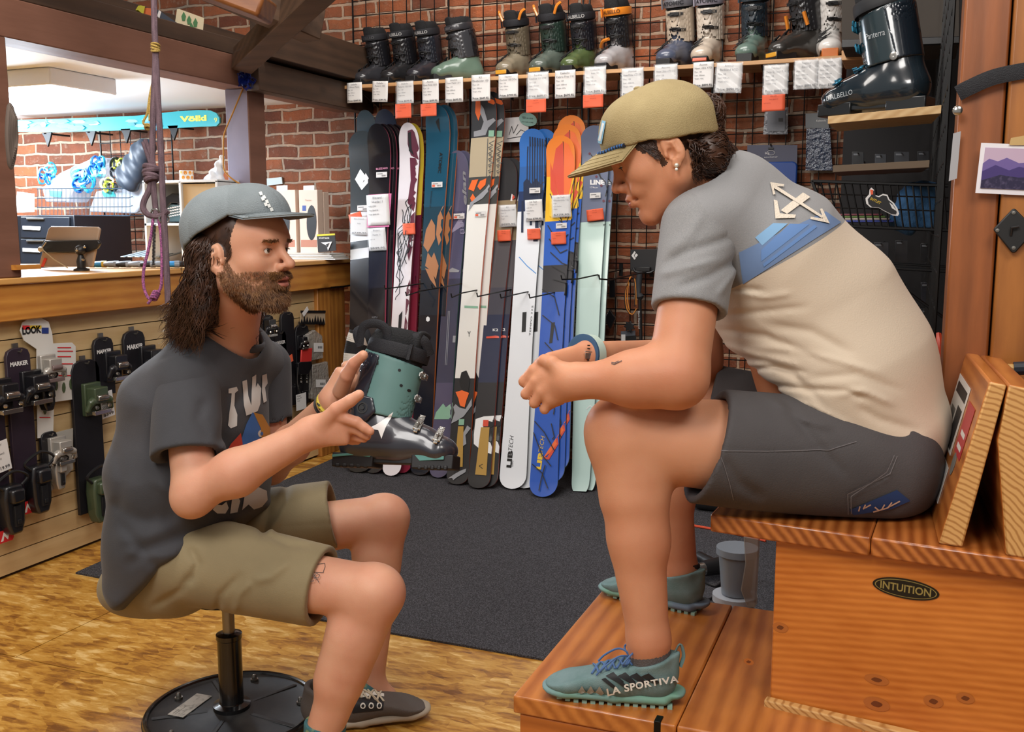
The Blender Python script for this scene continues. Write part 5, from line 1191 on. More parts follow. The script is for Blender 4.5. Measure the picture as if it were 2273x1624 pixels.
# step
stp = [PZ(1150, 1549, .336), PZ(1330, 1300, .336)]
x0s = (stp[0][0]+stp[1][0])/2; y0s = PZ(1300, 1572, .336)[1]; y1s = stp[1][1]
for k, (xa, xb) in enumerate(((x0s, -.335), (-.333, -.03), (-.028, .30))):
 mb = MB(); mb.box((xa, y0s, .300), (xb, y1s, .3355)); mb.build('step_board', firy, be, bevel=.004)
mb = MB(); mb.box((x0s+.012, y0s+.004, .0), (.30, y0s+.024, .299)); mb.build('step_front', fir, be, bevel=.003)
mb = MB(); mb.box((x0s+.012, y0s+.026, .0), (x0s+.032, y1s-.01, .299)); mb.build('step_end', firz, be, bevel=.003)
mb = MB(); mb.box((x0s+.034, y1s-.03, .0), (.30, y1s-.012, .299)); mb.build('step_back', firz, be, bevel=.003)
mb = MB(); q = PZ(1465, 1590, .3365); mb.box((q[0]-.006, y0s-.002, .285), (q[0]+.006, y0s+.022, .338)); mb.build('bracket', mat('black_metal', '#101012', .35, .6), be, bevel=.001)
# backrest boards
b0 = PZ(2082, 1207, SZ); b1_ = PZ(2136, 1216, SZ); ux = nrm((b1_-b0)*np.array([1, 1, 0])); uy = np.cross(zz_, ux)
d0_ = proj(b0)[2]
tA = PD(2197, 848, d0_+.01); tB = PD(2236, 853, d0_+.02)
tz = tA[2]
def lean(poly, Wd, name, m, off=0.):
 """poly px outline on the near end face, swept back along uy"""
 Pn = b0; nrmv = uy
 pts = []
 for x, y in poly:
  r = ray(x, y); t = ((Pn+uy*off-CP)@nrmv)/(r@nrmv); q = CP+r*t-Pn; pts.append((q@ux, q[2]))
 mb = MB(); mb.prism(pts, Pn, ux, zz_, uyd*Wd); return mb.build(name, m, be, bevel=.004)
_nt = CP+ray(2196, 846)*(((b0-CP)@uy)/(ray(2196, 846)@uy)); _ft = PZ(2136, 773, _nt[2]); uyd = nrm(_ft-_nt); Wd = float(np.linalg.norm(_ft-_nt))
if DEBUG: print('backrest', Wd, uyd, _nt)
oA = lean([(2082, 1207), (2137, 1216), (2236, 853), (2196, 846)], Wd, 'backrest_board', endg)
oB = lean([(2232, 1233), (2300, 1245), (2300, 864), (2238, 853), (2214, 978)], Wd, 'backrest_support', endg, 0.)
for o in (oA, oB):
 o.data.materials.append(firy)
 for p in o.data.polygons:
  if abs(np.dot(np.array(p.normal), uy)) < .8: p.material_index = 1
# stickers on the backrest face (face of board A towards the left)
fa0 = PZ(2082, 1207, SZ); r = ray(2196, 846); t = ((b0-CP)@uy)/(r@uy); fa1 = CP+r*t; fu = nrm(fa1-fa0); uyd_ = uyd; fn = nrm(np.cross(uyd, fu)); fn = fn if fn@rt < 0 else -fn
LA = np.linalg.norm(fa1-fa0)
def stick(name, label, cat, s0, s1, w0, w1, m, marks=()):
 th = thing(name, label, cat, tuple(fa0+fu*s0+uyd*w0))
 mb = MB(); mb.prism([(s0, w0), (s1, w0), (s1, w1), (s0, w1)], fa0+fn*.0006, fu, uyd, fn*.0006); mb.build('card', m, th, smooth=False)
 if marks:
  mb = MB(); ms = []
  for (a, b, c, d, mm) in marks:
   if mm not in ms: ms.append(mm)
   mb.prism([(a, c), (b, c), (b, d), (a, d)], fa0+fn*.0013, fu, uyd, fn*.0003, m=ms.index(mm))
  mb.build('print', [MATS[q] for q in ms], th, smooth=False)
 return th
mat('paper', '#c9c6c0', .5); mat('ink_dark', '#1c1c1e', .5); mat('sticker_red', '#a82f34', .4); mat('sticker_blue', '#3552a0', .4); mat('sticker_grey', '#6a6862', .5)
L_ = LA
stick('poster_sticker', 'black and white photo sticker near top of the bench backrest', 'sticker', L_*.42, L_*.86, Wd*.36, Wd*.80, MATS['paper'], [(L_*.75, L_*.82, Wd*.40, Wd*.76, 'ink_dark'), (L_*.44, L_*.70, Wd*.40, Wd*.56, 'ink_dark'), (L_*.50, L_*.66, Wd*.60, Wd*.74, 'sticker_grey')])
stick('red_sticker', 'red rectangular sticker beside the photo sticker on bench backrest', 'sticker', L_*.48, L_*.80, Wd*.10, Wd*.30, MATS['sticker_red'], [(L_*.60, L_*.63, Wd*.14, Wd*.26, 'paper'), (L_*.52, L_*.55, Wd*.14, Wd*.26, 'paper')])
stick('blue_sticker', 'white sticker with blue oval low on the bench backrest', 'sticker', L_*.12, L_*.36, Wd*.30, Wd*.62, MATS['paper'], [(L_*.17, L_*.31, Wd*.36, Wd*.56, 'sticker_blue')])
rs = thing('round_sticker', 'small round grey sticker in the middle of bench backrest', 'sticker', tuple(fa0+fu*L_*.42+uyd*.06))
mb = MB(); mb.lathe([(0, .0005), (.020, .0005), (.020, .0012), (0, .0014)], fa0+fu*L_*.42+uyd*Wd*.22, fn, 24); mb.build('disc', MATS['sticker_grey'], rs)
# oval sticker with lettering on the side panel
lo_ = thing('oval_sticker', 'black oval sticker lettered INTUITION on the orange bench side', 'sticker', tuple(PZ(2010, 1306, .5)))
def panelpt(x, y): r = ray(x, y); t = ((p0-ey*.0008-CP)@ey)/(r@ey); return CP+r*t
cS = panelpt(2010, 1306); eu = nrm(panelpt(2084, 1320)-panelpt(1936, 1293)); ev = np.cross(ey, eu)*-1; ev = ev if ev[2] > 0 else -ev
rx = np.linalg.norm(panelpt(2084, 1320)-panelpt(1936, 1293))/2; ry = rx*.33
el_ = lambda k: [(rx*k*math.cos(a), ry*(1-(1-k)*2.2)*math.sin(a)) for a in np.linspace(0, 6.2832, 48, endpoint=False)]
mb = MB(); mb.prism(el_(1), cS, eu, ev, -ey*.0008, 0); gold = mat('dull_gold', '#9c8c50', .4, metal=.3)
mb.prism(el_(.93), cS-ey*.0009, eu, ev, -ey*.0002, 1); mb.prism(el_(.90), cS-ey*.0012, eu, ev, -ey*.0002, 0)
mb.build('oval', [mat('sticker_black', '#121210', .3), gold], lo_, smooth=False)
mb = MB(); put_text(mb, 'INTUITION', cS-ey*.0017-ev*ry*.36, eu, ev, height=ry*.78, width=rx*1.52, bold=.02, center=True); mb.build('lettering', gold, lo_, smooth=False)
kn = mat('knot_dark', '#6a3212', .4, coat=.4); kr = mat('knot_ring', '#b0642a', .4, coat=.4)
for i, (x, y, a, b) in enumerate(((1732, 1392, 9, 6), (1946, 1508, 13, 6), (1946, 1562, 14, 8), (2072, 1556, 10, 7), (2143, 1549, 9, 6), (1662, 1468, 6, 4))):
 mb = MB(); c = panelpt(x, y)
 mb.prism([(a*1.9/F*1.8*math.cos(t), b*1.9/F*1.8*math.sin(t)) for t in np.linspace(0, 6.28, 20, endpoint=False)], c, eu, ev, -ey*.0002, 1)
 mb.prism([(a*.8/F*1.8*math.cos(t)+.001*math.sin(3*t), b*.8/F*1.8*math.sin(t)) for t in np.linspace(0, 6.28, 16, endpoint=False)], c-ey*.0003, eu, ev, -ey*.0002, 0); mb.build('knot', [kn, kr], be, smooth=False)
# ---------------------------------------------------------------- wire grid, boot shelf, price cards
grid_m = mat('grid_black', '#0d0d0e', .4, metal=.3)
GY = WY-.05
def grid_panel(x0, x1, z0, z1, Yp, label, group=None, pitch=.0762):
 g = thing('wire_grid_panel', label, 'grid panel', ((x0+x1)/2, Yp, z0), group)
 mb = MB(); r = .0028
 n = max(2, round((x1-x0)/pitch)); k = max(2, round((z1-z0)/pitch))
 for i in range(1, n): x = x0+(x1-x0)*i/n; mb.tube([(x, Yp, z0), (x, Yp, z1)], r, 5)
 for j in range(1, k): z = z0+(z1-z0)*j/k; mb.tube([(x0, Yp-.005, z), (x1, Yp-.005, z)], r, 5)
 mb.build('wires', grid_m, g)
 mb = MB(); mb.tube([(x0, Yp, z0), (x1, Yp, z0), (x1, Yp, z1), (x0, Yp, z1)], .0055, 6, closed=True); mb.build('frame', grid_m, g)
 return g
gx = [PY(p, 300, GY)[0] for p in (789, 1044, 1306)]
xs_ = [(gx[0], gx[0]+.56), (gx[1], gx[1]+.60), (gx[2], gx[2]+.60), (gx[2]+.64, gx[2]+1.24), (gx[2]+1.28, gx[2]+1.88)]
nm_ = ['behind the dark skis at the left end', 'behind the striped black and orange skis', 'behind the mint green ski', 'behind the blue zip pouch', 'in the dark right corner']
for (a, b), q in zip(xs_, nm_): grid_panel(a, b, .12, 2.45, GY, 'black wire grid panel on brick wall '+q, 'wire grid panels on brick wall')
ply = wood('shelf_ply', '#cda070', '#b58758', 0, 10, .5, knots=False, coat=0)
SY = 4.48; SHZ = PY(1300, 152, SY)[2]-.010
sh0 = PY(755, 185, SY)[0]; sh1 = PY(1905, 120, SY)[0]
shelf = thing('boot_shelf', 'long plywood shelf of ski boots on the wire grid', 'shelf', ((sh0+sh1)/2, SY, SHZ-.018))
mb = MB(); mb.box((sh0, SY, SHZ-.018), (sh1+.1, GY-.01, SHZ)); mb.build('board', ply, shelf, bevel=.002)
for px in (800, 1108, 1378, 1690):
 x = PY(px, 190, SY+.05)[0]; mb = MB(); mb.prism([(0, 0), (.22, 0), (.22, -.07)], (x, GY-.01-.22, SHZ-.019), (0, 1, 0), (0, 0, 1), (.004, 0, 0)); mb.build('bracket', grid_m, shelf)
# cards: (x0,y0,x1,y1 px), white card text, orange tag box
paper = mat('card_white', '#dcdad8', .45); orange_c = mat('tag_orange', '#e2603c', .6); tink = mat('card_ink', '#55565c', .6); tinkd = mat('card_ink_dark', '#26262a', .6); oink = mat('tag_ink', '#9a3320', .6)
plast = mat('clear_sleeve', '#e8ecf0', .12, alpha=.22, spec=.8)
def card(x0, y0, x1, y1, Yp, label, lines, price, kind='white', tilt=0., name='price_card', sleeve=False, zoff=0., plane=None):
 """a hung paper card facing the room"""
 if plane is None: f_ = lambda x, y: PY(x, y, Yp)
 else: f_ = plane
 A = f_(x0, y1); B = f_(x1, y1+(x1-x0)*-.055); D = f_(x0, y0)
 U = nrm(B-A); V = nrm((D-A)-U*np.dot(D-A, U)); N_ = np.cross(U, V); N_ = N_ if N_@fwd < 0 else -N_
 W = np.linalg.norm(B-A); Hh = np.dot(D-A, V)
 if tilt: c, s_ = math.cos(math.radians(tilt)), math.sin(math.radians(tilt)); U, V = U*c+V*s_, V*c-U*s_
 t = thing(name, label, 'price tag' if name != 'note' else 'note', tuple(A+U*W/2))
 mb = MB(); mb.grid(lambda u, v: A+U*W*u+V*Hh*v+N_*(.003*math.sin(u*3.1+v*2)*(1-v)), 6, 8); n_ = len(mb.v)
 o = mb.build('card', paper if kind == 'white' else orange_c, t); so = o.modifiers.new('s', 'SOLIDIFY'); so.thickness = .0006
 tx = MB(); kk = len(lines)
 for i, l in enumerate(lines):
  hh = Hh*(.075 if i < 2 else .055); zc = Hh*(.86-i*.80/(kk+1)); w_ = text2d(l)[0][:, 0].max()*hh; w_ = min(w_, W*.84)
  if i < 2: put_text(tx, l, A+U*W/2+V*zc+N_*.0042, U, V, height=hh, width=w_, center=True, m=0)
  else: put_text(tx, l, A+U*W*.08+V*zc+N_*.0042, U, V, height=hh, width=min(w_, W*.8), m=0)
 if price: put_text(tx, price, A+U*W*.5+V*Hh*.05+N_*.0042, U, V, height=Hh*.095, width=W*.86, center=True, m=1, bold=.01)
 if len(tx.v): tx.build('printed_text', [tink if kind == 'white' else oink, tinkd if kind == 'white' else oink], t, smooth=False)
 if sleeve:
  mb = MB(); mb.grid(lambda u, v: A-U*W*.05-V*Hh*.03+U*W*1.1*u+V*Hh*1.06*v+N_*(.006+.002*math.sin(u*9+v*13)), 10, 12); mb.build('clear_sleeve', plast, t)
 return t
CY = SY-.006
tags = [(771, 184, 804, 229, 'Dalbello', 'Il Moro Mono', '$449.95', 0, 0), (826, 180, 860, 226, 'Dalbello', 'Panterra 100', '$549.95', 0, 0), (882, 182, 918, 230, 'Dalbello', 'Panterra 120 GW', '$599.95', 33, 1), (938, 177, 974, 230, 'Atomic', 'Hawx Prime 120 S', '$699.95', 29, 0),
 (989, 173, 1028, 228, 'Atomic', 'Hawx Magna 120 S', '$699.95', 0, 0), (1047, 167, 1088, 225, 'K2', 'Mindbender 100', '$649.95', 0, 0), (1107, 166, 1150, 218, 'Tecnica', 'Cochise 120 DYN', '$799.95', 0, 0), (1172, 162, 1217, 220, 'Tecnica', 'Cochise 110 GW', '$699.95', 31, 1),
 (1232, 157, 1277, 219, 'Dalbello', 'Cabrio Free 110', '$699.95', 0, 0), (1298, 150, 1344, 210, 'Dalbello', 'Lupo AX', '$699.95', 30, 1), (1380, 153, 1427, 216, 'Atomic', 'Hawx Prime XTD 100', '$699.95', 0, 1), (1453, 145, 1502, 208, 'Atomic', 'Hawx Ultra XTD 115', '$749.95', 0, 1),
 (1538, 139, 1583, 196, 'Atomic', 'Hawx Ultra XTD', '$899.95', 0, 0), (1587, 140, 1643, 205, 'Atomic', 'Backland XTD', '$899.95', 0, 1), (1695, 146, 1747, 210, 'Tecnica', 'Zero G Tour Pro', '$899.95', 38, 1), (1763, 135, 1813, 198, 'Tecnica', 'Zero G', '$899.95', 0, 1), (1815, 132, 1865, 196, 'Scarpa', 'Maestrale', '$700.00', 0, 1)]
pos_ = ['below the first small black boot', 'below the second black boot', 'with orange tag below the third black boot', 'with orange tag below the sage-toed black boot', 'just right of the sage-toed boot on the shelf edge', 'above the tall black and white patterned ski', 'below the taupe boot', 'with orange tag below the dark green boot', 'below the olive-toed boot',
 'with orange tag below the boot with orange strap', 'left of the tan cap on the shelf edge', 'above the tan cap under the blue-grey toed boot', 'below the all-cream boot', 'in shiny sleeve right of the cream boot card', 'with orange tag below the charcoal and orange boot', 'in shiny sleeve reading 899.95 below the white boot', 'in shiny sleeve reading 700.00 beside the large dark boot']
for k, (x0, y0, x1, y1, br1, md, pr, og, slv_) in enumerate(tags):
 card(x0, y0, x1, y1, CY-.002*(k % 2), 'white price card '+pos_[k], [br1, md, 'Flex: 120', 'Last: 100mm', 'Weight: 1850g'], 'Price: '+pr, sleeve=bool(slv_), tilt=(-3 if k in (1, 13) else 0))
 if og: card(x0-4, y1+1, x1-5, y1+og, CY-.004, 'orange sale tag hanging '+pos_[k].replace('with orange tag ', ''), ['20% OFF', 'WAS '+pr, 'NOW $479.96'], '', 'orange', name='sale_tag')
# ---------------------------------------------------------------- skis
def ski(label, top, bot, wt, ww, wb, bands, side='#1a1a1c', tail='round', Yt=4.66, rough=.25, grp=None, tiph=.09, tailh=.05, coat=.6):
 B = PZ(bot[0], bot[1], .008); T = PY(top[0], top[1], Yt); Lv = T-B; Ln = np.linalg.norm(Lv); d = Lv/Ln
 U = nrm(np.array([1., 0, 0])-d*d[0]); Nv = np.cross(U, d); Nv = Nv if Nv@fwd < 0 else -Nv
 mpx = lambda px, v: px/F*proj(B+d*v*Ln)[2]/abs(U@rt)
 Wt, Ww, Wb = mpx(wt, .92), mpx(ww, .5), mpx(wb, .08)
 th = thing('ski', label, 'ski', tuple(B), grp)
 def hw(s):  # half width at distance s from the bottom
  v = s/Ln; w_ = Ww+(Wt-Ww)*max(0, (v-.45)/.47)**1.6 if v > .45 else Ww+(Wb-Ww)*max(0, (.45-v)/.38)**1.6
  w_ = min(w_, max(Wt, Wb))
  k = 1.
  e = Ln-s
  if e < tiph: k = math.sqrt(max(0, 1-((tiph-e)/tiph)**2.2))
  if s < tailh and tail != 'swallow': q = (tailh-s)/tailh; k = min(k, (1-q**2.4)**.5 if tail == 'round' else 1-.25*q**3)
  return max(w_/2*k, .0008)
 def rise(s): e = max(0, s-(Ln-.22)); f = max(0, .10-s); return e*e*1.1+f*f*1.2
 ss = [0, .002, .005, .01, .018, .03, .045, .06]+list(np.linspace(.08, Ln-.14, 22))+[Ln-.12, Ln-.10, Ln-.085, Ln-.07, Ln-.055, Ln-.04, Ln-.028, Ln-.018, Ln-.01, Ln-.005, Ln-.002, Ln]
 bs = []
 for y, c in bands:
  r = ray(top[0]+(bot[0]-top[0])*(y-top[1])/(bot[1]-top[1]), y); t = ((B-CP)@Nv)/(r@Nv); bs.append((np.dot(CP+r*t-B, d), c))
 for s, c in bs:
  if 0 < s < Ln: ss.append(s)
 ss = sorted(set(round(s, 5) for s in ss)); V = []; Fs = []; mi = []
 cols = [c for _, c in bs]; ms = [mat('ski_'+c.lstrip('#')+str(rough), c, rough, coat=coat) for c in cols]+[mat('side_'+side.lstrip('#'), side, .4)]
 K = 9
 for s in ss:
  h = hw(s); tk = .006+.008*math.sin(math.pi*min(1, max(0, s/Ln)))
  for i in range(K): u = -1+2*i/(K-1); V.append(B+d*s+U*u*h+Nv*(rise(s)+tk))
  for i in range(K): u = 1-2*i/(K-1); V.append(B+d*s+U*u*h+Nv*rise(s))
 n = 2*K
 for j in range(len(ss)-1):
  sm = (ss[j]+ss[j+1])/2; c = 0
  for q, (s, _) in enumerate(bs):
   if sm < s: c = q
  for i in range(n):
   notch = tail == 'swallow' and sm < .09 and i in (3, 4) and False
   Fs.append((j*n+i, j*n+(i+1) % n, (j+1)*n+(i+1) % n, (j+1)*n+i)); mi.append(c if i < K-1 else len(ms)-1)
 Fs.append(tuple(range(n-1, -1, -1))); mi.append(len(ms)-1); Fs.append(tuple((len(ss)-1)*n+i for i in range(n))); mi.append(len(ms)-1)
 if tail == 'swallow':
  for j, s in enumerate(ss):
   if s < .10:
    for i in (K//2,): V[j*n+i] = V[j*n+i]
  # carve the notch: lift the centre vertices of the lowest rows
  for j, s in enumerate(ss):
   if s < .085:
    for i in (3, 4, 5):
     dz = (.085-s)*(1 if i == 4 else .0); V[j*n+i] = V[j*n+i]+d*dz; V[j*n+(n-1-i)] = V[j*n+(n-1-i)]+d*dz
 o = mesh('board', V, Fs, ms, th, smooth=True, mi=mi, sharp=40)
 return th, bvh_of(o), (B, d, U, Nv, Ln)
def clones(th, offs, labels):
 for (dx, dy), lb in zip(offs, labels):
  c = copytree(th); c.location = c.location+Vector((dx, dy, 0)); c['label'] = lb
def sd(th, bv, name, polys, mats_, tri=None, h=14): return decal(name, bv, polys, [MATS[m] if isinstance(m, str) else m for m in mats_], th, h=h, off=.0012, tri=tri)
def bx(x0, y0, x1, y1, m=0, sk=0): return ([(x0, y0), (x1, y0), (x1+sk, y1), (x0+sk, y1)], m)
for n_, c in dict(g_white='#dcdcdc', g_black='#141416', g_grey='#8d8f94', g_orange='#e0652a', g_red='#c8432c', g_beige='#b3a487', g_yellow='#e3bc2c', g_blue='#1f56b8', g_sky='#4a8fd0', g_navy='#16233e', g_gold='#a8843e', g_pink='#d58aa8', g_teal='#2c6a72', g_maroon='#5c2034', g_green='#7fa890', g_lilac='#8f8aa4', g_brown='#a06a42', g_pale='#c6d6d0', g_darkgrey='#4a4c4e').items(): mat(n_, c, .4)
# 1-3 black diamond ski, its taller neighbour, and the navy one behind
t_, b_, _ = ski('slate-black ski with white diamond logo, leftmost on the wall', (811, 300), (800, 1048), 66, 54, 58, [(300, '#1f2a30'), (470, '#d5d8da'), (535, '#232c30'), (552, '#c8cacb'), (575, '#101216'), (700, '#0c0e12')], Yt=4.62)
sd(t_, b_, 'logo', [([(800, 375), (812, 391), (805, 406), (817, 393), (817, 406), (803, 422), (788, 398)], 0), ([(807, 397), (812, 384), (819, 396), (812, 406)], 0)], ['g_white'])
t_, b_, _ = ski('tall dark teal ski tip behind the leftmost diamond-logo ski', (819, 254), (812, 1046), 46, 40, 42, [(254, '#1d333e')], Yt=4.69)
t_, b_, _ = ski('tall navy ski half hidden behind the pink-edged ski stack', (862, 252), (850, 1046), 50, 40, 44, [(252, '#101c30')], Yt=4.69)
t_, b_, _ = ski('glossy black ski with pink edges, frontmost of its stack', (846, 284), (832, 1050), 51, 39, 44, [(284, '#121216'), (350, '#14161c'), (560, '#181c28'), (640, '#0f1118')], side='#b0405c', Yt=4.60, rough=.15, grp='pink-edged black skis')
sd(t_, b_, 'lettering', [], ['g_pink', 'g_grey'], tri=[(textpx('BLIZZARD', 835, 377, 861, 375, 4, .02), 0), (textpx('HUSTLE', 826, 706, 838, 706, 4), 1)])
clones(t_, [(.025, .022), (.050, .044), (.072, .066)], ['glossy black ski with pink edges, second in its stack', 'glossy black ski with pink edges, third in its stack', 'glossy black ski with pink edges, rearmost of its stack'])
# atomic bent
t_, b_, _ = ski('white ski with maroon marbled art and black lettering', (915, 282), (871, 1056), 46, 38, 42, [(282, '#dcd6da')], side='#6a2434', Yt=4.62, rough=.2)
mar = [([(905, 290), (925, 284), (938, 330), (930, 355), (912, 345), (905, 320)], 0), ([(910, 350), (932, 352), (930, 420), (918, 470), (905, 450), (912, 400)], 0), ([(906, 295), (912, 292), (914, 330), (919, 345), (908, 335)], 1),
  ([(912, 480), (921, 470), (918, 540), (908, 580), (904, 560)], 0), ([(903, 640), (910, 620), (914, 700), (905, 760), (896, 800), (893, 780), (900, 700)], 0), ([(886, 700), (894, 690), (890, 740), (882, 770)], 1)]
lines = []
for seed in range(10):
 rr = random.Random(seed+40); x = 893+rr.random()*36; y = 430+seed*12; pl = [(x, y)]
 for k in range(9): x = min(934-(y-400)*.05, max(888-(y-430)*.02, x+rr.uniform(-11, 9))); y += rr.uniform(4, 26); pl.append((x, y))
 lines.append(pl)
sd(t_, b_, 'marbling', mar, ['g_maroon', 'g_black']); inkline('ink_swirls', b_, lines, t_, 1.7, MATS['g_black'])
sd(t_, b_, 'lettering', [], ['g_black'], tri=[(textpx('ATOMIC', 917, 361, 913, 402, 6, .03), 0)])
t_, b_, _ = ski('white ski with yellow tip edge behind the maroon marbled ski', (926, 283), (895, 1050), 42, 38, 40, [(283, '#c9b23a'), (480, '#5a1c30'), (640, '#7a2436')], side='#8a2840', Yt=4.65)
# atomic blue
t_, b_, _ = ski('long deep teal ski with orange rock drawing and vertical lettering', (978, 241), (934, 1054), 54, 42, 46, [(241, '#1e4c62'), (460, '#1d3d4c'), (600, '#12202e'), (700, '#0d1320')], side='#c86a2c', Yt=4.60, rough=.18)
sd(t_, b_, 'rock_art', [([(984, 456), (990, 470), (985, 520), (974, 545), (968, 520), (972, 480)], 0), ([(958, 486), (966, 500), (966, 530), (950, 560), (940, 545), (946, 510)], 0), ([(964, 560), (974, 590), (968, 620), (956, 600), (944, 590), (950, 560), (958, 572)], 0), ([(944, 595), (960, 600), (970, 640), (955, 620)], 0)], ['g_brown'])
sd(t_, b_, 'lettering', [([(946, 705), (950, 702), (954, 705), (954, 711), (950, 714), (946, 711)], 1), ([(967, 270), (974, 262), (978, 295), (973, 285)], 0)], ['g_black', 'g_white'], tri=[(textpx('ATOMIC', 976, 338, 972, 384, 7, .03), 0), (textpx('BACKLAND 107', 957, 424, 953, 462, 3.4), 0)])
clones(t_, [(.030, .030)], ['second deep teal ski with orange edge tucked behind the rock-drawing ski'])
# elan
t_, b_, _ = ski('short dusty purple ski with vertical silver lettering', (1024, 343), (975, 1060), 48, 37, 42, [(343, '#5c5a76'), (470, '#4c4c68'), (620, '#36384e'), (850, '#4a4660')], side='#3a6a60', Yt=4.62, rough=.3)
sd(t_, b_, 'lettering', [([(998, 520), (1022, 480), (1044, 440), (1040, 520), (1030, 500)], 1), ([(996, 600), (1004, 594), (1020, 600), (1018, 604), (998, 604)], 0), ([(968, 915), (984, 895), (990, 904), (1004, 893), (1002, 930), (964, 930)], 2), ([(1006, 745), (1012, 745), (1011, 760), (1005, 760)], 0)]+[([(998-k*3-(y-690)*.055, y), (999.2-k*3-(y-690)*.055, y), (999.2-k*3-(y+120-690)*.055, y+120), (998-k*3-(y+120-690)*.055, y+120)], 0) for k in (0, 1) for y in (690,)], ['g_grey', 'g_lilac', 'g_green'], tri=[(textpx('elan', 1037, 455, 1034, 380, 9, .03, .2), 0), (textpx('88', 1031, 520, 1030, 493, 9, -.01), 1)])
clones(t_, [(.022, .026)], ['second dusty purple ski tucked behind the short purple one'])
# k2 mindbender light
t_, b_, _ = ski('tallest ski with black, beige and orange camouflage tip and white body', (1081, 213), (1016, 1075), 56, 42, 48, [(213, '#2a2c30'), (306, '#a89a80'), (394, '#3a3c3a'), (455, '#d8d6d0'), (840, '#1c1c1e')], side='#c8552a', Yt=4.62, rough=.45, coat=.2)
wavy = lambda pts: pts
k2 = [([(1056, 225), (1066, 222), (1068, 250), (1062, 268), (1055, 250)], 1), ([(1080, 216), (1096, 222), (1102, 236), (1096, 232), (1084, 228)], 1), ([(1068, 232), (1074, 240), (1082, 268), (1096, 262), (1108, 246), (1106, 262), (1084, 284), (1078, 300), (1052, 304), (1052, 292), (1068, 288), (1074, 270), (1066, 250)], 0),
  ([(1048, 400), (1062, 398), (1052, 425), (1040, 420)], 1), ([(1066, 402), (1080, 396), (1078, 410), (1066, 422), (1060, 414)], 1), ([(1094, 398), (1088, 420), (1072, 440), (1052, 452), (1040, 470), (1044, 450), (1060, 436), (1078, 420)], 0), ([(1050, 430), (1056, 440), (1048, 448), (1044, 440)], 1),
  ([(1025, 826), (1036, 822), (1044, 840), (1040, 872), (1026, 866), (1020, 846)], 2), ([(1012, 870), (1026, 866), (1042, 872), (1036, 888), (1032, 904), (1022, 900), (1018, 884)], 1), ([(1004, 890), (1020, 904), (1034, 908), (1048, 884), (1048, 900), (1030, 924), (1014, 934), (1002, 940), (1010, 916)], 0), ([(1046, 950), (1034, 966), (1036, 985), (1028, 990), (1024, 970), (1038, 944)], 0),
  ([(995, 1062), (1010, 1052), (1024, 1044), (1036, 1040), (1034, 1048), (1014, 1060), (1000, 1072)], 0), ([(1016, 1070), (1026, 1064), (1032, 1072), (1028, 1078), (1016, 1077)], 1), ([(1018, 946), (1030, 946), (1028, 1036), (1010, 1036)], 3), ([(1086, 290), (1098, 290), (1097, 304), (1085, 304)], 4), ([(1020, 930), (1032, 930), (1031, 943), (1019, 943)], 4)]
sd(t_, b_, 'camouflage', k2, ['g_grey', 'g_orange', 'g_black', 'g_gold', 'g_green'])
inkline('chevrons', b_, [[(1098, 312+k*13), (1086, 318+k*13), (1094, 322+k*13), (1084, 328+k*13)] for k in range(6)]+[[(1084, 308), (1081, 392)], [(1100, 308), (1098, 392)]], t_, 1.5, MATS['g_darkgrey'])
sd(t_, b_, 'lettering', [([(1031, 678), (1061, 679), (1061, 684), (1031, 683)], 1)], ['g_black', 'g_green'], tri=[(textpx('MINDBENDER', 1027, 948, 1024, 1000, 5, .03), 0), (textpx('Y', 1038, 747, 1045, 747, 12), 0), (textpx('K2', 1008, 1048, 1024, 1050, 14, .04), 0)])
clones(t_, [(.030, .032)], ['white-bodied ski with orange edge directly behind the tallest camouflage ski'])
# k2 dark
t_, b_, _ = ski('charcoal to navy ski with red square emblem and beige panel', (1129, 361), (1063, 1084), 52, 40, 48, [(361, '#232326'), (446, '#8f7d60'), (535, '#4c484c'), (640, '#3c3b46'), (700, '#1c2440'), (850, '#1a1a1e'), (930, '#1a1a1c')], side='#8a3428', Yt=4.62, rough=.4, coat=.25)
sd(t_, b_, 'emblem', [([(1136, 430), (1148, 423), (1158, 424), (1158, 436), (1148, 440), (1138, 446), (1133, 446)], 0), ([(1138, 431), (1150, 431), (1149, 445), (1137, 445)], 1), ([(1056, 930), (1074, 924), (1104, 922), (1102, 938), (1084, 942), (1074, 960), (1078, 975), (1100, 990), (1098, 1010), (1070, 1000), (1052, 985), (1052, 965)], 0), ([(1074, 938), (1086, 934), (1104, 940), (1100, 985), (1080, 975), (1072, 960)], 2), ([(1073, 932), (1085, 932), (1084, 946), (1072, 946)], 3), ([(1068, 948), (1087, 948), (1080, 1055), (1055, 1053)], 4), ([(1080, 747), (1100, 745), (1112, 746), (1112, 750), (1080, 751)], 3)], ['g_white', 'g_red', 'g_black', 'g_red', 'g_gold'])
inkline('chevrons', b_, [[(1066, 1010+k*7), (1072, 1016+k*7), (1064, 1020+k*7), (1072, 1026+k*7)] for k in range(3)], t_, 1.5, MATS['g_black'])
sd(t_, b_, 'lettering', [], ['g_black', 'g_white'], tri=[(textpx('MINDBENDER', 1076, 952, 1070, 1000, 5, .03), 0), (textpx('K2', 1094, 735, 1106, 735, 6, .02), 1), (textpx('K2', 1058, 1050, 1072, 1051, 10, .03), 0)])
clones(t_, [(.026, .026)], ['dark ski with red edge tucked behind the beige-panel ski'])
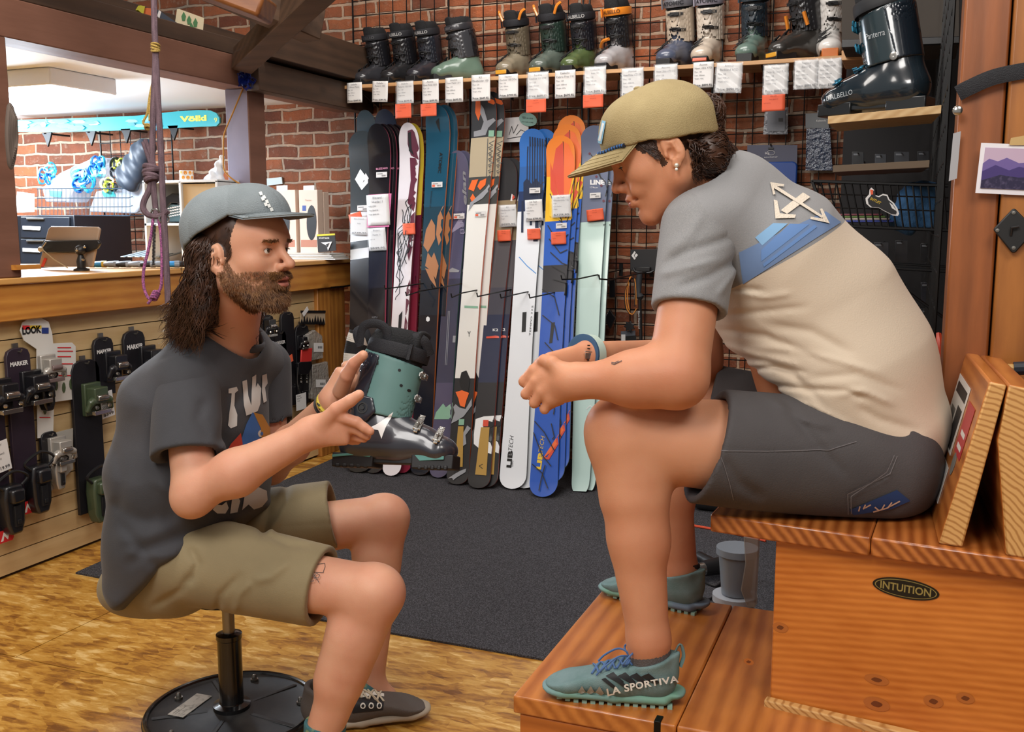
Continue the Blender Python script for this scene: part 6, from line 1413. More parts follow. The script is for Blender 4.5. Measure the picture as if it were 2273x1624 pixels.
# lib tech tempo white
t_, b_, _ = ski('wide white ski with blue forest tip art and black lettering', (1189, 296), (1138, 1085), 58, 49, 58, [(296, '#2a68b4'), (370, '#2c5ea0'), (425, '#27385e'), (470, '#dfe3e8')], side='#141416', Yt=4.60, rough=.3, tiph=.07, tailh=.07)
tr = [[(1169+k*5.6+(k % 3), 470+(k*7) % 40), (1171+k*5.6, 340-(k*37) % 38), (1172+k*5.6, 325)] for k in range(9)]
inkline('tree_trunks', b_, tr, t_, 2.6, MATS['g_navy'])
sd(t_, b_, 'forest_art', [([(1162, 405), (1170, 395), (1180, 408), (1190, 396), (1200, 409), (1212, 396), (1217, 408), (1216, 446), (1162, 446)], 0), bx(1176, 490, 1181, 500, 0), bx(1188, 490, 1196, 506, 0), ([(1158, 446), (1163, 446), (1162, 516), (1157, 516)], 0), bx(1184, 530, 1194, 536, 0)], ['g_navy'])
inkline('blue_line', b_, [[(1152, 570), (1170, 590), (1196, 612)]], t_, 2, MATS['g_sky'])
sd(t_, b_, 'lettering', [([(1160, 693), (1169, 692), (1167, 736), (1158, 737)], 0)], ['g_black', 'g_white'], tri=[(textpx('LIB', 1135, 1038, 1139, 1000, 11, .05), 0), (textpx('TECH', 1137, 1000, 1141, 967, 9, -.01, .2), 0), (textpx('TEMPO 112', 1178, 745, 1184, 678, 3.5), 0), (textpx('TEMPO', 1139, 1036, 1140, 1022, 4), 0)])
clones(t_, [(.048, .030)], ['second white ski just behind the forest-art ski'])
# lib tech orange/blue
t_, b_, pr_ = ski('ski with orange sunburst tip and blue cracked body, frontmost of three', (1250, 312), (1206, 1103), 62, 50, 60, [(312, '#e07a22'), (392, '#e2b22c'), (492, '#1f56b0'), (590, '#26262c'), (650, '#1c50ae')], side='#10141c', Yt=4.58, rough=.3, tiph=.07, tailh=.07, grp='sunburst skis')
sun = [([(1252, 480), (1226, 380), (1234, 330), (1250, 315), (1252, 380)], 0), ([(1252, 480), (1252, 315), (1262, 320), (1274, 350), (1276, 370)], 1), ([(1250, 480), (1222, 420), (1222, 360), (1228, 385)], 0), ([(1254, 485), (1277, 380), (1282, 400), (1275, 440)], 0), ([(1258, 490), (1278, 440), (1280, 480)], 2), ([(1220, 430), (1246, 490), (1220, 480)], 2),
  ([(1206, 1012), (1215, 1015), (1238, 970), (1240, 985), (1219, 1020), (1208, 1018)], 0), ([(1205, 1018), (1246, 955), (1252, 965), (1222, 1004)], 3)]
sd(t_, b_, 'sunburst', sun, ['g_red', 'g_orange', 'g_yellow', 'g_orange'])
inkline('burst_lines', b_, [[(1250, 314), (1253, 480)], [(1224, 400), (1250, 482)], [(1278, 384), (1256, 484)], [(1221, 430), (1248, 492)], [(1278, 440), (1258, 492)], [(1222, 470), (1250, 496)]]+[[(1216+k*3, 500+k*30), (1240+k*4, 540+k*22), (1262-k*2, 520+k*34)] for k in range(5)]+[[(1200+k*5, 640+k*60), (1232, 660+k*62), (1242-k*3, 700+k*55)] for k in range(6)]+[[(1188, 935), (1210, 960), (1232, 1000)], [(1186, 960), (1205, 1010), (1225, 1035)], [(1183, 1030), (1205, 1050), (1218, 1085)], [(1212, 1032), (1204, 1060), (1198, 1090)]], t_, 2.2, MATS['g_black'])
sd(t_, b_, 'lettering', [([(1224, 716), (1232, 715), (1226, 761), (1219, 762)], 1)], ['g_yellow', 'g_black'], tri=[(textpx('LIB', 1201, 1042, 1206, 1004, 11, .05), 0), (textpx('TECH', 1204, 1004, 1210, 968, 9, -.01, .2), 0)])
clones(t_, [(.018, .040), (.028, .075)], ['sunburst ski in the middle of its group of three', 'sunburst ski at the back, its tip tallest of the three'])
for o in bpy.data.objects:
 if o.get('label') == 'sunburst ski in the middle of its group of three': o.location.z += .055
 if o.get('label') == 'sunburst ski at the back, its tip tallest of the three': o.location.z += .100
# line
t_, b_, _ = ski('mint and slate blue ski with cherry branch art, rightmost on the wall', (1325, 288), (1289, 1090), 60, 50, 40, [(288, '#5a647e'), (494, '#b4cfc8'), (640, '#b9d4ce')], side='#5a7478', tail='flat', Yt=4.62, rough=.3, tiph=.07)
br = [[(1312, 343), (1318, 352)], [(1322, 372), (1332, 392), (1344, 404), (1348, 420), (1344, 436), (1352, 448)], [(1326, 382), (1338, 372), (1352, 366)], [(1334, 396), (1330, 380)], [(1346, 420), (1356, 412)], [(1350, 446), (1344, 452), (1358, 454)], [(1354, 490), (1340, 500)]]
inkline('branches', b_, br, t_, 2.2, MATS['g_black'])
sd(t_, b_, 'blossoms', [([(x+3*math.cos(a), y+3*math.sin(a)) for a in np.linspace(0, 6.28, 7, endpoint=False)], 0) for x, y in ((1309, 341), (1324, 392), (1335, 412), (1340, 446), (1347, 369))], ['g_maroon'])
sd(t_, b_, 'lettering', [], ['g_white'], tri=[(textpx('LINE', 1310, 410, 1342, 410, 11, .05), 0), (textpx('174cm', 1310, 418, 1327, 418, 4), 0)])
inkline('swirls', b_, [[(1296+k*6, 880+k*28), (1310, 872+k*28), (1324, 884+k*26), (1330, 900+k*20)] for k in range(4)], t_, 1.5, MATS['g_white'])
clones(t_, [(.020, .030)], ['second mint ski tucked behind the cherry branch ski'])
# barcode stickers and tags on the skis
def on_ski(x0, y0, x1, y1, base, label, lines, price='', kind='white', name='price_card', tilt=0, sleeve=False, d=.03):
 Yp = base; card(x0, y0, x1, y1, Yp, label, lines, price, kind, tilt, name, sleeve)
def yat(top, bot, y, Yt):  # depth plane of a ski face at pixel row y
 B = PZ(bot[0], bot[1], 0); T = PY(top[0], top[1], Yt); lo, hi = 0., 1.
 for _ in range(30):
  m = (lo+hi)/2; yy = proj(B+(T-B)*m)[1]
  if yy > y: lo = m
  else: hi = m
 return (B+(T-B)*lo)[1]-.035
SK = dict(bd=((811, 300), (800, 1048), 4.62), bl=((846, 284), (832, 1050), 4.60), at=((915, 282), (871, 1056), 4.62), ab=((978, 241), (934, 1054), 4.60), el=((1024, 343), (975, 1060), 4.62), k1=((1081, 213), (1016, 1075), 4.62), k2=((1129, 361), (1063, 1084), 4.62), lw=((1189, 296), (1138, 1085), 4.60), lo=((1250, 312), (1206, 1103), 4.58), ln=((1325, 288), (1289, 1090), 4.62))
def sc2(key, x0, y0, x1, y1, *a, **k):
 t, b, Yt = SK[key]; card(x0, y0, x1, y1, yat(t, b, y1, Yt), *a, **k)
sc2('bl', 817, 433, 866, 501, 'white sale card with pink border reading 40% OFF on black ski', ['Blizzard', 'Hustle 11', '40% OFF', 'Was $849.95', 'Now $509.99'], '')
pk = bpy.data.objects[-1]
mb = MB(); Yp = yat(*SK['bl'][:2], 501, 4.60)-.001
fr = [PY(816, 432, Yp), PY(868, 429, Yp), PY(863, 503, Yp), PY(813, 505, Yp)]
pk_ = thing('card_border', 'pink paper backing around the 40% OFF card on black ski', 'card', tuple(fr[3]))
mb.add([p+(0, .004, 0) for p in fr]+[p+(0, .005, 0) for p in fr], [(0, 3, 2, 1), (4, 5, 6, 7), (0, 1, 5, 4), (1, 2, 6, 5), (2, 3, 7, 6), (3, 0, 4, 7)]); mb.build('backing', mat('card_pink', '#d870a0', .5), pk_, smooth=False)
sc2('bl', 820, 507, 858, 556, 'white price card below the pink-bordered sale card', ['Blizzard', 'Hustle 11', 'Length: 180'], '$849.95', sleeve=True)
sc2('bd', 779, 481, 817, 520, 'white price card peeking below crooked orange tag at far left', ['Black Diamond', 'Helio'], '$749.95', sleeve=True, tilt=-4)
sc2('bd', 779, 476, 807, 500, 'crooked orange sale tag on the leftmost ski', ['40% OFF', 'NOW $449'], '', 'orange', name='sale_tag', tilt=12)
sc2('at', 895, 496, 922, 521, 'orange sale tag on the maroon marbled ski', ['40% OFF', 'NOW $479'], '', 'orange', name='sale_tag')
sc2('k2', 1111, 456, 1147, 503, 'crinkled white price card on the beige panel of dark ski', ['K2', 'Mindbender 108', 'Length 179', 'Turn radius', 'Weight'], '$899.95', sleeve=True)
sc2('k2', 1105, 511, 1134, 536, 'orange sale tag below the card on the beige-panel ski', ['40% OFF', 'WAS $899', 'NOW $539'], '', 'orange', name='sale_tag')
sc2('lw', 1167, 444, 1205, 491, 'white price card on the forest-art ski', ['Lib Tech', 'Tempo 112', 'Length: 181', 'Core Radius', 'Weight'], 'Price: $799.95')
sc2('lw', 1171, 508, 1200, 532, 'orange sale tag on the forest-art ski', ['40% OFF', 'WAS $799', 'NOW $479'], '', 'orange', name='sale_tag')
sc2('lo', 1227, 434, 1267, 482, 'crumpled white price card on the sunburst ski', ['Lib Tech', 'Wunderstick 112', 'Length', 'Core Radius', 'Weight'], '$779.95', sleeve=True)
sc2('lo', 1224, 515, 1257, 543, 'orange sale tag on the blue part of the sunburst ski', ['40% OFF', 'WAS $779', 'NOW $467'], '', 'orange', name='sale_tag')
sc2('ln', 1304, 466, 1341, 492, 'orange sale tag on the cherry branch ski', ['40% OFF', 'WAS $799', 'NOW $479'], '', 'orange', name='sale_tag', tilt=4)
for i, (k, x, y, lb) in enumerate([('bl', 847, 388, 'glossy black pink-edged'), ('ab', 970, 410, 'deep teal'), ('el', 1019, 480, 'short purple'), ('k1', 1066, 475, 'tallest camouflage'), ('lw', 1187, 423, 'forest-art'), ('lo', 1246, 501, 'sunburst'), ('ln', 1321, 434, 'cherry branch'), ('bd', 805, 462, 'leftmost slate-black')]):
 t, b, Yt = SK[k]; Yp = yat(t, b, y+6, Yt)+.006
 th = thing('barcode_sticker', 'small white barcode sticker on the %s ski' % lb, 'sticker', tuple(PY(x, y+6, Yp)), 'barcode stickers on skis')
 A = PY(x-12, y+6, Yp); B = PY(x+12, y+5, Yp); D = PY(x-12, y-6, Yp); U = nrm(B-A); V = nrm(D-A); W = np.linalg.norm(B-A); Hh = np.linalg.norm(D-A)
 mb = MB(); mb.prism([(0, 0), (W, 0), (W, Hh), (0, Hh)], A, U, V, (0, .0006, 0), 0)
 for q in range(9): mb.prism([(W*(.5+q*.045), Hh*.15), (W*(.515+q*.045+.01*(q % 2)), Hh*.15), (W*(.515+q*.045+.01*(q % 2)), Hh*.45), (W*(.5+q*.045), Hh*.45)], A-(0, .0004, 0), U, V, (0, .0002, 0), 1)
 mb.prism([(W*.1, Hh*.6), (W*.6, Hh*.6), (W*.6, Hh*.7), (W*.1, Hh*.7)], A-(0, .0004, 0), U, V, (0, .0002, 0), 1)
 if k in ('ab', 'el', 'k1'): mb.prism([(W*.05, Hh*.1), (W*.32, Hh*.1), (W*.32, Hh*.5), (W*.05, Hh*.5)], A-(0, .0006, 0), U, V, (0, .0002, 0), 2)
 mb.build('label', [paper, tinkd, orange_c], th, smooth=False)
# hooks that keep the skis apart
for i, (x0, y0, x1, y1) in enumerate([(855, 641, 892, 636), (902, 656, 932, 646), (960, 640, 988, 636), (1003, 660, 1026, 650), (1060, 658, 1088, 652), (1112, 661, 1136, 655), (1176, 661, 1204, 655), (1247, 620, 1282, 619), (1331, 619, 1356, 621)]):
 a = PY(x0, y0, 4.10); b = PY(x1, y1, 4.18); c = np.array([b[0]+.05, GY, b[2]+.02])
 th = thing('wire_hook', 'black wire hook poking out between skis, %s' % ['beside the pink-edged stack', 'on the marbled ski', 'on the deep teal ski', 'on the purple ski', 'on the white camouflage ski', 'on the navy ski', 'on the forest-art ski', 'on the blue sunburst ski', 'on the mint ski'][i], 'hook', tuple(b), 'ski hooks on the wire grid')
 mb = MB(); mb.tube([a+np.array([-.004, 0, .018]), a, b, c], .0035, 6); mb.build('rod', grid_m, th)
 mb = MB(); mb.obox(c+(0, -.004, 0), (.009, 0, 0), (0, .004, 0), (0, 0, .03)); mb.build('clip', grid_m, th)
# ---------------------------------------------------------------- ski boots
I3 = np.eye(3)
sole_k = mat('boot_sole', '#141417', .55); liner_k = mat('boot_liner', '#101114', .85, bump=(300, .3)); strap_k = mat('boot_strap', '#12131a', .7, bump=(500, .3)); bk_m = mat('buckle_alloy', '#b4b2ae', .22, metal=.9); bk_k = mat('buckle_black', '#1a1a1c', .4)
def B_(prims): return prims
Yv = np.array([0, 1., 0])
def shell_prims():
 return [EC((.05, 0, .055), (.16, 0, .060), (.040, .043), (.046, .046), Yv, .02), EC((.16, 0, .058), (.262, 0, .046), (.047, .044), (.043, .030), Yv, .03), EL((.266, 0, .045), (.040, .043, .031), .02),
   EC((.075, 0, .07), (.105, 0, .170), (.043, .058), (.047, .070), Yv, .04), EC((.12, 0, .105), (.225, 0, .075), (.038, .036), (.038, .028), Yv, .03)]
def cuff_prims(g=0.): return [EC((.108, 0, .130), (.140, 0, .285), (.055+g, .078+g), (.059+g, .077+g), Yv, .01)]
aC = nrm((.032, 0, .155))
def boot(name, label, cat, h, M_, group=None, detail=1, hollow=True):
 """boot in its own space: toe +x, sole on z=0"""
 r = thing(name, label, cat, (0, 0, 0), group)
 lo, hi = (-.03, -.09, -.01), (.33, .09, .36)
 sh = shell_prims()+[HS((0, 0, .014), (0, 0, -1), .003), EC((.105, 0, .20), (.15, 0, .36), (.040, .058), (.045, .058), Yv, .01, 's')]
 sh += [(RC((.12, -.075, .115), (.26, -.060, .052), .012, .012)[0], .012, 's'), (RC((.12, .075, .115), (.26, .060, .052), .012, .012)[0], .012, 's')]
 o1 = sdf_mesh('lower_shell', sh, lo, hi, h, M_['shell'], None, it=1, sharp=70); lp(o1, r)
 cutb = HS(np.array((.100, 0, .128)), -nrm((.18, 0, 1)), .003); cutt = HS(np.array((.137, 0, .268)), nrm((.34, 0, 1)), .004)
 inn = (EC((.108, 0, .10), (.146, 0, .33), (.048, .071), (.053, .071), Yv)[0], .003, 's')
 groove = [(RC((.20, -.06, .175), (.175, -.07, .172), .004, .004)[0], .003, 's'), (RC((.205, -.05, .205), (.17, -.07, .212), .0035, .003)[0], .003, 's')] if detail else []
 o2 = sdf_mesh('cuff', cuff_prims()+[cutb, cutt, inn]+groove, lo, hi, h, M_['cuff'], None, it=1, sharp=70); lp(o2, r)
 o3 = sdf_mesh('spoiler', cuff_prims(.0035)+[cutb, HS(np.array((.137, 0, .262)), nrm((.34, 0, 1)), .004), HS((.085, 0, .15), nrm((1, 0, -.30)), .004), (EC((.108, 0, .10), (.146, 0, .33), (.055, .078), (.059, .077), Yv)[0], .001, 's')], lo, hi, h, M_['spoiler'], None, it=1, sharp=70); lp(o3, r)
 o4 = sdf_mesh('liner', [EC((.120, 0, .20), (.150, 0, .312), (.047, .070), (.050, .068), Yv, .01), EC((.185, 0, .24), (.212, 0, .325), (.034, .010), (.036, .009), Yv, .01), EL((.095, 0, .30), (.022, .040, .03), .02), (EC((.130, 0, .24), (.165, 0, .40), (.037, .055), (.040, .056), Yv)[0], .006, 's')], lo, (.33, .09, .39), h, M_['liner'], None, it=1); lp(o4, r)
 # power strap
 mb = MB(); c = np.array((.145, 0, .285)); ax = nrm((.22, 0, 1)); fx = nrm(np.cross(Yv, ax))
 ring = [c+fx*.078*math.cos(a)+Yv*.061*math.sin(a) for a in np.linspace(0, 2*math.pi, 40, endpoint=False)]
 mb.tube([np.array(p)+0 for p in ring], .0165, 10, closed=True, flat=1., nref=ax)
 vv = np.array(mb.v); cc = np.repeat(np.array(ring), 10, 0); dd = vv-cc; rad = nrm(np.array([1, 0, 0]));
 ra = cc-c; ra = ra-np.outer(ra@ax, ax); ra /= np.linalg.norm(ra, axis=1)[:, None]; dd = dd-ra*((dd*ra).sum(1)*.92)[:, None]; mb.v = [tuple(p) for p in cc+dd]
 mb.obox(c+fx*.050-Yv*.056, fx*.004, Yv*.003, ax*.019); lp(mb.build('power_strap', M_['strap']), r)
 # sole
 mb = MB()
 for x0, x1, w0, w1 in ((.002, .108, .034, .038), (.205, .306, .039, .032)):
  mb.prism([(x0, -w0), (x1, -w1), (x1, w1), (x0, w0)], (0, 0, .000), (1, 0, 0), (0, 1, 0), (0, 0, .034))
 mb.prism([(.10, -.030), (.21, -.032), (.21, .032), (.10, .030)], (0, 0, .010), (1, 0, 0), (0, 1, 0), (0, 0, .016))
 if detail:
  for k in range(5): mb.obox((.225+k*.016, -.034, .003), (.005, 0, 0), (0, .004, 0), (0, 0, .006)); mb.obox((.018+k*.018, -.033, .003), (.006, 0, 0), (0, .004, 0), (0, 0, .005))
 lp(mb.build('sole', M_['sole'], bevel=.003), r)
 mb = MB(); mb.prism([(.004, .028), (.06, .034), (.106, .030), (.100, .024), (.06, .028), (.004, .022)], (0, -.0385, 0), (1, 0, 0), (0, 0, 1), (0, .003, 0)); mb.prism([(.212, .032), (.285, .030), (.285, .022), (.225, .018)], (0, -.0385, 0), (1, 0, 0), (0, 0, 1), (0, .003, 0))
 lp(mb.build('sole_stripe', M_['stripe'], bevel=.001), r)
 # buckles
 bs = bvh_of(o1); bc = bvh_of(o2); front = nrm((-1, 1.0, -.55))
 def hit(bv, p, d):
  h_ = bv.ray_cast(Vector(p), Vector(d), 1); return (np.array(h_[0]), np.array(h_[1])) if h_[0] is not None else None
 for i, (bv, x, z) in enumerate(((bc, .21, .235), (bc, .20, .180), (bs, .185, .115), (bs, .235, .088))):
  o_ = np.array((x+.10, -.10, z+.055)); q = hit(bv, o_, nrm((-.62, .62, -.38 if i < 2 else -.62)))
  if q is None: continue
  p, n_ = q; n_ = n_ if n_[0]-n_[1] > 0 else -n_; al = nrm(np.cross(n_, (0, 0, 1) if i < 2 else (1, 0, 0))); al = al if al[1] > 0 else -al; w_ = np.cross(n_, al)
  mb = MB(); mb.obox(p+n_*.003, al*.017, w_*.009, n_*.0022); mb.obox(p+n_*.006+al*.012, al*.010, w_*.006, n_*.003); mb.obox(p-al*.020+n_*.002, al*.007, w_*.005, n_*.0018)
  for k in range(4): mb.obox(p+al*(.022+k*.006)+n_*.0035, al*.0016, w_*.007, n_*.002)
  mb.tube(cr([p+al*.008+w_*.006+n_*.006, p+al*.034+w_*.006+n_*.005, p+al*.034-w_*.006+n_*.005, p+al*.008-w_*.006+n_*.006], 4), .0013, 5)
  bu = lp(mb.build('buckle', M_['buckle'], bevel=.0008), r)
  mb = MB(); mb.tube([p+n_*.009+al*.004, p+n_*.010-al*.010], .0022, 6); lv = mb.build('lever', M_['lever']); lp(lv, bu)
 # pivot plate
 if detail:
  pv = np.array((.083, 0, .140))
  hexf = lambda p: np.max([((p[:, 0]-pv[0])*math.cos(a)+(p[:, 2]-pv[2])*math.sin(a))-.030 for a in np.radians((15, 75, 135, 195, 255, 315))], 0)
  o5 = sdf_mesh('pivot_plate', [GRP(shell_prims()+cuff_prims(), 0, 'u', -.006), (hexf, .003, 'i'), (lambda p: p[:, 1]+.01, .001, 'i'), (GRP(shell_prims()+cuff_prims(), 0, 'u', .004)[0], .001, 's')], lo, hi, h, M_['spoiler'], None, it=1, sharp=60); lp(o5, r)
  h_ = hit(bvh_of(o5), pv+(0, -.2, 0), (0, 1, 0))
  if h_:
   mb = MB(); mb.lathe([(.014, -.002), (.014, .003), (.010, .003), (.009, .0005), (.006, .0005), (.005, .003), (0, .003)], h_[0], (0, -1, 0), 24); lp(mb.build('pivot_bolt', bk_k), r)
 return r
def repaint(r, mp):
 for ch in [o for o in bpy.data.objects if o.parent is r]:
  k = ch.name.split('.')[0]
  if k in mp and ch.type == 'MESH':
   ch.material_slots[0].link = 'OBJECT'; ch.material_slots[0].material = mp[k]
def pm(c, r=.28, coat=.5): return mat('plastic_'+c.lstrip('#'), c, r, coat=coat)
# --- the boot in the man's hands
hb = dict(shell=pm('#2e3038', .30, .5), cuff=mat('cuff_sage', '#587d7a', .5), spoiler=pm('#20242e', .25, .6), liner=liner_k, strap=strap_k, sole=sole_k, stripe=mat('stripe_sage', '#4f8680', .5), buckle=bk_m, lever=bk_m)
held = boot('ski_boot', 'sage and black ski boot with white star logo held up in the bearded man\'s hands', 'ski boot', .0030, hb)
a15 = math.radians(13); Xh = nrm(rt*math.cos(a15)-dp*math.sin(a15)+zz_*.03); Zh = nrm(zz_*math.cos(math.radians(17))+dp*math.sin(math.radians(17))); Zh = nrm(Zh-Xh*np.dot(Zh, Xh)); Yh = np.cross(Zh, Xh)
Oh = PD(746, 1036, 2.13)
bvl = bvh_of([o for o in bpy.data.objects if o.parent is held and o.name.split('.')[0] in ('lower_shell', 'cuff')])
pry = planeray((0, -.3, 0), (1, 0, 0), (0, 0, 1), (0, 1, 0))
logo = [([(x-.020, z-.048) for x, z in ((.148, .157), (.176, .180), (.161, .142), (.153, .115), (.143, .136), (.116, .139), (.137, .149))], 0)]
d_ = decal('star_logo', bvl, logo, [mat('logo_white', '#e8e8e8', .4)], None, h=.006, off=.0008, rayf=pry); lp(d_, held)
d_ = decal('rivets', bvl, [([(x+.0035*math.cos(a), z+.0035*math.sin(a)) for a in np.linspace(0, 6.28, 12, endpoint=False)], 0) for x, z in ((.168, .232), (.172, .196), (.187, .186))]+[([(.108, .252), (.117, .254), (.117, .245), (.108, .243)], 0)], [bk_k], None, h=.004, off=.0008, rayf=pry); lp(d_, held)
mb = MB(); c = np.array((.10, -.045, .315))   # pull loops on the liner
mb.tube(cr([c+(-.04, 0, -.02), c+(-.030, -.01, .020), c+(0, -.014, .030), c+(.028, -.01, .018), c+(.035, 0, -.02)], 5), .011, 8, flat=.3, nref=(0, 1, 0)); mb.tube(cr([c+(-.05, .03, -.02), c+(-.062, .03, .018), c+(-.045, .04, .026), c+(-.03, .05, -.01)], 5), .010, 8, flat=.3, nref=(0, 1, 0))
mb.tube(cr([c+(.06, .02, -.04), c+(.085, .01, -.005), c+(.118, .02, -.008), c+(.128, .04, -.04)], 5), .012, 8, flat=.25, nref=(0, 1, 0)); lp(mb.build('pull_loop', strap_k), held)
setmat(held, Oh, Xh, Yh, Zh, .885)
# striped sleeve standing behind the boot
sl_ = thing('ski_sock', 'black and white striped roll standing behind the held boot cuff', 'sock', tuple(PD(790, 840, 2.45)))
mb = MB(); P0 = PD(800, 735, 2.45); P1 = PD(782, 850, 2.45)
pp = cr([PD(800, 738, 2.45), PD(792, 765, 2.45), PD(787, 800, 2.45), PD(784, 850, 2.45)], 8)
for i in range(len(pp)-1): mb.tube([pp[i], pp[i+1]], .028, 12, m=1 if i in (2, 3, 4, 5, 6, 13, 14, 15, 16, 17) else 0, cap=(i in (0, len(pp)-2)))
mb.build('roll', [mat('knit_black', '#141416', .9), mat('knit_white', '#cfcac0', .9)], sl_)
# --- boots on the shelf: one model, copied and repainted
base = dict(shell=pm('#222226'), cuff=pm('#1c1c20'), spoiler=pm('#16161a'), liner=liner_k, strap=strap_k, sole=sole_k, stripe=sole_k, buckle=bk_k, lever=bk_k)
sb0 = boot('ski_boot', 'x', 'ski boot', .0055, base, 'boots on the long plywood shelf', detail=0)
specs = [(793, 178, .90, -8, 'small black ski boot at the far left end of the shelf', dict(lower_shell='#303034'), 'DALBELLO', '#3c3c40'),
 (854, 176, .93, -4, 'black ski boot second from the left end of the shelf', dict(lower_shell='#242426'), 'DALBELLO', '#9a9a9a'),
 (911, 174, .93, -4, 'black ski boot with plum-tinted clips, third from the left end', dict(lower_shell='#2c2c32', cuff='#23262e'), 'DALBELLO', '#9a9a9a'),
 (960, 168, .93, -36, 'ski boot with sage green toe and charcoal cuff turned sideways', dict(lower_shell='#62786a', cuff='#37383c', power_strap='#2e2e32'), 'ATOMIC', '#55555a'),
 (1113, 162, .97, 0, 'taupe ski boot with orange pull tabs and black strap', dict(lower_shell='#857b68', cuff='#665c4c'), '', '#333'),
 (1188, 159, 1.02, -3, 'dark forest green ski boot with orange sole bumper', dict(lower_shell='#5a645c', cuff='#26362f'), '', '#333'),
 (1257, 156, .99, -3, 'black ski boot with olive green toe', dict(lower_shell='#50603a', cuff='#1c1c22'), 'DALBELLO', '#a8a8a8'),
 (1333, 148, 1.02, -6, 'ski boot with pale grey toe and bright orange strap', dict(lower_shell='#a7a4a6', cuff='#16171c', power_strap='#e08528'), 'DALBELLO', '#5a3410'),
 (1472, 142, 1.08, -4, 'cream ski boot with blue-grey toe and grey strap', dict(lower_shell='#4e566a', cuff='#bdae9c', power_strap='#6a6a70', spoiler='#1c1c22'), 'ATOMIC', '#1c1c22'),
 (1553, 139, 1.08, 4, 'all cream ski boot with black buckles and lilac-grey strap', dict(lower_shell='#c2b4a4', cuff='#c8bcae', power_strap='#8c8894', spoiler='#b8aa9c'), 'ATOMIC', '#2a2a30'),
 (1652, 133, 1.08, 2, 'ski boot with sea green toe and navy cuff', dict(lower_shell='#62786f', cuff='#1f2a33', power_strap='#2a3a46'), 'ATOMIC', '#4a5a66'),
 (1714, 129, 1.08, -34, 'charcoal touring boot with orange toe block', dict(lower_shell='#33312f', cuff='#29292c'), '', '#333'),
 (1842, 128, 1.05, 12, 'white touring boot half hidden behind the large boot\'s cabinet', dict(lower_shell='#d8d6d2', cuff='#cfccc8', power_strap='#b8b6b4', sole='#c87030'), '', '#333')]
def front_text(r, txt, colr, z=.285):
 if not txt: return
 v, f = text2d(txt, .03); W = v[:, 0].max(); c = np.array((.145, 0, .285)); ax = nrm((.22, 0, 1)); fx = nrm(np.cross(Yv, ax)); P = []
 for p in v:
  a = (p[0]/W-.5)*1.5; h_ = (p[1]-.5)*.016; P.append(c+fx*.0825*math.cos(a)+Yv*.0655*math.sin(a)+ax*h_)
 o = mesh('strap_lettering', P, [q for q in f], mat('lett_'+colr.lstrip('#'), colr, .5)); lp(o, r)
orange_p = pm('#d9822c'); yel = pm('#d39a30')
boots = []
for i, (px, py, s_, yaw, lb, cols, txt, tc_) in enumerate(specs):
 r = sb0 if i == len(specs)-1 else copytree(sb0); r['label'] = lb; boots.append((r, px, py, s_, yaw, cols, txt, tc_))
for r, px, py, s_, yaw, cols, txt, tc_ in boots:
 repaint(r, {k: pm(c) for k, c in cols.items()})
 a = math.radians(-90+yaw-6); X_ = np.array([math.cos(a), math.sin(a), 0]); Y_ = np.cross(zz_, X_); T_ = PY(px, py, SY+.03); T_[2] = SHZ+.001
 setmat(r, T_-X_*.30*s_, X_, Y_, zz_, s_); front_text(r, txt, tc_)
 mb = MB()
 if 'orange' in r['label'] and 'taupe' in r['label'] or 'forest' in r['label']:
  for y in (-1, 1): mb.tube(cr([(.20, .045*y, .285), (.205, .060*y, .318), (.19, .072*y, .335)], 4), .007, 6)
  lp(mb.build('pull_tab', orange_p), r); mb = MB(); mb.obox((.303, 0, .022), (.006, 0, 0), (0, .030, 0), (0, 0, .010)); lp(mb.build('toe_bumper', yel, bevel=.003), r)
 elif 'toe block' in r['label']:
  mb.obox((.303, 0, .020), (.006, 0, 0), (0, .030, 0), (0, 0, .009)); lp(mb.build('toe_bumper', yel, bevel=.003), r)
  mb = MB()
  for y in (-1, 1): mb.tube([(.19, .05*y, .19), (.17, .055*y, .14)], .008, 6)
  lp(mb.build('tongue_edge', orange_p), r)
 elif 'all cream' in r['label']: mb.obox((.302, 0, .020), (.006, 0, 0), (0, .030, 0), (0, 0, .007)); lp(mb.build('toe_bumper', pm('#c85a3a'), bevel=.003), r)
 elif 'pale grey' in r['label']:
  mb.tube(cr([(.19, -.06, .125), (.215, -.035, .145), (.225, 0, .150)], 4), .008, 6); lp(mb.build('orange_buckle', orange_p), r)
# --- large dark boot on its own small shelf at the right
SP = 2.62
def onD(x, y, d=SP): return PD(x, y, d)
k0 = onD(1838, 258, 2.62); k1 = onD(2090, 231, 2.62); kz = k0[2]
ku = nrm((PZ(2090, 233, kz)-PZ(1838, 258, kz))*np.array([1, 1, 0])); kv = np.cross(zz_, ku); kl = np.linalg.norm(PZ(2090, 233, kz)-PZ(1838, 258, kz)); K0 = PZ(1838, 258, kz)
ps = thing('small_shelf', 'small plywood shelf under the large dark boot at upper right', 'shelf', tuple(K0))
kY = np.array([-.03, 1., 0])
mb = MB(); mb.prism([(0, 0), (kl, 0), (kl-.01, .24), (.02, .24)], K0-zz_*.020, ku, kY, zz_*.020); mb.build('board', wood('birch_ply', '#cdb083', '#b08c5c', 0, 16, .5, knots=False, coat=0), ps, bevel=.001)
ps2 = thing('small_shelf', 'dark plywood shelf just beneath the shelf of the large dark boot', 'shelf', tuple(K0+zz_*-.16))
mb = MB(); mb.prism([(.02, .04), (kl-.02, .04), (kl-.03, .26), (.03, .26)], K0-zz_*.145, ku, kY, zz_*.018); mb.build('board', mat('dark_ply', '#5a4a38', .7), ps2, bevel=.001)
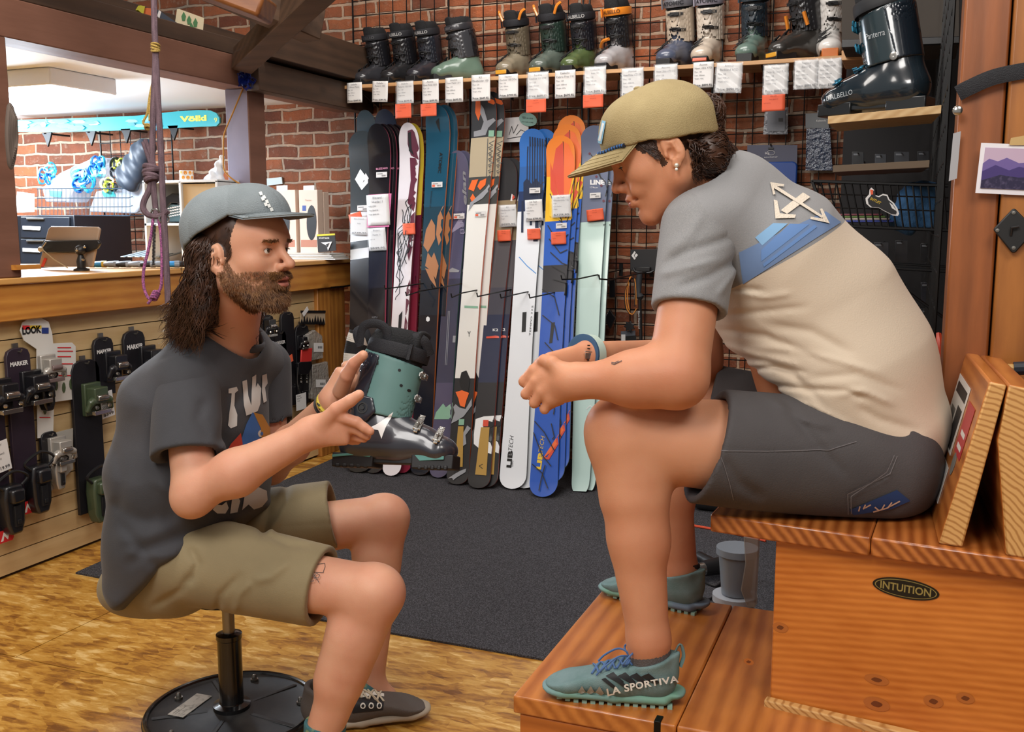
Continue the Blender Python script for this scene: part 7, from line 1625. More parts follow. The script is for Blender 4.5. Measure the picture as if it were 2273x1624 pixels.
bb = dict(shell=pm('#1a262e', .2, .8), cuff=pm('#1f3036', .2, .8), spoiler=pm('#17212a', .2, .8), liner=liner_k, strap=mat('strap_dark', '#15171b', .6), sole=pm('#101418'), stripe=pm('#1f3036'), buckle=mat('buckle_blue', '#1f6f8c', .3, metal=.5), lever=bk_m)
big = boot('ski_boot', 'large glossy dark teal ski boot with blue buckles on small shelf at upper right', 'ski boot', .0030, bb)
bvb = bvh_of([o for o in bpy.data.objects if o.parent is big and o.name.split('.')[0] in ('lower_shell', 'cuff')])
pr2 = planeray((0, .3, 0), (1, 0, 0), (0, 0, 1), (0, -1, 0))
def txt_xz(t, x0, z0, x1, z1, h_): return textpx(t, x0, z0, x1, z1, h_)
d_ = decal('lettering', bvb, [], [mat('lett_silver', '#aab0b4', .4)], None, h=.006, off=.0012, rayf=pr2, tri=[(txt_xz('DALBELLO', .272, .040, .195, .052, .013), 0), (txt_xz('Panterra', .165, .190, .110, .196, .016), 0)])
lp(d_, big)
# mirrored buckles for the visible side
mb = MB()
bq = []
for (x, z) in ((.21, .245), (.20, .185), (.19, .118), (.24, .085)):
 h_ = bvb.ray_cast(Vector((x+.08, .12, z+.04)), Vector(nrm((-.55, -.75, -.30))), 1)
 if h_[0] is None: continue
 p = np.array(h_[0]); n_ = np.array(h_[1]); n_ = n_ if n_[1] > 0 else -n_; al = nrm(np.cross(n_, (0, 0, 1))); w_ = np.cross(n_, al)
 mb = MB(); mb.tube(cr([p+al*.02+w_*.004+n_*.005, p+al*.0+w_*.011+n_*.008, p-al*.030+w_*.006+n_*.006, p-al*.030-w_*.006+n_*.006, p-w_*.009+n_*.008, p+al*.02-w_*.004+n_*.005], 4, True), .0026, 6, closed=True); mb.obox(p+n_*.004, al*.016, w_*.007, n_*.003); lp(mb.build('buckle', bb['buckle']), big)
h_ = bvb.ray_cast(Vector((.085, .3, .14)), Vector((0, -1, 0)), 1)
if h_[0] is not None:
 mb = MB(); mb.lathe([(.011, -.001), (.011, .004), (.007, .005), (0, .004)], np.array(h_[0]), (0, 1, 0), 20); lp(mb.build('pivot_bolt', bk_m), big)
ap = math.radians(180+8); Xb = nrm(ku*math.cos(ap)-kv*math.sin(ap)*-1.0+zz_*0); Yb = np.cross(zz_, Xb)
tpx = PZ(1842, 243, kz); setmat(big, K0+ku*(kl*.93)+kY*.085+zz_*.001, Xb, Yb, zz_, .95)
if DEBUG: print('big len px', proj(K0+ku*(kl*.95)), proj(K0+ku*kl*.95+Xb*.30), 'kl', kl)
# ---------------------------------------------------------------- things behind and on the counter
def plane(kind, v):
 return {'Y': lambda x, y: PY(x, y, v), 'X': lambda x, y: PX(x, y, v), 'Z': lambda x, y: PZ(x, y, v)}[kind]
def slab(mb, poly, kind, v, t, m=0):
 """outline on a wall-parallel (Y), counter-parallel (X) or level (Z) plane, t metres thick away from the room"""
 P = [plane(kind, v)(x, y) for x, y in poly]
 d = {'Y': np.array([0, t, 0]), 'X': np.array([-t, 0, 0]), 'Z': np.array([0, 0, -t])}[kind]
 U, V = {'Y': ((1, 0, 0), (0, 0, 1)), 'X': ((0, 1, 0), (0, 0, 1)), 'Z': ((1, 0, 0), (0, 1, 0))}[kind]
 O = P[0]; mb.prism([(np.dot(p-O, U), np.dot(p-O, V)) for p in P], O, U, V, d, m); return P
def rect(x0, y0, x1, y1): return [(x0, y0), (x1, y0), (x1, y1), (x0, y1)]
def one(name, label, cat, poly, kind, v, t, m, group=None, bevel=0.):
 th = thing(name, label, cat, (0, 0, 0), group); mb = MB(); P = slab(mb, poly, kind, v, t); th.location = Vector(P[0])
 bpy.context.view_layer.update; mb.build('body', m, th, bevel=bevel); return th
# lamp under the low white ceiling
LX = PZ(122, 187, 1.80); LE = PZ(250, 213, 1.80); ly0, ly1 = LX[1], LE[1]; lx = (LX[0]+LE[0])/2
lt = thing('ceiling_light', 'bright wrap fluorescent light under the low white ceiling behind the counter', 'ceiling light', (lx-.5, (ly0+ly1)/2, 1.8))
mb = MB(); mb.box((lx-1.25, ly0, 1.802), (lx, ly1, 1.874)); mb.build('housing', mat('lamp_housing', '#e6ebf2', .5), lt, bevel=.006)
mb = MB(); mb.box((lx-1.24, ly0+.02, 1.792), (lx-.01, ly1-.02, 1.803)); mb.build('diffuser', mat('lamp_glow', '#ffffff', .5, emis=('#dfeaff', 14)), lt, bevel=.004)
area('counter_room_lamp', (lx-.6, (ly0+ly1)/2, 1.78), (lx-.6, (ly0+ly1)/2, 0), 1.1, 60, (.80, .90, 1.0), .4)
area('counter_room_lamp_far', (-5.6, 4.0, 1.84), (-5.0, 4.6, .9), .8, 48, (.78, .89, 1.0), .4)
for q_, e_ in (((lx-.5, (ly0+ly1)/2+.1, 1.62), 36), ((-4.9, 4.1, 1.60), 44)):
 l_ = bpy.data.lights.new('tube_glow', 'POINT'); l_.energy = e_; l_.color = (.80, .90, 1.0); l_.shadow_soft_size = .12; o_ = bpy.data.objects.new('tube_glow', l_); COL.objects.link(o_); o_.location = q_
# teal ski lying on brackets
vk = thing('ski', 'teal ski lettered Volkl lying flat on brackets high behind the counter', 'ski', tuple(PY(264, 280, 4.62)))
mb = MB(); slab(mb, [(30, 266), (120, 264), (200, 261), (300, 257), (392, 247), (440, 244), (466, 245), (480, 251), (487, 262), (487, 272), (480, 280), (440, 281), (392, 284), (300, 288), (200, 291), (120, 293), (30, 292)][::-1], 'Y', 4.56, .014)
ob = mb.build('board', mat('ski_teal', '#1f98a0', .35), vk); bvk_ = bvh_of(ob)
pol = []
r_ = random.Random(4)
for k in range(26):
 x = 40+r_.random()*330; y = 275+r_.uniform(-9, 9); a = r_.uniform(6, 22); b = r_.uniform(3, 7); pol.append(([(x+a*math.cos(q), y+b*math.sin(q)+(-x*.018+4)) for q in (0, .9, 1.9, 3.1, 4.2, 5.3)], k % 2))
decal('topsheet_art', bvk_, pol, [mat('art_lightblue', '#7fc2d4', .4), mat('art_midblue', '#3f8fc0', .4)], vk)
decal('lettering', bvk_, [([(x+2*math.cos(a), 252+2*math.sin(a)) for a in np.linspace(0, 6.28, 8, endpoint=False)], 0) for x in (417, 424)][:0], [mat('lett_yellow', '#d9d24a', .5)], vk, tri=[(textpx('Völkl', 400, 271, 459, 268, 13, .05), 0), (textpx('9', 476, 272, 482, 272, 11), 0)])
for i, (x, y) in enumerate(((100, 300), (197, 297), (275, 291), (380, 284))):
 th = thing('shelf_bracket', 'black triangular bracket under the teal ski, %s' % ['leftmost', 'second from the left', 'third from the left', 'rightmost, near the wooden post'][i], 'bracket', tuple(PY(x, y, 4.6)), 'brackets under the teal ski')
 P = PY(x, y-6, 4.56); mb = MB(); mb.prism([(-.03, 0), (.05, 0), (.035, -.04), (.012, -.085), (-.01, -.03)], P, (1, 0, 0), (0, 0, 1), (0, .012, 0)); mb.obox(P+(0, .09, -.006), (.012, 0, 0), (0, .09, 0), (0, 0, .005)); mb.build('body', grid_m, th, bevel=.002)
# grid and basket on the brick
ga = PY(220, 262, 4.70); gb = PY(393, 560, 4.70)
grid_panel(ga[0], gb[0], 1.02, ga[2], 4.70, 'black wire grid panel on the brick behind the counter', 'wire grid panels on brick wall')
bk_ = thing('wire_basket', 'long wire basket of plastic bins on the brick behind the counter', 'basket', tuple(PY(200, 475, 4.4)))
mb = MB(); YB = 4.32; wm = mat('wire_grey', '#3a4a58', .4, metal=.5)
for y in (418, 439, 459, 478): mb.tube([PY(82, y+1, YB), PY(286, y, YB), PY(318, y-12, YB+.25)], .0028, 5)
for k in range(24): x = 84+k*8.9; mb.tube([PY(x, 418, YB), PY(x, 478, YB), PY(x, 478, YB)+(0, .3, 0)], .0022, 4)
for k in range(4): mb.tube([PY(84+k*68, 478, YB), PY(84+k*68, 478, YB)+(0, .34, 0)], .003, 5)
mb.build('wires', wm, bk_)
clear_b = mat('clear_bin', '#cfd8e4', .25, alpha=.55, spec=.6)
def bin_(label, poly, Yp, t):
 th = thing('plastic_bin', label, 'bin', tuple(PY(*poly[0], Yp))); mb = MB(); slab(mb, poly, 'Y', Yp, t)
 mb.build('shell', clear_b, th, bevel=.01); return th
b1_ = bin_('tilted clear bin holding the blue strapped crampons', [(92, 416), (130, 384), (200, 352), (236, 350), (232, 372), (190, 402), (160, 424), (150, 448), (100, 448)], 4.40, .16)
mb = MB(); slab(mb, [(108, 422), (136, 424), (134, 438), (112, 436)], 'Y', 4.39, .004); mb.build('label', mat('label_teal', '#2fb0b4', .5), b1_)
b2_ = bin_('tilted clear bin holding the lime strapped crampons', [(196, 470), (212, 424), (240, 420), (256, 408), (300, 400), (326, 384), (330, 412), (322, 440), (300, 474)], 4.38, .16)
mb = MB(); slab(mb, [(226, 424), (252, 424), (256, 436), (230, 437)], 'Y', 4.37, .004); mb.build('label', MATS['label_teal'], b2_)
def tangle(label, cx, cy, w_, h_, Yp, cols, seed, n=9):
 rg = random.Random(seed); th = thing('crampon', label, 'crampon', tuple(PY(cx, cy+h_, Yp)))
 for i in range(n):
  x = cx+rg.uniform(-w_, w_)*.6; y = cy+rg.uniform(-h_, h_)*.6; mb = MB(); pts = []
  a0 = rg.random()*6; rx_ = rg.uniform(.3, .6)*w_; ry_ = rg.uniform(.3, .7)*h_
  for k in range(8): a = a0+k*.8; pts.append(PY(x+rx_*math.cos(a), y+ry_*math.sin(a), Yp+.02*math.sin(a*2+i)))
  mb.tube(cr(pts, 4, closed=True), rg.uniform(.006, .011), 6, closed=True, flat=.5); mb.build('strap', cols[i % len(cols)], th)
cb = [mat('strap_cyan', '#2aa2d8', .4), mat('strap_azure', '#1b62b0', .4), mat('strap_ice', '#9fd4ea', .4)]; cl_ = [mat('strap_lime', '#c3cf3a', .4), mat('strap_palelime', '#e2e6a4', .4), mat('strap_dark', '#26343e', .5)]
tangle('blue crampon lying alone at the left of the basket', 103, 388, 22, 22, 4.40, cb, 1, 7)
tangle('cluster of bright blue crampon straps in the tilted bin', 180, 395, 30, 26, 4.38, cb, 2, 12)
tangle('blue crampon binding on top of the tilted bin', 216, 372, 20, 22, 4.37, cb, 3, 8)
tangle('lime green crampon in the right bin', 262, 378, 16, 26, 4.35, cl_, 4, 9)
tangle('pale lime crampon frame low in the right bin', 240, 408, 16, 16, 4.35, cl_, 5, 6)
th = thing('stuff_sack', 'dark slate stuff sack slumped on the right bin', 'bag', tuple(PY(290, 412, 4.34)))
Cb = PY(300, 375, 4.34); sdf_mesh('body', [EC(PY(283, 398, 4.34), PY(318, 330, 4.36), (.085, .06), (.06, .045), (1, 0, 0), .02), RC(PY(318, 335, 4.36), PY(335, 322, 4.38), .05, .03, .03), (lambda p: .006*np.sin(p[:, 0]*70+p[:, 2]*50), 0, 'd')], Cb-.25, Cb+.25, .008, mat('slate_nylon', '#27303c', .45), th, it=2)
# cabinet, paper
fc = thing('filing_cabinet', 'black drawer cabinet behind the counter at far left', 'cabinet', tuple(PY(90, 595, 3.9)))
c0_ = PY(24, 478, 3.9); c1_ = PY(157, 478, 3.9); mb = MB(); mb.box((c0_[0]-.3, 3.92, 0), (c1_[0], 4.32, c0_[2])); mb.build('body', mat('cabinet_black', '#11141a', .35), fc, bevel=.004)
for (ya, yb) in ((481, 528), (530, 585)):
 mb = MB(); P = slab(mb, [(46, ya), (153, ya+1), (153, yb), (46, yb)], 'Y', 3.905, .014); d = mb.build('drawer', mat('drawer_black', '#171b22', .35), fc, bevel=.003)
 mb = MB(); slab(mb, [(58, ya+3), (96, ya+3), (96, ya+6), (58, ya+6)], 'Y', 3.895, .01); mb.build('handle', stl, d, bevel=.001)
 mb = MB(); slab(mb, [(50, ya+50-ya*0-30), (90, ya+22), (88, ya+30), (50, ya+28)], 'Y', 3.899, .003); mb.build('label', paper, d, smooth=False)
one('paper_sheet', 'bright white paper sheet standing on the black cabinet', 'paper', [(38, 425), (76, 430), (76, 470), (33, 472)], 'Y', 3.95, .002, paper)
# payment tablet
tb = thing('tablet_stand', 'tan-backed tablet on black ball mount standing on the counter at left', 'tablet', tuple(PZ(180, 592, CT)))
mb = MB(); ty = 2.98; slab(mb, [(85, 592), (106, 508), (112, 502), (215, 503), (221, 508), (204, 592)], 'Y', ty, .012); mb.build('tablet', mat('tan_plastic', '#a08a76', .5), tb, bevel=.004)
mb = MB(); slab(mb, [(90, 548), (98, 534), (216, 532), (221, 540), (214, 552), (192, 560), (96, 562)], 'Y', ty-.015, .014); mb.build('clamp', bk_k, tb, bevel=.004)
mb = MB(); q = PY(178, 555, ty-.03); mb.ball(q, .021, 14); q2 = PY(180, 580, ty-.03); mb.lathe([(.030, CT-q2[2]+.0), (.030, CT-q2[2]+.006), (.016, CT-q2[2]+.012), (.018, .0), (.010, .024)], q2, n=20); mb.build('ball_mount', bk_k, tb)
mb = MB()
for x, y in ((171, 555), (188, 548), (184, 576)): mb.ball(PY(x, y, ty-.052), .006, 8)
mb.build('screw', chrome, tb)
mb = MB(); mb.tube([PY(102, 538, ty-.03), PY(92, 552, ty-.035), PY(120, 576, ty-.04), PY(150, 594, ty-.05)], .0025, 6); mb.ball(PY(90, 553, ty-.035), .011, 8); mb.build('stylus_cord', mat('cream_cord', '#b8a888', .7), tb)
mb = MB(); slab(mb, [(90, 592), (98, 572), (104, 574), (96, 592)], 'Y', ty-.003, .002); mb.build('red_sticker', mat('flag_red', '#c8402a', .5), tb)
# white cubby unit with card terminal
cu = thing('cubby_shelf', 'white edged cubby shelf holding a black card terminal behind the counter', 'shelf', tuple(PY(400, 600, 3.7)))
Yc = 3.62; wh_m = mat('melamine_white', '#d6dadc', .4); tanp = mat('kraft_panel', '#b39a72', .6)
pA_ = PY(318, 404, Yc); pB_ = PY(488, 600, Yc); xa, xm, xb = pA_[0], PY(403, 500, Yc)[0], pB_[0]; zt, zm_, zb = pA_[2], PY(330, 498, Yc)[2], CT
mb = MB(); e_ = .012
for x in (xa, xm, xb): mb.box((x-e_/2, Yc, zb), (x+e_/2, Yc+.25, zt))
for z in (zt, zm_): mb.box((xa-e_/2, Yc, z-e_/2), (xb+e_/2, Yc+.25, z+e_/2))
mb.build('frame', wh_m, cu, bevel=.001)
mb = MB(); mb.box((xa, Yc+.245, zb), (xb, Yc+.25, zt)); mb.box((xm+e_/2+.001, Yc+.012, zb), (xb-e_/2-.001, Yc+.02, zt-e_)); mb.build('panel', tanp, cu, smooth=False)
ct_ = thing('card_terminal', 'black keypad terminal inside the white cubby', 'terminal', tuple(PY(375, 490, Yc+.05)))
mb = MB(); slab(mb, [(352, 492), (366, 452), (402, 455), (402, 492)], 'Y', Yc+.05, .06); mb.build('body', mat('terminal_grey', '#4c6468', .5), ct_, bevel=.004)
mb = MB(); slab(mb, [(356, 458), (362, 440), (382, 428), (400, 436), (402, 452), (380, 450), (362, 470)], 'Y', Yc+.045, .05); mb.build('head', bk_k, ct_, bevel=.004)
mb = MB()
for i in range(6):
 for j in range(4): slab(mb, rect(372+i*5, 461+j*6-i, 375.5+i*5, 464+j*6-i), 'Y', Yc+.047, .003)
mb.build('keys', paper, ct_, smooth=False)
# tape roll with orange dots
tr_ = thing('tape_roll', 'white tape roll with orange dots on top of the cubby', 'tape', tuple(PY(414, 402, Yc+.04)))
c_ = PY(414, 388, Yc+.05); c_[2] = zt+.006; mb = MB(); R_ = .031; mb.lathe([(R_-.008, 0), (R_, 0), (R_, .044), (R_-.008, .044), (R_-.008, 0)], c_, n=32); mb.build('roll', mat('tape_white', '#e4e0d8', .5), tr_)
mb = MB()
for k in range(9):
 for j in range(2):
  a0 = k*.7+j*.35
  pts = [c_+(R_+.0006)*np.array([math.cos(a0+.26*math.cos(t)), math.sin(a0+.26*math.cos(t)), 0])+zz_*(.012+j*.021+.0085*math.sin(t)) for t in np.linspace(0, 6.28, 12, endpoint=False)]
  mb.add(pts, [tuple(range(12))])
mb.build('dots', mat('dot_orange', '#e0902a', .5), tr_, smooth=False)
# hanging plastic bag by the post
pb = thing('plastic_bag', 'crumpled white plastic bag hanging beside the lilac post', 'bag', tuple(PY(475, 430, 3.75)))
Cb = PY(475, 390, 3.72); sdf_mesh('body', [EC(PY(492, 350, 3.72), PY(474, 408, 3.72), (.012, .01), (.045, .03), (1, 0, 0), .02), RC(PY(474, 405, 3.72), PY(455, 428, 3.72), .035, .012, .03), (lambda p: .004*np.sin(p[:, 0]*160+p[:, 2]*60)+.003*np.sin(p[:, 2]*190), 0, 'd')], Cb-.16, Cb+.16, .005, mat('bag_white', '#d8dade', .35, spec=.6), pb, it=1)
# hand tools lying in a row on the counter
hcol = [mat('handle_blue', '#2a86c4', .4), mat('handle_black', '#1a1c20', .45), mat('handle_yellow', '#c8a83a', .4), mat('handle_grey', '#7d848c', .4)]
tz = CT+.017
for i in range(8):
 x = 208+i*27; th = thing('hand_tool', 'hand tool lying on the counter, %s' % ['leftmost, blue butt with yellow collar', 'second from left, blue and yellow collared', 'third from left with black grip', 'fourth from left, black and grey grip', 'just left of the purple rope loop', 'between the two thin violet cords', 'right of the mauve rope', 'rightmost, beside the grey cap'][i], 'tool', tuple(PZ(x, 585, tz)), 'row of hand tools on the counter')
 a = PZ(x, 586, tz); dd = nrm(np.array([.80, .55, .0])); b = a+dd*.13; c = b+dd*.10+(0, 0, .006); mb = MB(); mb.tube([a, a+dd*.03, a+dd*.07, b], [.014, .017, .012, .015], 10, flat=.8); mb.build('grip', hcol[1], th)
 mb = MB(); mb.tube([a-dd*.016, a+dd*.004], [.0165, .0165], 12, flat=.85); mb.build('collar', hcol[2] if i < 2 else hcol[3], th)
 mb = MB(); mb.tube([a-dd*.055, a-dd*.035, a-dd*.014], [.010, .016, .0158], 10, flat=.8); mb.build('butt', hcol[0] if i < 2 or i == 7 else hcol[1 if i % 2 else 3], th)
 mb = MB(); mb.tube([b, c], [.005, .004], 8); mb.build('shank', stl, th)
for k in range(7):
 a = PZ(228+k*16, 572, CT+.03)+np.array([0, .12, 0]); th = thing('steel_bar', ['leftmost flat steel bar behind the tool handles', 'second flat steel bar from the left behind the handles', 'third flat steel bar from the left behind the handles', 'middle one of the seven steel bars behind the handles', 'fifth steel bar, just left of the mauve rope', 'sixth steel bar, right next to the mauve rope', 'rightmost of the seven steel bars behind the handles'][k], 'tool', tuple(a), 'grey steel bars behind the tool handles'); mb = MB(); mb.bar(a, a+np.array([-.05, .26, .03]), .018, .005, (0, 0, 1)); mb.build('bar', mat('steel_blue', '#8896a2', .35, metal=.6), th, bevel=.001)
# insole boxes, booklets and small sign at the far end of the counter
def box_on(name, label, cat, x0, y0, x1, y1, Yp, dep, m, group=None):
 A = PY(x0, y1, Yp); B = PY(x1, y0, Yp); th = thing(name, label, cat, ((A[0]+B[0])/2, Yp, CT), group); mb = MB(); mb.box((A[0], Yp, CT+.001), (B[0], Yp+dep, B[2])); mb.build('carton', m, th, bevel=.002); return th
cardb = mat('carton_blush', '#cfb9a8', .5)
for i, (x0, x1, yt, Yp, lb) in enumerate([(597, 655, 421, 4.46, 'blush insole carton with hang tab, left one of the pair'), (667, 704, 421, 4.44, 'blush insole carton with hang tab, front one beside the Mount Baker card'), (703, 718, 426, 4.50, 'narrow blush carton pressed against the second insole carton')]):
 th = box_on('insole_carton', lb, 'box', x0, yt, x1, 560, Yp, .05, cardb, 'insole cartons at the end of the counter')
 if i < 2:
  xm_ = (x0+x1)/2; mb = MB(); slab(mb, [(xm_-12, yt+1), (xm_-12, yt-9), (xm_+12, yt-10), (xm_+12, yt+1)], 'Y', Yp, .002); mb.build('hang_tab', paper, th, smooth=False)
  mb = MB(); cx = xm_+6; slab(mb, [(cx+11*math.cos(a), 495+38*math.sin(a)-(0 if math.sin(a) > 0 else 2)) for a in np.linspace(0, 6.28, 20, endpoint=False)], 'Y', Yp-.001, .002, 0); slab(mb, rect(x0+4, 456, x0+12, 468), 'Y', Yp-.001, .002, 1); slab(mb, rect(x0+1, 532, x1-1, 548), 'Y', Yp-.001, .002, 2)
  put_text(mb, 'Thermic', PY(x0+10, 446, Yp-.002), (1, 0, 0), (0, 0, 1), height=.008, m=3); mb.build('print', [mat('insole_black', '#17171a', .5), mat('flag_blue', '#2c4a90', .5), mat('copper', '#a8705a', .5), mat('ink_rust', '#8a5a44', .5)], th, smooth=False)
 else:
  mb = MB(); slab(mb, rect(707, 470, 711, 500), 'Y', Yp-.001, .002); slab(mb, rect(713, 470, 717, 500), 'Y', Yp-.001, .002); mb.build('print', MATS['insole_black'], th, smooth=False)
for k in range(4):
 A = PY(622+k*3, 577, 4.36); B = PY(744-k*4, 577, 4.36); z0 = CT+.001+k*.0085; th = thing('booklet', 'stapled booklet in the small pile at the counter end, %s' % ['bottom one', 'second from the bottom', 'third from the bottom', 'top one'][k], 'booklet', (A[0], 4.36, z0), 'booklets piled at the counter end')
 mb = MB(); mb.box((A[0], 4.36, z0), (B[0], 4.50, z0+.0075)); mb.build('pages', mat('pages_%d' % (k % 2), ['#cfcdc8', '#b4b0a8'][k % 2], .6), th, bevel=.001)
sg = thing('counter_sign', 'small black and yellow card lettered MOUNT BAKER on the booklet pile', 'sign', tuple(PY(725, 560, 4.38)))
mb = MB(); slab(mb, [(703, 520), (743, 518), (746, 556), (706, 560)], 'Y', 4.345, .004, 0); slab(mb, [(703, 520), (743, 518), (743.4, 522), (703.3, 524)], 'Y', 4.343, .002, 1)
slab(mb, [(712, 538), (737, 536), (728, 556), (725, 545)], 'Y', 4.342, .002, 2); slab(mb, [(723, 542), (731, 539), (726.6, 549), (725, 545)], 'Y', 4.3405, .001, 0); put_text(mb, 'MOUNT BAKER', PY(708, 530, 4.342), (1, 0, 0), (0, 0, 1), height=.008, width=.062, m=2, bold=.02)
mb.build('card', [mat('sign_black', '#232324', .5), mat('sign_yellow', '#c8c032', .5), paper], sg, smooth=False)
one('leaflet', 'pale folded leaflet leaning on the brick right of the post', 'leaflet', [(592, 396), (625, 393), (627, 408), (592, 412)], 'Y', 4.755, .01, mat('leaflet_grey', '#a9b4b2', .5))
one('counter_block', 'short pine block on the counter top at far left edge', 'block', [(-20, 588), (36, 588), (38, 599), (-20, 600)], 'Y', 2.45, .10, pine)
# books and cards lying on the beam ledge
bY = PX(380, 60, FX-.06)
for i, (poly, c, lb) in enumerate([([(306, 22), (312, 12), (322, 14), (318, 32)], '#b8b23a', 'yellow-spined book on the beam ledge'), ([(323, 34), (326, 17), (338, 19), (336, 38)], '#c8683a', 'orange-spined book on the beam ledge'), ([(346, 40), (352, 22), (395, 52), (392, 58)], '#3c4450', 'dark book leaning flat on the beam ledge'), ([(392, 60), (398, 20), (453, 40), (450, 75), (440, 74)], '#d2c4a4', 'cream card with green leaf pattern on the beam ledge')]):
 th = one('book' if i < 3 else 'picture_card', lb, 'book' if i < 3 else 'card', poly, 'X', FX-.10, .012, mat('book_'+c.lstrip('#'), c, .6))
 if i == 3:
  mb = MB()
  for x, y in ((408, 36), (420, 44), (434, 50), (425, 60)): slab(mb, [(x-3, y+10), (x-5, y), (x, y-10), (x+5, y), (x+3, y+10)], 'X', FX-.098, .001)
  mb.build('leaf_print', mat('leaf_green', '#4a7a50', .6), th, smooth=False)
 if i == 2:
  mb = MB(); slab(mb, [(349, 36), (353, 23), (358, 26), (354, 40)], 'X', FX-.098, .001); mb.build('spine', paper, th, smooth=False)
# ---------------------------------------------------------------- ropes, cord and bow
RD = 2.75
def PR(x, y, d=RD): return PD(x, y, d)
pur = mat('rope_mauve', '#6d5860', .85, vary=('#59464e', 120, 2, (1, 1, .2)), bump=(600, .5)); pur2 = mat('rope_violet', '#6a3c62', .85, vary=('#a85a8a', 260, 2, (1, 1, 1), .45, .6)); ycd = mat('cord_ochre', '#94793a', .8, vary=('#b89a50', 240, 2, (1, 1, 1)), bump=(600, .4))
ro = thing('hanging_rope', 'thick mauve rope with stopper knot hanging in front of the counter', 'rope', tuple(PR(372, 660)))
mb = MB()
mb.tube(cr([PR(341, -30), PR(343, 60), PR(345, 130), PR(340, 250), PR(338, 345), PR(340, 372)], 8), .0085, 8)
mb.tube(cr([PR(346, 130), PR(351, 230), PR(357, 330), PR(361, 430), PR(366, 520), PR(370, 600), PR(373, 672)], 8), .0085, 8); mb.build('main_strand', pur, ro)
mb = MB(); mb.tube(cr([PR(318, 315), PR(328, 345), PR(336, 368)], 6), .006, 8); mb.tube(cr([PR(322, 310), PR(334, 340), PR(341, 366)], 6), .006, 8); mb.build('short_tails', pur, ro)
mb = MB()
for z, a, w_ in ((-6, .2, 13), (2, -.2, 14), (12, .15, 12), (20, -.3, 10)):
 mb.tube([PR(336+w_*math.cos(t), 378+z+a*w_*math.cos(t)+3*math.sin(t))+dp*.016*math.sin(t) for t in np.linspace(0, 6.28, 18, endpoint=False)], .0085, 8, closed=True)
mb.build('knot', pur, ro)
mb = MB(); mb.tube(cr([PR(336, 400), PR(332, 420), PR(320, 445), PR(318, 462), PR(328, 476), PR(345, 480), PR(360, 478), PR(373, 467)], 8), .0085, 8); mb.tube(cr([PR(340, 400), PR(342, 430), PR(345, 460), PR(346, 478)], 8), .008, 8); mb.build('loop', pur, ro)
rg_ = thing('steel_rings', 'pair of steel rings threaded on the mauve rope', 'ring', tuple(PR(350, 480)))
for x, y, t_ in ((345, 474, .3), (364, 486, 1.2)): mb = MB(); mb.tube([PR(x+9*math.cos(a), y+10*math.sin(a))+dp*.006*math.sin(a+t_) for a in np.linspace(0, 6.28, 22, endpoint=False)], .0028, 8, closed=True); mb.build('ring', chrome, rg_)
th = thing('prusik_cord', 'thin violet cord loop with knot hanging from the steel rings', 'cord', tuple(PR(345, 675)))
mb = MB(); mb.tube(cr([PR(340, 484), PR(336, 520), PR(328, 560), PR(319, 600), PR(319, 635), PR(330, 662), PR(342, 656), PR(356, 640), PR(359, 610), PR(359, 560), PR(357, 520), PR(352, 486)], 8), .0042, 8); mb.tube(cr([PR(342, 656), PR(336, 664), PR(328, 674)], 4), .004, 8); mb.build('loop', pur2, th)
mb = MB()
for k in range(4): mb.tube([PR(347+6*math.cos(a)-k*2, 650+k*4+4*math.sin(a))+dp*.008*math.sin(a) for a in np.linspace(0, 6.28, 12, endpoint=False)], .0042, 7, closed=True)
mb.build('knot', pur2, th)
th = thing('coil_lanyard', 'black coiled lanyard hanging from the steel rings', 'lanyard', tuple(PR(342, 590))); mb = MB()
mb.tube([PR(343-k*.012+3.2*math.cos(k*.9), 498+k*.45)+dp*.005*math.sin(k*.9) for k in range(200)], .0011, 5); mb.build('coil', grid_m, th)
th = thing('utility_cord', 'ochre cord tied to the mauve rope near the beam', 'cord', tuple(PR(325, 285))); mb = MB()
mb.tube(cr([PR(345, 104), PR(349, 140), PR(342, 170), PR(333, 210), PR(327, 250), PR(318, 272), PR(330, 280)], 8), .0035, 7); mb.tube(cr([PR(343, 110), PR(345, 150), PR(338, 190), PR(333, 240), PR(332, 268)], 8), .0035, 7)
for k in range(4): mb.tube([PR(345+8*math.cos(a), 100+k*4+3*math.sin(a+k))+dp*.012*math.sin(a) for a in np.linspace(0, 6.28, 12, endpoint=False)], .0034, 6, closed=True)
for k in range(2): mb.tube([PR(328+6*math.cos(a), 280+k*3+4*math.sin(a))+dp*.006*math.sin(a) for a in np.linspace(0, 6.28, 10, endpoint=False)], .0034, 6, closed=True)
mb.build('cord', ycd, th)
pd_ = proj(np.array([FX, py0, 1.6]))[2]-.02
th = thing('orange_cord', 'orange cord running from the blue bow down around the lilac post', 'cord', tuple(PD(500, 300, pd_))); mb = MB()
mb.tube(cr([PD(559, 148, pd_), PD(552, 170, pd_), PD(538, 200, pd_), PD(517, 250, pd_), PD(500, 290, pd_), PD(496, 310, pd_), PD(496, 340, pd_), PD(497, 375, pd_), PD(512, 394, pd_), PD(535, 409, pd_), PD(560, 418, pd_)], 8), .0035, 7); mb.build('cord', mat('cord_orange', '#b07a2c', .7), th)
th = thing('gift_bow', 'royal blue curled ribbon bow pinned on the brown beam', 'bow', tuple(PD(546, 178, pd_-.03))); r_ = random.Random(3); bm_ = mat('ribbon_blue', '#14246e', .3, coat=.5)
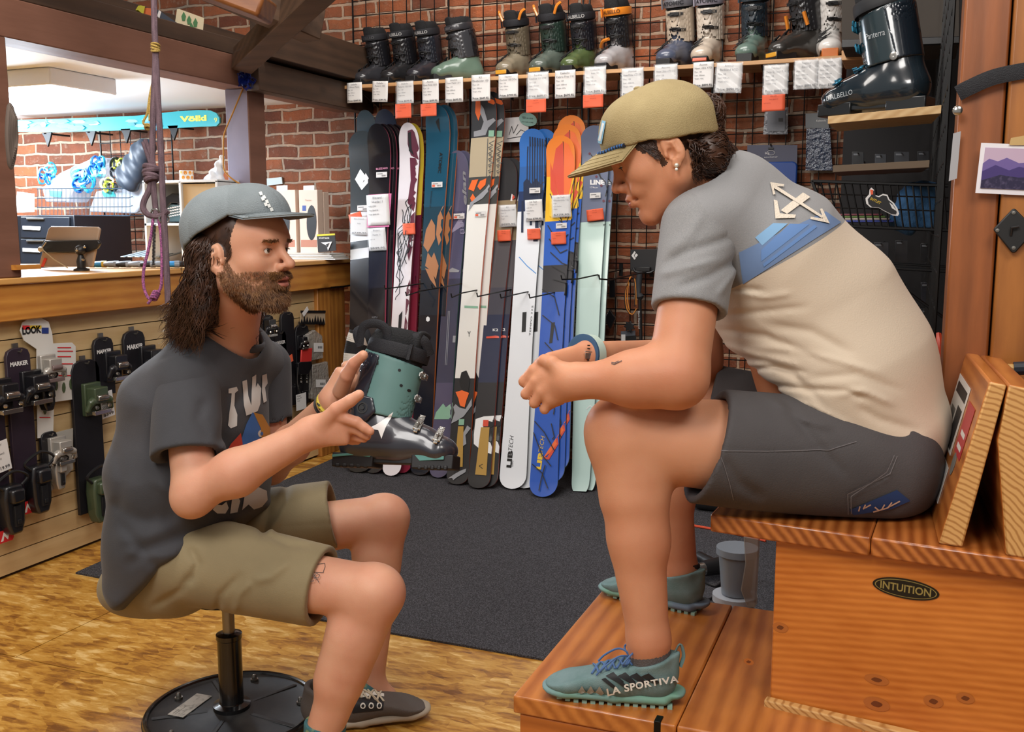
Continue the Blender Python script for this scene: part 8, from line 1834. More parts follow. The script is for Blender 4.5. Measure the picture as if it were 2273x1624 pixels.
for k in range(26):
 a = r_.random()*6.28; b = r_.uniform(-1.2, 1.2); c = PD(546, 177, pd_-.05); d = rt*math.cos(a)*math.cos(b)+zz_*math.sin(a)*math.cos(b)-dp*abs(math.sin(b)); s_ = nrm(np.cross(d, dp+.1)); R_ = .045
 mb = MB(); mb.tube([c, c+d*R_*.7+s_*.012, c+d*R_, c+d*R_*.75-s_*.012, c+d*.005], .006, 6, flat=.15); mb.build('ribbon_loop', bm_, th)
th = thing('rope_coil', 'grey-brown coil of rope hung on the left timber post', 'rope', tuple(PD(28, 370, 2.75)))
for k in range(9): mb = MB(); mb.tube(cr([PD(22+k*1.6, 232+k*4, 2.74), PD(16+k*2.4, 300, 2.72+k*.004), PD(24+k*1.2, 372-k*5, 2.74), PD(36-k*.5, 300, 2.76)], 5, closed=True), .006, 6, closed=True); mb.build('loop', mat('rope_taupe', '#5c5048', .9), th)
# ---------------------------------------------------------------- bindings hung on the slatted front
SX = CX+.012
def PS(x, y, o=.0): return PX(x, y, SX+o)
bdk = mat('binding_black', '#151519', .35, coat=.3); olive = mat('binding_olive', '#3e4a34', .35, coat=.3); brd = mat('board_black', '#141318', .45); brdp = mat('board_plum', '#2a1f2b', .45); silv = mat('alloy_white', '#b9b4ac', .3, metal=.5); redl = mat('label_red', '#c8282c', .4)
Ux = np.array([0, 1., 0]); Nx = np.array([1., 0, 0])
def board(th, x0, y0, x1, y1, m, txt=True):
 A = PS(x0, y1); B = PS(x1, y1); T = PS(x0, y0); W = B[1]-A[1]; Hh = T[2]-A[2]; r = W*.28
 poly = [(0, 0), (W, 0), (W, Hh-r), (W-r*.3, Hh-r*.3), (W-r, Hh), (r, Hh), (r*.3, Hh-r*.3), (0, Hh-r)]
 mb = MB(); mb.prism(poly, A+Nx*.004, Ux, zz_, Nx*.014); mb.build('board', m, th, bevel=.002)
 if txt:
  mb = MB(); put_text(mb, 'MARKER', A+Ux*W*.12+zz_*(Hh-W*.62)+Nx*.0195, Ux, zz_, height=W*.16, width=W*.76, bold=.04); mb.build('lettering', paper, th, smooth=False)
 mb = MB(); mb.tube([A+Ux*W/2+zz_*(Hh-.012), A+Ux*W/2+zz_*(Hh-.012)+Nx*.03, A+Ux*W/2+zz_*(Hh-.004)+Nx*.036], .0028, 6); mb.obox(A+Ux*W/2+zz_*(Hh+.004)+Nx*.004, Ux*.012, zz_*.012, Nx*.003); mb.build('hanger', stl, th)
def toe_piece(th, x, y, s, m, alloy=False, m2=None):
 c = PS(x, y, .03); mb = MB()
 mb.obox(c-Nx*.006-zz_*.0*s, Ux*.030*s, zz_*.045*s, Nx*.008*s); mb.obox(c+Nx*.018*s+zz_*.012*s, Ux*.024*s, zz_*.022*s, Nx*.016*s)
 for y_ in (-1, 1): mb.tube(cr([c+Nx*.02*s+Ux*y_*.012*s+zz_*.0*s, c+Nx*.026*s+Ux*y_*.034*s-zz_*.006*s, c+Nx*.020*s+Ux*y_*.044*s-zz_*.030*s], 4), [.012*s]*5+[.008*s]*4, 8)
 o = mb.build('toe_piece', m, th, bevel=.005*s)
 mb = MB(); mb.tube([c+Nx*.034*s-Ux*.018*s+zz_*.006*s, c+Nx*.036*s+Ux*.018*s+zz_*.006*s], .009*s, 8); mb.obox(c+Nx*.030*s-zz_*.034*s, Ux*.030*s, zz_*.006*s, Nx*.006*s); mb.build('wing_roller', m2 or chrome, o, bevel=.002)
 for y_ in (-.5, .5): mb = MB(); mb.ball(c+Nx*.036*s+Ux*y_*.045*s-zz_*.018*s, .006*s, 8); mb.build('screw', chrome, o)
def heel_piece(th, x, y, s, m, m2=None):
 c = PS(x, y, .03); mb = MB()
 mb.prism([(-.028*s, .06*s), (.028*s, .06*s), (.034*s, .02*s), (.030*s, -.05*s), (.018*s, -.082*s), (-.018*s, -.082*s), (-.030*s, -.05*s), (-.034*s, .02*s)], c-Nx*.01, Ux, zz_, Nx*.040*s); mb.obox(c+zz_*.03*s+Nx*.03*s, Ux*.022*s, zz_*.02*s, Nx*.018*s)
 o = mb.build('heel_piece', m, th, bevel=.007*s)
 mb = MB(); mb.obox(c+Nx*.034*s-zz_*.028*s, Ux*.011*s, zz_*.03*s, Nx*.004*s); mb.obox(c+Nx*.040*s-zz_*.044*s, Ux*.006*s, zz_*.006*s, Nx*.002*s); mb.build('indicator', m2 or bk_k, o, bevel=.001)
 mb = MB(); mb.tube(cr([c+Ux*.030*s+zz_*.05*s+Nx*.02*s, c+Ux*.052*s+zz_*.075*s+Nx*.024*s, c-Ux*.0*s+zz_*.10*s+Nx*.03*s, c-Ux*.052*s+zz_*.075*s+Nx*.024*s, c-Ux*.030*s+zz_*.05*s+Nx*.02*s], 5), .0042*s, 6); mb.build('brake', bk_k, o)
def bind(label, bx_, m, toe=None, heel=None, mt=None, mh=None, s=1., txt=True):
 th = thing('ski_binding', label, 'ski binding', tuple(PS((bx_[0]+bx_[2])/2, bx_[3])), 'bindings on the slatted counter front'); board(th, *bx_, m, txt)
 if toe: toe_piece(th, toe[0], toe[1], s*1.35, mt or bdk)
 if heel: heel_piece(th, heel[0], heel[1], s*1.2, mh or bdk)
 return th
def nstick(label, x, y):
 th = thing('red_sticker', label, 'sticker', tuple(PS(x, y))); A = PS(x-17, y+12, .03); W = PS(x+17, y, .03)[1]-A[1]; Hh = W*.68
 mb = MB(); mb.prism([(0, 0), (W*.9, 0), (W, Hh*.2), (W, Hh), (0, Hh)], A, Ux, zz_, Nx*.001, 0); mb.prism([(W*.15, Hh*.15), (W*.3, Hh*.15), (W*.38, Hh*.55), (W*.6, Hh*.15), (W*.75, Hh*.85), (W*.6, Hh*.85), (W*.55, Hh*.55), (W*.36, Hh*.85)], A+Nx*.0012, Ux, zz_, Nx*.0004, 1); mb.build('sticker', [redl, paper], th, smooth=False)
bind('dark ski binding with white price card at the left edge of the counter front', (-28, 838, 22, 1190), brdp, (4, 880), (18, 1120))
nstick('red sticker with white zigzag below the leftmost binding', 14, 1196)
bind('tall black ski binding on plum board left of the LOOK display card', (30, 772, 82, 1128), brdp, (72, 860), (78, 1075))
nstick('red sticker with white zigzag below the plum board binding', 66, 1132)
bind('ski binding with olive green toe and heel on black board', (171, 800, 232, 1143), brd, (206, 885), (212, 1100), olive, olive, 1.0, txt=False)
bind('black ski binding behind the 399 price card', (207, 750, 250, 880), brd, (252, 812), None, s=.95)
bind('black ski binding partly behind the bearded man\'s shoulder', (271, 736, 318, 830), brd, (330, 800), None)
lk = thing('display_card', 'white LOOK hang card with red instructions on the counter front', 'display card', tuple(PS(100, 900)))
mb = MB(); P = [(45+0, 734), (50, 716), (64, 706), (92, 706), (108, 714), (116, 740), (118, 762), (160, 760), (168, 768), (169, 878), (162, 886), (120, 892), (118, 970), (84, 972), (82, 775), (72, 768), (54, 756)]
slab(mb, P[::-1], 'X', SX+.012, .003); mb.build('card', mat('card_gloss', '#cfccc6', .35), lk, smooth=False)
mb = MB(); O_ = PS(50, 743, .0135); slab(mb, rect(50, 722, 66, 731), 'X', SX+.0135, .001, 1); slab(mb, rect(67, 722, 92, 729), 'X', SX+.0135, .001, 2); slab(mb, rect(93, 727, 108, 740), 'X', SX+.0135, .001, 3); put_text(mb, 'LOOK', O_, Ux, zz_, height=.026, width=PS(92, 740)[1]-PS(50, 743)[1], m=0, bold=.05)
for k, (x, y, w_) in enumerate([(128, 778, 34), (128, 790, 30), (128, 806, 34), (130, 832, 30), (88, 895, 26), (88, 925, 24), (128, 770, 30)]): slab(mb, rect(x, y, x+w_, y+2.2), 'X', SX+.0135, .001, 1)
for k, (x, y) in enumerate([(125, 855), (142, 860), (158, 852), (100, 908)]): slab(mb, [(x+4*math.cos(a), y+12*math.sin(a)) for a in np.linspace(0, 6.28, 10, endpoint=False)], 'X', SX+.0135, .001, 4)
mb.build('print', [MATS['ink_dark'], redl, mat('p_yellow', '#cfae2c', .5), mat('p_navy', '#22367a', .5), mat('p_olive', '#4d5c40', .5)], lk, smooth=False)
b3_ = thing('ski_binding', 'white and silver ski binding mounted on the LOOK card', 'ski binding', tuple(PS(110, 900)), 'bindings on the slatted counter front'); toe_piece(b3_, 108, 818, 1.1, silv, m2=mat('smoke', '#6a5a58', .3)); heel_piece(b3_, 100, 870, .8, bdk)
b4_ = thing('ski_binding', 'chrome and white heel unit hanging at the foot of the LOOK card', 'ski binding', tuple(PS(124, 1080)), 'bindings on the slatted counter front'); board(b4_, 88, 960, 124, 1040, bdk, False); toe_piece(b4_, 130, 1000, 1.15, silv); heel_piece(b4_, 128, 1050, .7, silv)
cg = thing('backing_card', 'clear grey backing card beside the chrome heel unit', 'card', tuple(PS(140, 1060))); mb = MB(); slab(mb, [(122, 960), (162, 950), (162, 1040), (112, 1092), (104, 1088)], 'X', SX+.008, .002); mb.build('card', mat('card_clear', '#a9a49a', .3), cg, smooth=False)
def scard(x0, y0, x1, y1, label, lines, price='', kind='white', o=.05, name='price_card', tilt=0.):
 A = PS(x0, y1, o); B = PS(x1, y1, o); D = PS(x0, y0, o); W = B[1]-A[1]; Hh = D[2]-A[2]; th = thing(name, label, 'price tag', tuple(A)); c, s_ = math.cos(tilt), math.sin(tilt); U = Ux*c+zz_*s_; V = zz_*c-Ux*s_
 mb = MB(); mb.prism([(0, 0), (W, 0), (W, Hh), (0, Hh)], A, U, V, Nx*.001); mb.build('card', paper if kind == 'white' else orange_c, th, smooth=False); tx = MB()
 for i, l in enumerate(lines): hh = Hh*.10; put_text(tx, l, A+U*W*.08+V*Hh*(.84-.155*i)+Nx*.0013, U, V, height=hh, width=min(W*.84, text2d(l)[0][:, 0].max()*hh))
 if price: put_text(tx, price, A+U*W*.1+V*Hh*.05+Nx*.0013, U, V, height=Hh*.13, width=W*.8, bold=.02)
 if len(tx.v): tx.build('printed_text', tinkd, th, smooth=False)
scard(-14, 985, 28, 1055, 'white price card reading 519.99 on the leftmost binding', ['Marker', 'Kingpin', '(w/brakes)', 'Weight'], '$519.99', tilt=.12)
scard(228, 872, 256, 930, 'white price card reading $399 beside the bearded man\'s sleeve', ['Marker', 'Griffon', 'Der 16 ID', 'Wide', 'Weight'], '$399', tilt=.1)
# right-hand cluster beneath the counter end
bind('black alpine binding board right behind the man\'s chest', (578, 700, 608, 905), brd, (592, 726), (594, 860), s=.8, txt=False)
bind('black binding board lettered in white in the right cluster', (606, 735, 634, 910), brd, (620, 800), (622, 880), s=.7)
bind('black and blue touring binding board in the right cluster', (624, 693, 652, 905), brd, None, None, s=.7, txt=False)
bind('black binding board with red and steel heel near the counter end', (655, 722, 684, 900), brd, (668, 760), None, s=.6)
th = thing('climbing_skin_heel', 'spring-loaded steel and red heel throw hanging near counter end', 'ski binding', tuple(PS(672, 860)))
for k in (-1, 1):
 mb = MB(); c = PS(675+k*6.5, 850, .05); mb.tube([c+.0055*np.array([math.cos(t*.8), math.sin(t*.8), 0])+zz_*.0011*t for t in range(44)], .0014, 5); mb.build('spring', chrome, th)
mb = MB(); slab(mb, [(670, 776), (694, 772), (692, 802), (668, 806)], 'X', SX+.05, .008); mb.build('pad', mat('pad_red', '#c2302c', .5), th, bevel=.003)
mb = MB(); slab(mb, [(662, 806), (668, 803), (692, 802), (694, 812), (686, 830), (664, 832)], 'X', SX+.055, .02); slab(mb, [(672, 868), (684, 866), (686, 890), (680, 902), (674, 884)], 'X', SX+.055, .012); mb.build('body', bdk, th, bevel=.003)
for k in (-1, 1): mb = MB(); mb.tube(cr([PS(676+k*15, 815, .05), PS(676+k*16, 850, .055), PS(676+k*10, 872, .05)], 4), .003, 6); mb.build('cable', chrome, th)
for i, (x0, y0, x1, y1, lb) in enumerate([(590, 834, 614, 848, 'orange tag low in the binding cluster, nearest the man\'s chest'), (612, 871, 633, 883, 'lowest orange tag in the binding cluster'), (630, 798, 652, 814, 'highest orange tag in the binding cluster')]): scard(x0, y0, x1, y1, lb, [], '', 'orange', .06, 'sale_tag', tilt=[0, 0, .25][i])
scard(611, 816, 635, 861, 'white price card in the middle of the binding cluster', ['Atomic', 'Warden 11', 'Wt 2kg'], '$199.95', o=.062)
scard(658, 876, 680, 912, 'white price card low beside the blue binding board', ['Marker', 'Duke PT', 'Weight'], '', o=.06)
for i, (poly, lb) in enumerate([([(684, 742), (700, 732), (716, 745), (718, 795), (694, 800), (686, 775)], 'clear bag of spare parts with barcode label, upper one'), ([(694, 810), (728, 802), (734, 880), (712, 890), (692, 885)], 'clear bag of screws with white label, lower one')]):
 th = thing('parts_bag', lb, 'bag', tuple(PS(*poly[-1]))); mb = MB(); slab(mb, poly, 'X', SX+.04, .022); mb.build('bag', mat('poly_bag', '#a9a49c', .18, alpha=.6, spec=.8, bump=(60, .8)), th, bevel=.004)
 x0, y0 = (697, 761) if i == 0 else (702, 842); mb = MB(); slab(mb, rect(x0, y0, x0+21, y0+(20 if i == 0 else 17)), 'X', SX+.0425, .001, 0)
 for k in range(5): slab(mb, rect(x0+9+k*2, y0+7, x0+10+k*2, y0+12), 'X', SX+.0432, .0005, 1)
 mb.build('label', [paper, tinkd], th, smooth=False)
th = thing('header_card', 'packaged item with pine tree silhouette header near counter end', 'package', tuple(PS(700, 720))); mb = MB(); slab(mb, rect(668, 690, 722, 720), 'X', SX+.02, .004, 0); slab(mb, rect(668, 689, 723, 694), 'X', SX+.024, .003, 1)
for k in range(9): x = 670+k*6; slab(mb, [(x-4, 720), (x, 707-(k*7) % 9), (x+4, 720)], 'X', SX+.0215, .001, 1)
mb.build('card', [mat('card_tan', '#b09c82', .6), bk_k], th, smooth=False)
scard(674, 693, 688, 703, 'tiny white tag on the pine tree header card', [], o=.03, tilt=.6)
# ---------------------------------------------------------------- notes and packs on the right half of the wall
def PW(x, y, o=0.): return PY(x, y, GY-.02-o)
GW = GY-.02
nt_ = thing('note', 'handwritten white note pinned between the camouflage and sunburst skis', 'note', tuple(PW(1146, 316)))
mb = MB(); slab(mb, [(1117, 262), (1173, 258), (1173, 314), (1115, 316)], 'Y', GW, .002); o = mb.build('paper', paper, nt_, smooth=False)
inkline('handwriting', bvh_of(o), [[(1130, 300), (1136, 280), (1140, 296), (1150, 276)], [(1146, 300), (1156, 288), (1166, 292)], [(1126, 308), (1160, 302)]], nt_, 1.3, tinkd)
th = thing('speech_bubble', 'pale teal handwritten bubble note overlapping the white note', 'note', tuple(PW(1172, 280))); mb = MB(); slab(mb, [(1172+20*math.cos(a), 265+15*math.sin(a)+.15*20*math.cos(a)) for a in np.linspace(0, 6.28, 20, endpoint=False)], 'Y', GW-.006, .002); mb.build('paper', mat('note_teal', '#8fb8ae', .6), th, smooth=False)
mb = MB(); put_text(mb, 'YES! so nice', PW(1158, 263, .008), (1, 0, -.1), (0, 0, 1), height=.010, width=.060); put_text(mb, 'and made in Italy', PW(1158, 272, .008), (1, 0, -.1), (0, 0, 1), height=.008, width=.062); mb.build('handwriting', tinkd, th, smooth=False)
pc = thing('pouch_package', 'navy carded blue zip pouch with gold bca oval on the grid', 'package', tuple(PW(1710, 430)))
mb = MB(); slab(mb, [(1659, 322), (1770, 322), (1768, 430), (1655, 430)], 'Y', GW-.01, .003); mb.build('card', mat('card_slate', '#3b3c52', .5), pc, smooth=False)
mb = MB(); A = PW(1658, 440, .02); W = PW(1768, 440, .02)[0]-A[0]; Hh = PW(1658, 361, .02)[2]-A[2]; r = .02
mb.prism([(0, 0), (W, 0), (W, Hh-r), (W-.3*r, Hh-.3*r), (W-r, Hh), (r, Hh), (.3*r, Hh-.3*r), (0, Hh-r)], A, (1, 0, 0), (0, 0, 1), (0, -.02, 0)); mb.build('pouch', mat('pouch_blue', '#123a80', .5), pc, bevel=.006)
mb = MB(); c = PW(1706, 385, .042); gold_ = mat('bca_gold', '#c79a50', .5)
for R1, R2, m_ in ((.044, .021, 0), (.040, .018, 1)): mb.prism([(R1*math.cos(a), R2*math.sin(a)) for a in np.linspace(0, 6.28, 30, endpoint=False)], c-(0, .0004*m_, 0), (1, 0, 0), (0, 0, 1), (0, -.0004, 0), m_)
put_text(mb, 'bca', c+(0, -.0012, -.011), (1, 0, 0), (0, 0, 1), height=.024, width=.05, m=0, bold=.05, center=True); mb.build('emblem', [gold_, MATS['pouch_blue']], pc, smooth=False)
mb = MB(); put_text(mb, 'bca', PW(1703, 342, .014), (1, 0, 0), (0, 0, 1), height=.010, center=True); put_text(mb, 'SNOW STUDY KIT', PW(1711, 350, .014), (1, 0, 0), (0, 0, 1), height=.005, center=True); mb.tube([PW(1711+9*math.cos(a), 339+5*math.sin(a), .014) for a in np.linspace(0, 6.28, 20, endpoint=False)], .0008, 4, closed=True); mb.build('card_print', paper, pc, smooth=False)
mb = MB(); mb.tube([PW(1711, 320, .0), PW(1711, 322, .03)], .004, 6); mb.obox(PW(1711, 329, .016), (.012, 0, 0), (0, .001, 0), (0, 0, .004)); mb.build('hanger', grid_m, pc)
foil = mat('foil_grey', '#70747c', .25, metal=.4, bump=(40, .5)); gry = mat('pack_grey', '#5a5d66', .4)
for i, (poly, inn, lb) in enumerate([([(1698, 240), (1750, 238), (1748, 298), (1694, 298)], [(1704, 246), (1744, 244), (1742, 291), (1702, 291)], 'grey sheet in clear bag hanging below the 20% OFF tag'), ([(1790, 285), (1842, 284), (1848, 378), (1788, 378)], None, 'dark blue clear-bagged sheet hanging left of the plywood shelf')]):
 th = thing('bagged_sheet', lb, 'package', tuple(PW(*poly[3]))); mb = MB(); slab(mb, poly, 'Y', GW-.012, .006); mb.build('bag', mat('bag_film%d' % i, ['#6c7078', '#2a3850'][i], .15, alpha=.75, spec=.9, bump=(50, .9)), th)
 if inn: mb = MB(); slab(mb, inn, 'Y', GW-.016, .003, 0); slab(mb, rect(1728, 262, 1738, 270), 'Y', GW-.0165, .0005, 1); mb.build('sheet', [gry, bk_k], th, smooth=False)
 else: mb = MB(); slab(mb, [(1788, 252), (1838, 250), (1840, 284), (1788, 284)], 'Y', GW-.013, .004, 0); put_text(mb, 'Kahtoola', PW(1812, 270, .014), (1, 0, 0), (0, 0, 1), height=.008, m=1); mb.build('header', [mat('header_grey', '#4c5054', .4), paper], th, smooth=False)
# trekking pole pack
pk = thing('trekking_pole', 'black carded trekking pole with orange wrist strap beside the mint ski', 'pole', tuple(PW(1425, 750)))
mb = MB(); slab(mb, [(1401, 553), (1475, 552), (1475, 602), (1402, 601), (1399, 596), (1399, 556)], 'Y', GW-.03, .004); mb.build('card', mat('card_black', '#1a1a1d', .5), pk, bevel=.001)
mb = MB(); slab(mb, [(1401.5, 567), (1408.5, 557), (1411, 560), (1407, 567), (1411, 574), (1408, 576)], 'Y', GW-.032, .001); slab(mb, [(1408.5, 567), (1412, 562), (1416, 566), (1411, 572)], 'Y', GW-.032, .001); mb.build('logo', paper, pk, smooth=False)
mb = MB(); mb.tube([PW(1420, 603, .06), PW(1418, 625, .06), PW(1417, 650, .06), PW(1421, 658, .06), PW(1420, 664, .06)], [.014, .0155, .014, .020, .010], 12); mb.build('grip', mat('grip_grey', '#2c2f33', .7), pk)
mb = MB(); mb.tube([PW(1420, 660, .06), PW(1424, 800, .06)], .0085, 10); o = mb.build('shaft', bk_k, pk); mb = MB(); put_text(mb, 'Black Diamond', PW(1416.5, 690, .069), nrm(np.array([.03, 0, -1.])), (1, 0, 0.03), height=.008, width=.085); mb.build('lettering', paper, pk, smooth=False)
mb = MB(); mb.obox(PW(1428, 597, .05), (.035, 0, 0), (0, .012, 0), (0, 0, .010)); mb.tube(cr([PW(1406, 594, .05), PW(1412, 603, .06), PW(1440, 605, .06), PW(1452, 600, .05)], 5), .006, 8); mb.build('clip', bk_k, pk, bevel=.003)
sm_ = mat('strap_orange', '#d98a34', .6)
for pts, m_ in (([(1401, 613), (1390, 640), (1389, 670), (1394, 690), (1404, 697), (1413, 685)], sm_), ([(1398, 615), (1394, 640), (1393, 665), (1397, 688)], sm_), ([(1409, 618), (1412, 645), (1412, 676)], sm_), ([(1399, 620), (1388, 645), (1388, 680), (1396, 694)], bk_k), ([(1405, 610), (1410, 640), (1409, 680)], bk_k)):
 mb = MB(); mb.tube(cr([PW(x, y, .07) for x, y in pts], 6), .0045, 6, flat=.6); mb.build('wrist_strap', m_, pk)
th = thing('basket_pack', 'small bagged trekking basket package beside the pole shaft', 'package', tuple(PW(1400, 757))); mb = MB(); slab(mb, [(1378, 735), (1410, 733), (1410, 760), (1378, 760)], 'Y', GW-.03, .004, 0); slab(mb, [(1386, 746), (1412, 744), (1412, 760), (1386, 760)], 'Y', GW-.033, .002, 1); slab(mb, rect(1379, 742, 1388, 760), 'Y', GW-.034, .001, 2); mb.build('card', [gry, bk_k, paper], th, smooth=False)
mb = MB(); c = PW(1398, 724, .05); mb.prism([(.03*(1 if k % 2 else .62)*math.cos(k*math.pi/7), .03*(1 if k % 2 else .62)*math.sin(k*math.pi/7)) for k in range(14)], c, (1, 0, 0), (0, 0, 1), (0, -.010, 0)); mb.build('basket', bk_k, th, bevel=.002)
for i, (x, y, lb) in enumerate([(1353, 708, 'black diamond-shaped plate on the grid right of the mint ski'), (1358, 640, 'small black bracket block above the diamond plate'), (1268, 640, 'black bracket block between the sunburst and mint skis')]):
 th = thing('grid_bracket', lb, 'bracket', tuple(PW(x, y+20))); mb = MB(); slab(mb, [(x-12, y), (x, y-22), (x+13, y-2), (x+1, y+22)] if i == 0 else rect(x-6, y-20, x+7, y+20), 'Y', GW-.03, .02); mb.build('plate', bdk, th, bevel=.002)
# ---------------------------------------------------------------- dark rack at the right
XR = .06
gp = thing('side_grid', 'black wire grid standing out from the brick beside the timber posts', 'grid panel', (XR, 3.5, .3)); mb = MB()
for k in range(14): y = 2.25+k*.114; mb.tube([(XR, y, .25), (XR, y, 2.5)], .0032, 5)
for k in range(30): z = .25+k*.0775; mb.tube([(XR, 2.25, z), (XR, 3.74, z)], .0028, 5)
mb.build('wires', grid_m, gp)
dk = mat('dark_panel', '#100f12', .8)
p0_ = PY(1868, 0, 3.75);
bp = thing('dark_backdrop', 'added matt black backdrop sheet keeping the corner behind the wire baskets dark', 'panel', (-.2, 3.8, .1)); mb = MB(); mb.box((PY(1872, 300, 3.75)[0], 3.76, .05), (XR+.45, 3.79, 2.6)); mb.build('panel', dk, bp, smooth=False)  # black sheet added so the corner and the gap beside the posts stay dark
bpx = thing('shoe_cabinet', 'dark brown cabinet end panel above and behind the large teal boot', 'cabinet', tuple(PY(1885, 130, 3.3))); mb = MB(); slab(mb, [(1868, -60), (2130, -60), (2130, 96), (1868, 104)], 'Y', 3.3, .30, 0); slab(mb, [(1868, 88), (2130, 80), (2130, 96), (1868, 106)], 'Y', 3.295, .02, 1); mb.build('panel', [mat('cab_brown', '#3a332c', .7), bk_k], bpx, bevel=.002)
shf = thing('shelf_end', 'short pale plywood shelf end between the wall shelf and the large boot', 'shelf', tuple(PY(1880, 130, 3.6))); mb = MB(); slab(mb, [(1868, 112), (1925, 108), (1925, 132), (1868, 134)], 'Y', 3.5, .2); mb.build('board', ply, shf, bevel=.002)
r_ = random.Random(9)
rows = [(338, 'row under the dark lower plywood shelf'), (536, 'row just below the wire basket'), (628, 'row below the black rail'), (690, 'row just above the steel rail')]
for j, (yy, rw) in enumerate(rows):   # packaged goods hanging in the dark corner
 for i in range(4):
  x = [1892, 1942, 1990, 2040][i]+r_.uniform(-5, 5); y = yy+r_.uniform(-5, 5); w_ = r_.uniform(24, 36); h_ = r_.uniform(34, 52)
  Yp = 3.30+r_.random()*.3; col = ['#15171b', '#20242c', '#2a2d33', '#1b1d22'][(i+j) % 4]
  th = thing('carded_accessory', 'dark carded pack, %s in the %s' % (['leftmost', 'second from left', 'third from left', 'rightmost'][i], rw), 'package', tuple(PY(x, y, Yp)), 'dark carded goods in the corner rack'); mb = MB(); slab(mb, [(x, y), (x+w_, y), (x+w_, y+h_), (x, y+h_)], 'Y', Yp, .03, 0); slab(mb, [(x+3, y+4), (x+w_*.6, y+4), (x+w_*.6, y+8), (x+3, y+8)], 'Y', Yp-.001, .001, 1); mb.build('pack', [mat('pk_'+col.lstrip('#'), col, .3, coat=.4), mat('pk_print', '#5c6066', .5)], th, bevel=.002)
  q = PY(x+w_/2, y+3, Yp); mb = MB(); mb.tube([(q[0], Yp-.02, q[2]), (q[0], 3.765, q[2])], .0025, 5); mb.build('peg', grid_m, th)
YK = 2.75
wb_ = thing('wire_basket', 'black wire basket holding gloves and magazines in the corner rack', 'basket', tuple(PY(1960, 505, YK)))
mb = MB()
mb.tube([PY(1803, 402, YK), PY(2105, 412, YK)], .0045, 6); mb.tube([PY(1840, 500, YK), PY(2108, 511, YK)], .0045, 6); mb.tube([PY(1803, 402, YK), PY(1840, 500, YK)], .0045, 6); mb.tube([PY(1803, 402, YK), PY(1803, 402, YK)+(0, .30, 0)], .004, 6)
for k in range(17): x = 1822+k*17; y0 = 403+(x-1803)*.033; xb_ = 1845+k*16; mb.tube([PY(x, y0, YK), PY(min(xb_, 2105), 500+(xb_-1840)*.04, YK)], .0024, 5)
for y in (430, 460): mb.tube([PY(1812+(y-402)*.35, y, YK), PY(2106, y+9, YK)], .002, 5)
for k in range(10): x = 1845+k*28; mb.tube([PY(x, 501+(x-1840)*.04, YK), PY(x, 501+(x-1840)*.04, YK)+(0, .30, 0)], .0024, 5)
mb.build('wires', grid_m, wb_)
for y0, y1, lb, m_ in ((590, 602, 'upper black rail of the empty rack below the basket', grid_m), (745, 757, 'steel rail carrying the orange clamps', chrome)):
 th = thing('rack_rail', lb, 'rail', tuple(PY(2000, y0, YK))); mb = MB(); mb.tube([PY(1800, y0-6, YK), PY(2106, y1, YK)], .0045, 6); mb.tube([PY(1800, y0-16, YK+.1), PY(2106, y1-10, YK+.1)], .003, 6); mb.build('rod', m_, th)
mb = MB(); th = thing('slanted_bar', 'slanted black rod crossing the rack below the basket', 'rod', tuple(PY(2000, 650, 2.9))); mb.tube([PY(1945, 598, 2.9), PY(2095, 705, 2.9)], .004, 6); mb.build('rod', grid_m, th)
th = thing('gloves', 'pair of blue work gloves bundled in the black wire basket', 'gloves', tuple(PY(2020, 500, 2.9))); c = PY(2025, 460, 2.92)
gm = mat('glove_blue', '#35638f', .8, bump=(90, .4)); pr_ = [EC(PY(2015, 498, 2.90), PY(2030, 432, 2.90), (.030, .03), (.030, .03), (1, 0, 0), .02), RC(PY(2030, 432, 2.9), PY(2060, 428, 2.92), .032, .03, .02), RC(PY(2060, 430, 2.92), PY(2070, 470, 2.92), .028, .02, .02), RC(PY(2015, 450, 2.90), PY(1985, 492, 2.90), .030, .018, .02), RC(PY(2050, 450, 2.9), PY(2045, 495, 2.9), .02, .014, .01), RC(PY(2065, 460, 2.9), PY(2066, 498, 2.9), .018, .013, .01), (lambda p: .002*np.sin(p[:, 0]*150+p[:, 2]*110), 0, 'd')]
sdf_mesh('cloth', pr_, c-.16, c+.16, .005, gm, th, it=1)
for k, (c_, lb) in enumerate([('#3a4a9a', 'blue-spined magazine in the wire basket'), ('#b8a8a0', 'pale magazine under the blue one in the wire basket'), ('#5a7a3a', 'green magazine corner at the left of the basket pile'), ('#7a3a48', 'maroon-edged magazine at the bottom of the basket pile')]):
 th = thing('magazine', lb, 'magazine', tuple(PY(1900, 480, 2.9)), 'magazines in the wire basket'); A = PY(1848, 490-k*5, 2.84); mb = MB(); mb.box((A[0], 2.84+k*.004, A[2]-.004), (A[0]+.155-.01*k, 3.02, A[2]+.001)); mb.build('pages', mat('mag_'+c_.lstrip('#'), c_, .4), th, bevel=.001)
stk = thing('cutout_sticker', 'white-edged black boot-shaped sticker on the wire basket front', 'sticker', tuple(PY(1957, 480, YK-.01)))
out = [(1934, 416), (1940, 421), (1941, 432), (1950, 435), (1960, 430), (1970, 432), (1974, 442), (1984, 450), (1992, 462), (1996, 474), (1993, 479), (1982, 478), (1962, 468), (1950, 461), (1932, 460), (1923, 452), (1921, 440), (1929, 431), (1930, 421)]
cx_, cy_ = 1957, 450; inn = [(cx_+(x-cx_)*.86, cy_+(y-cy_)*.86+.5) for x, y in out]
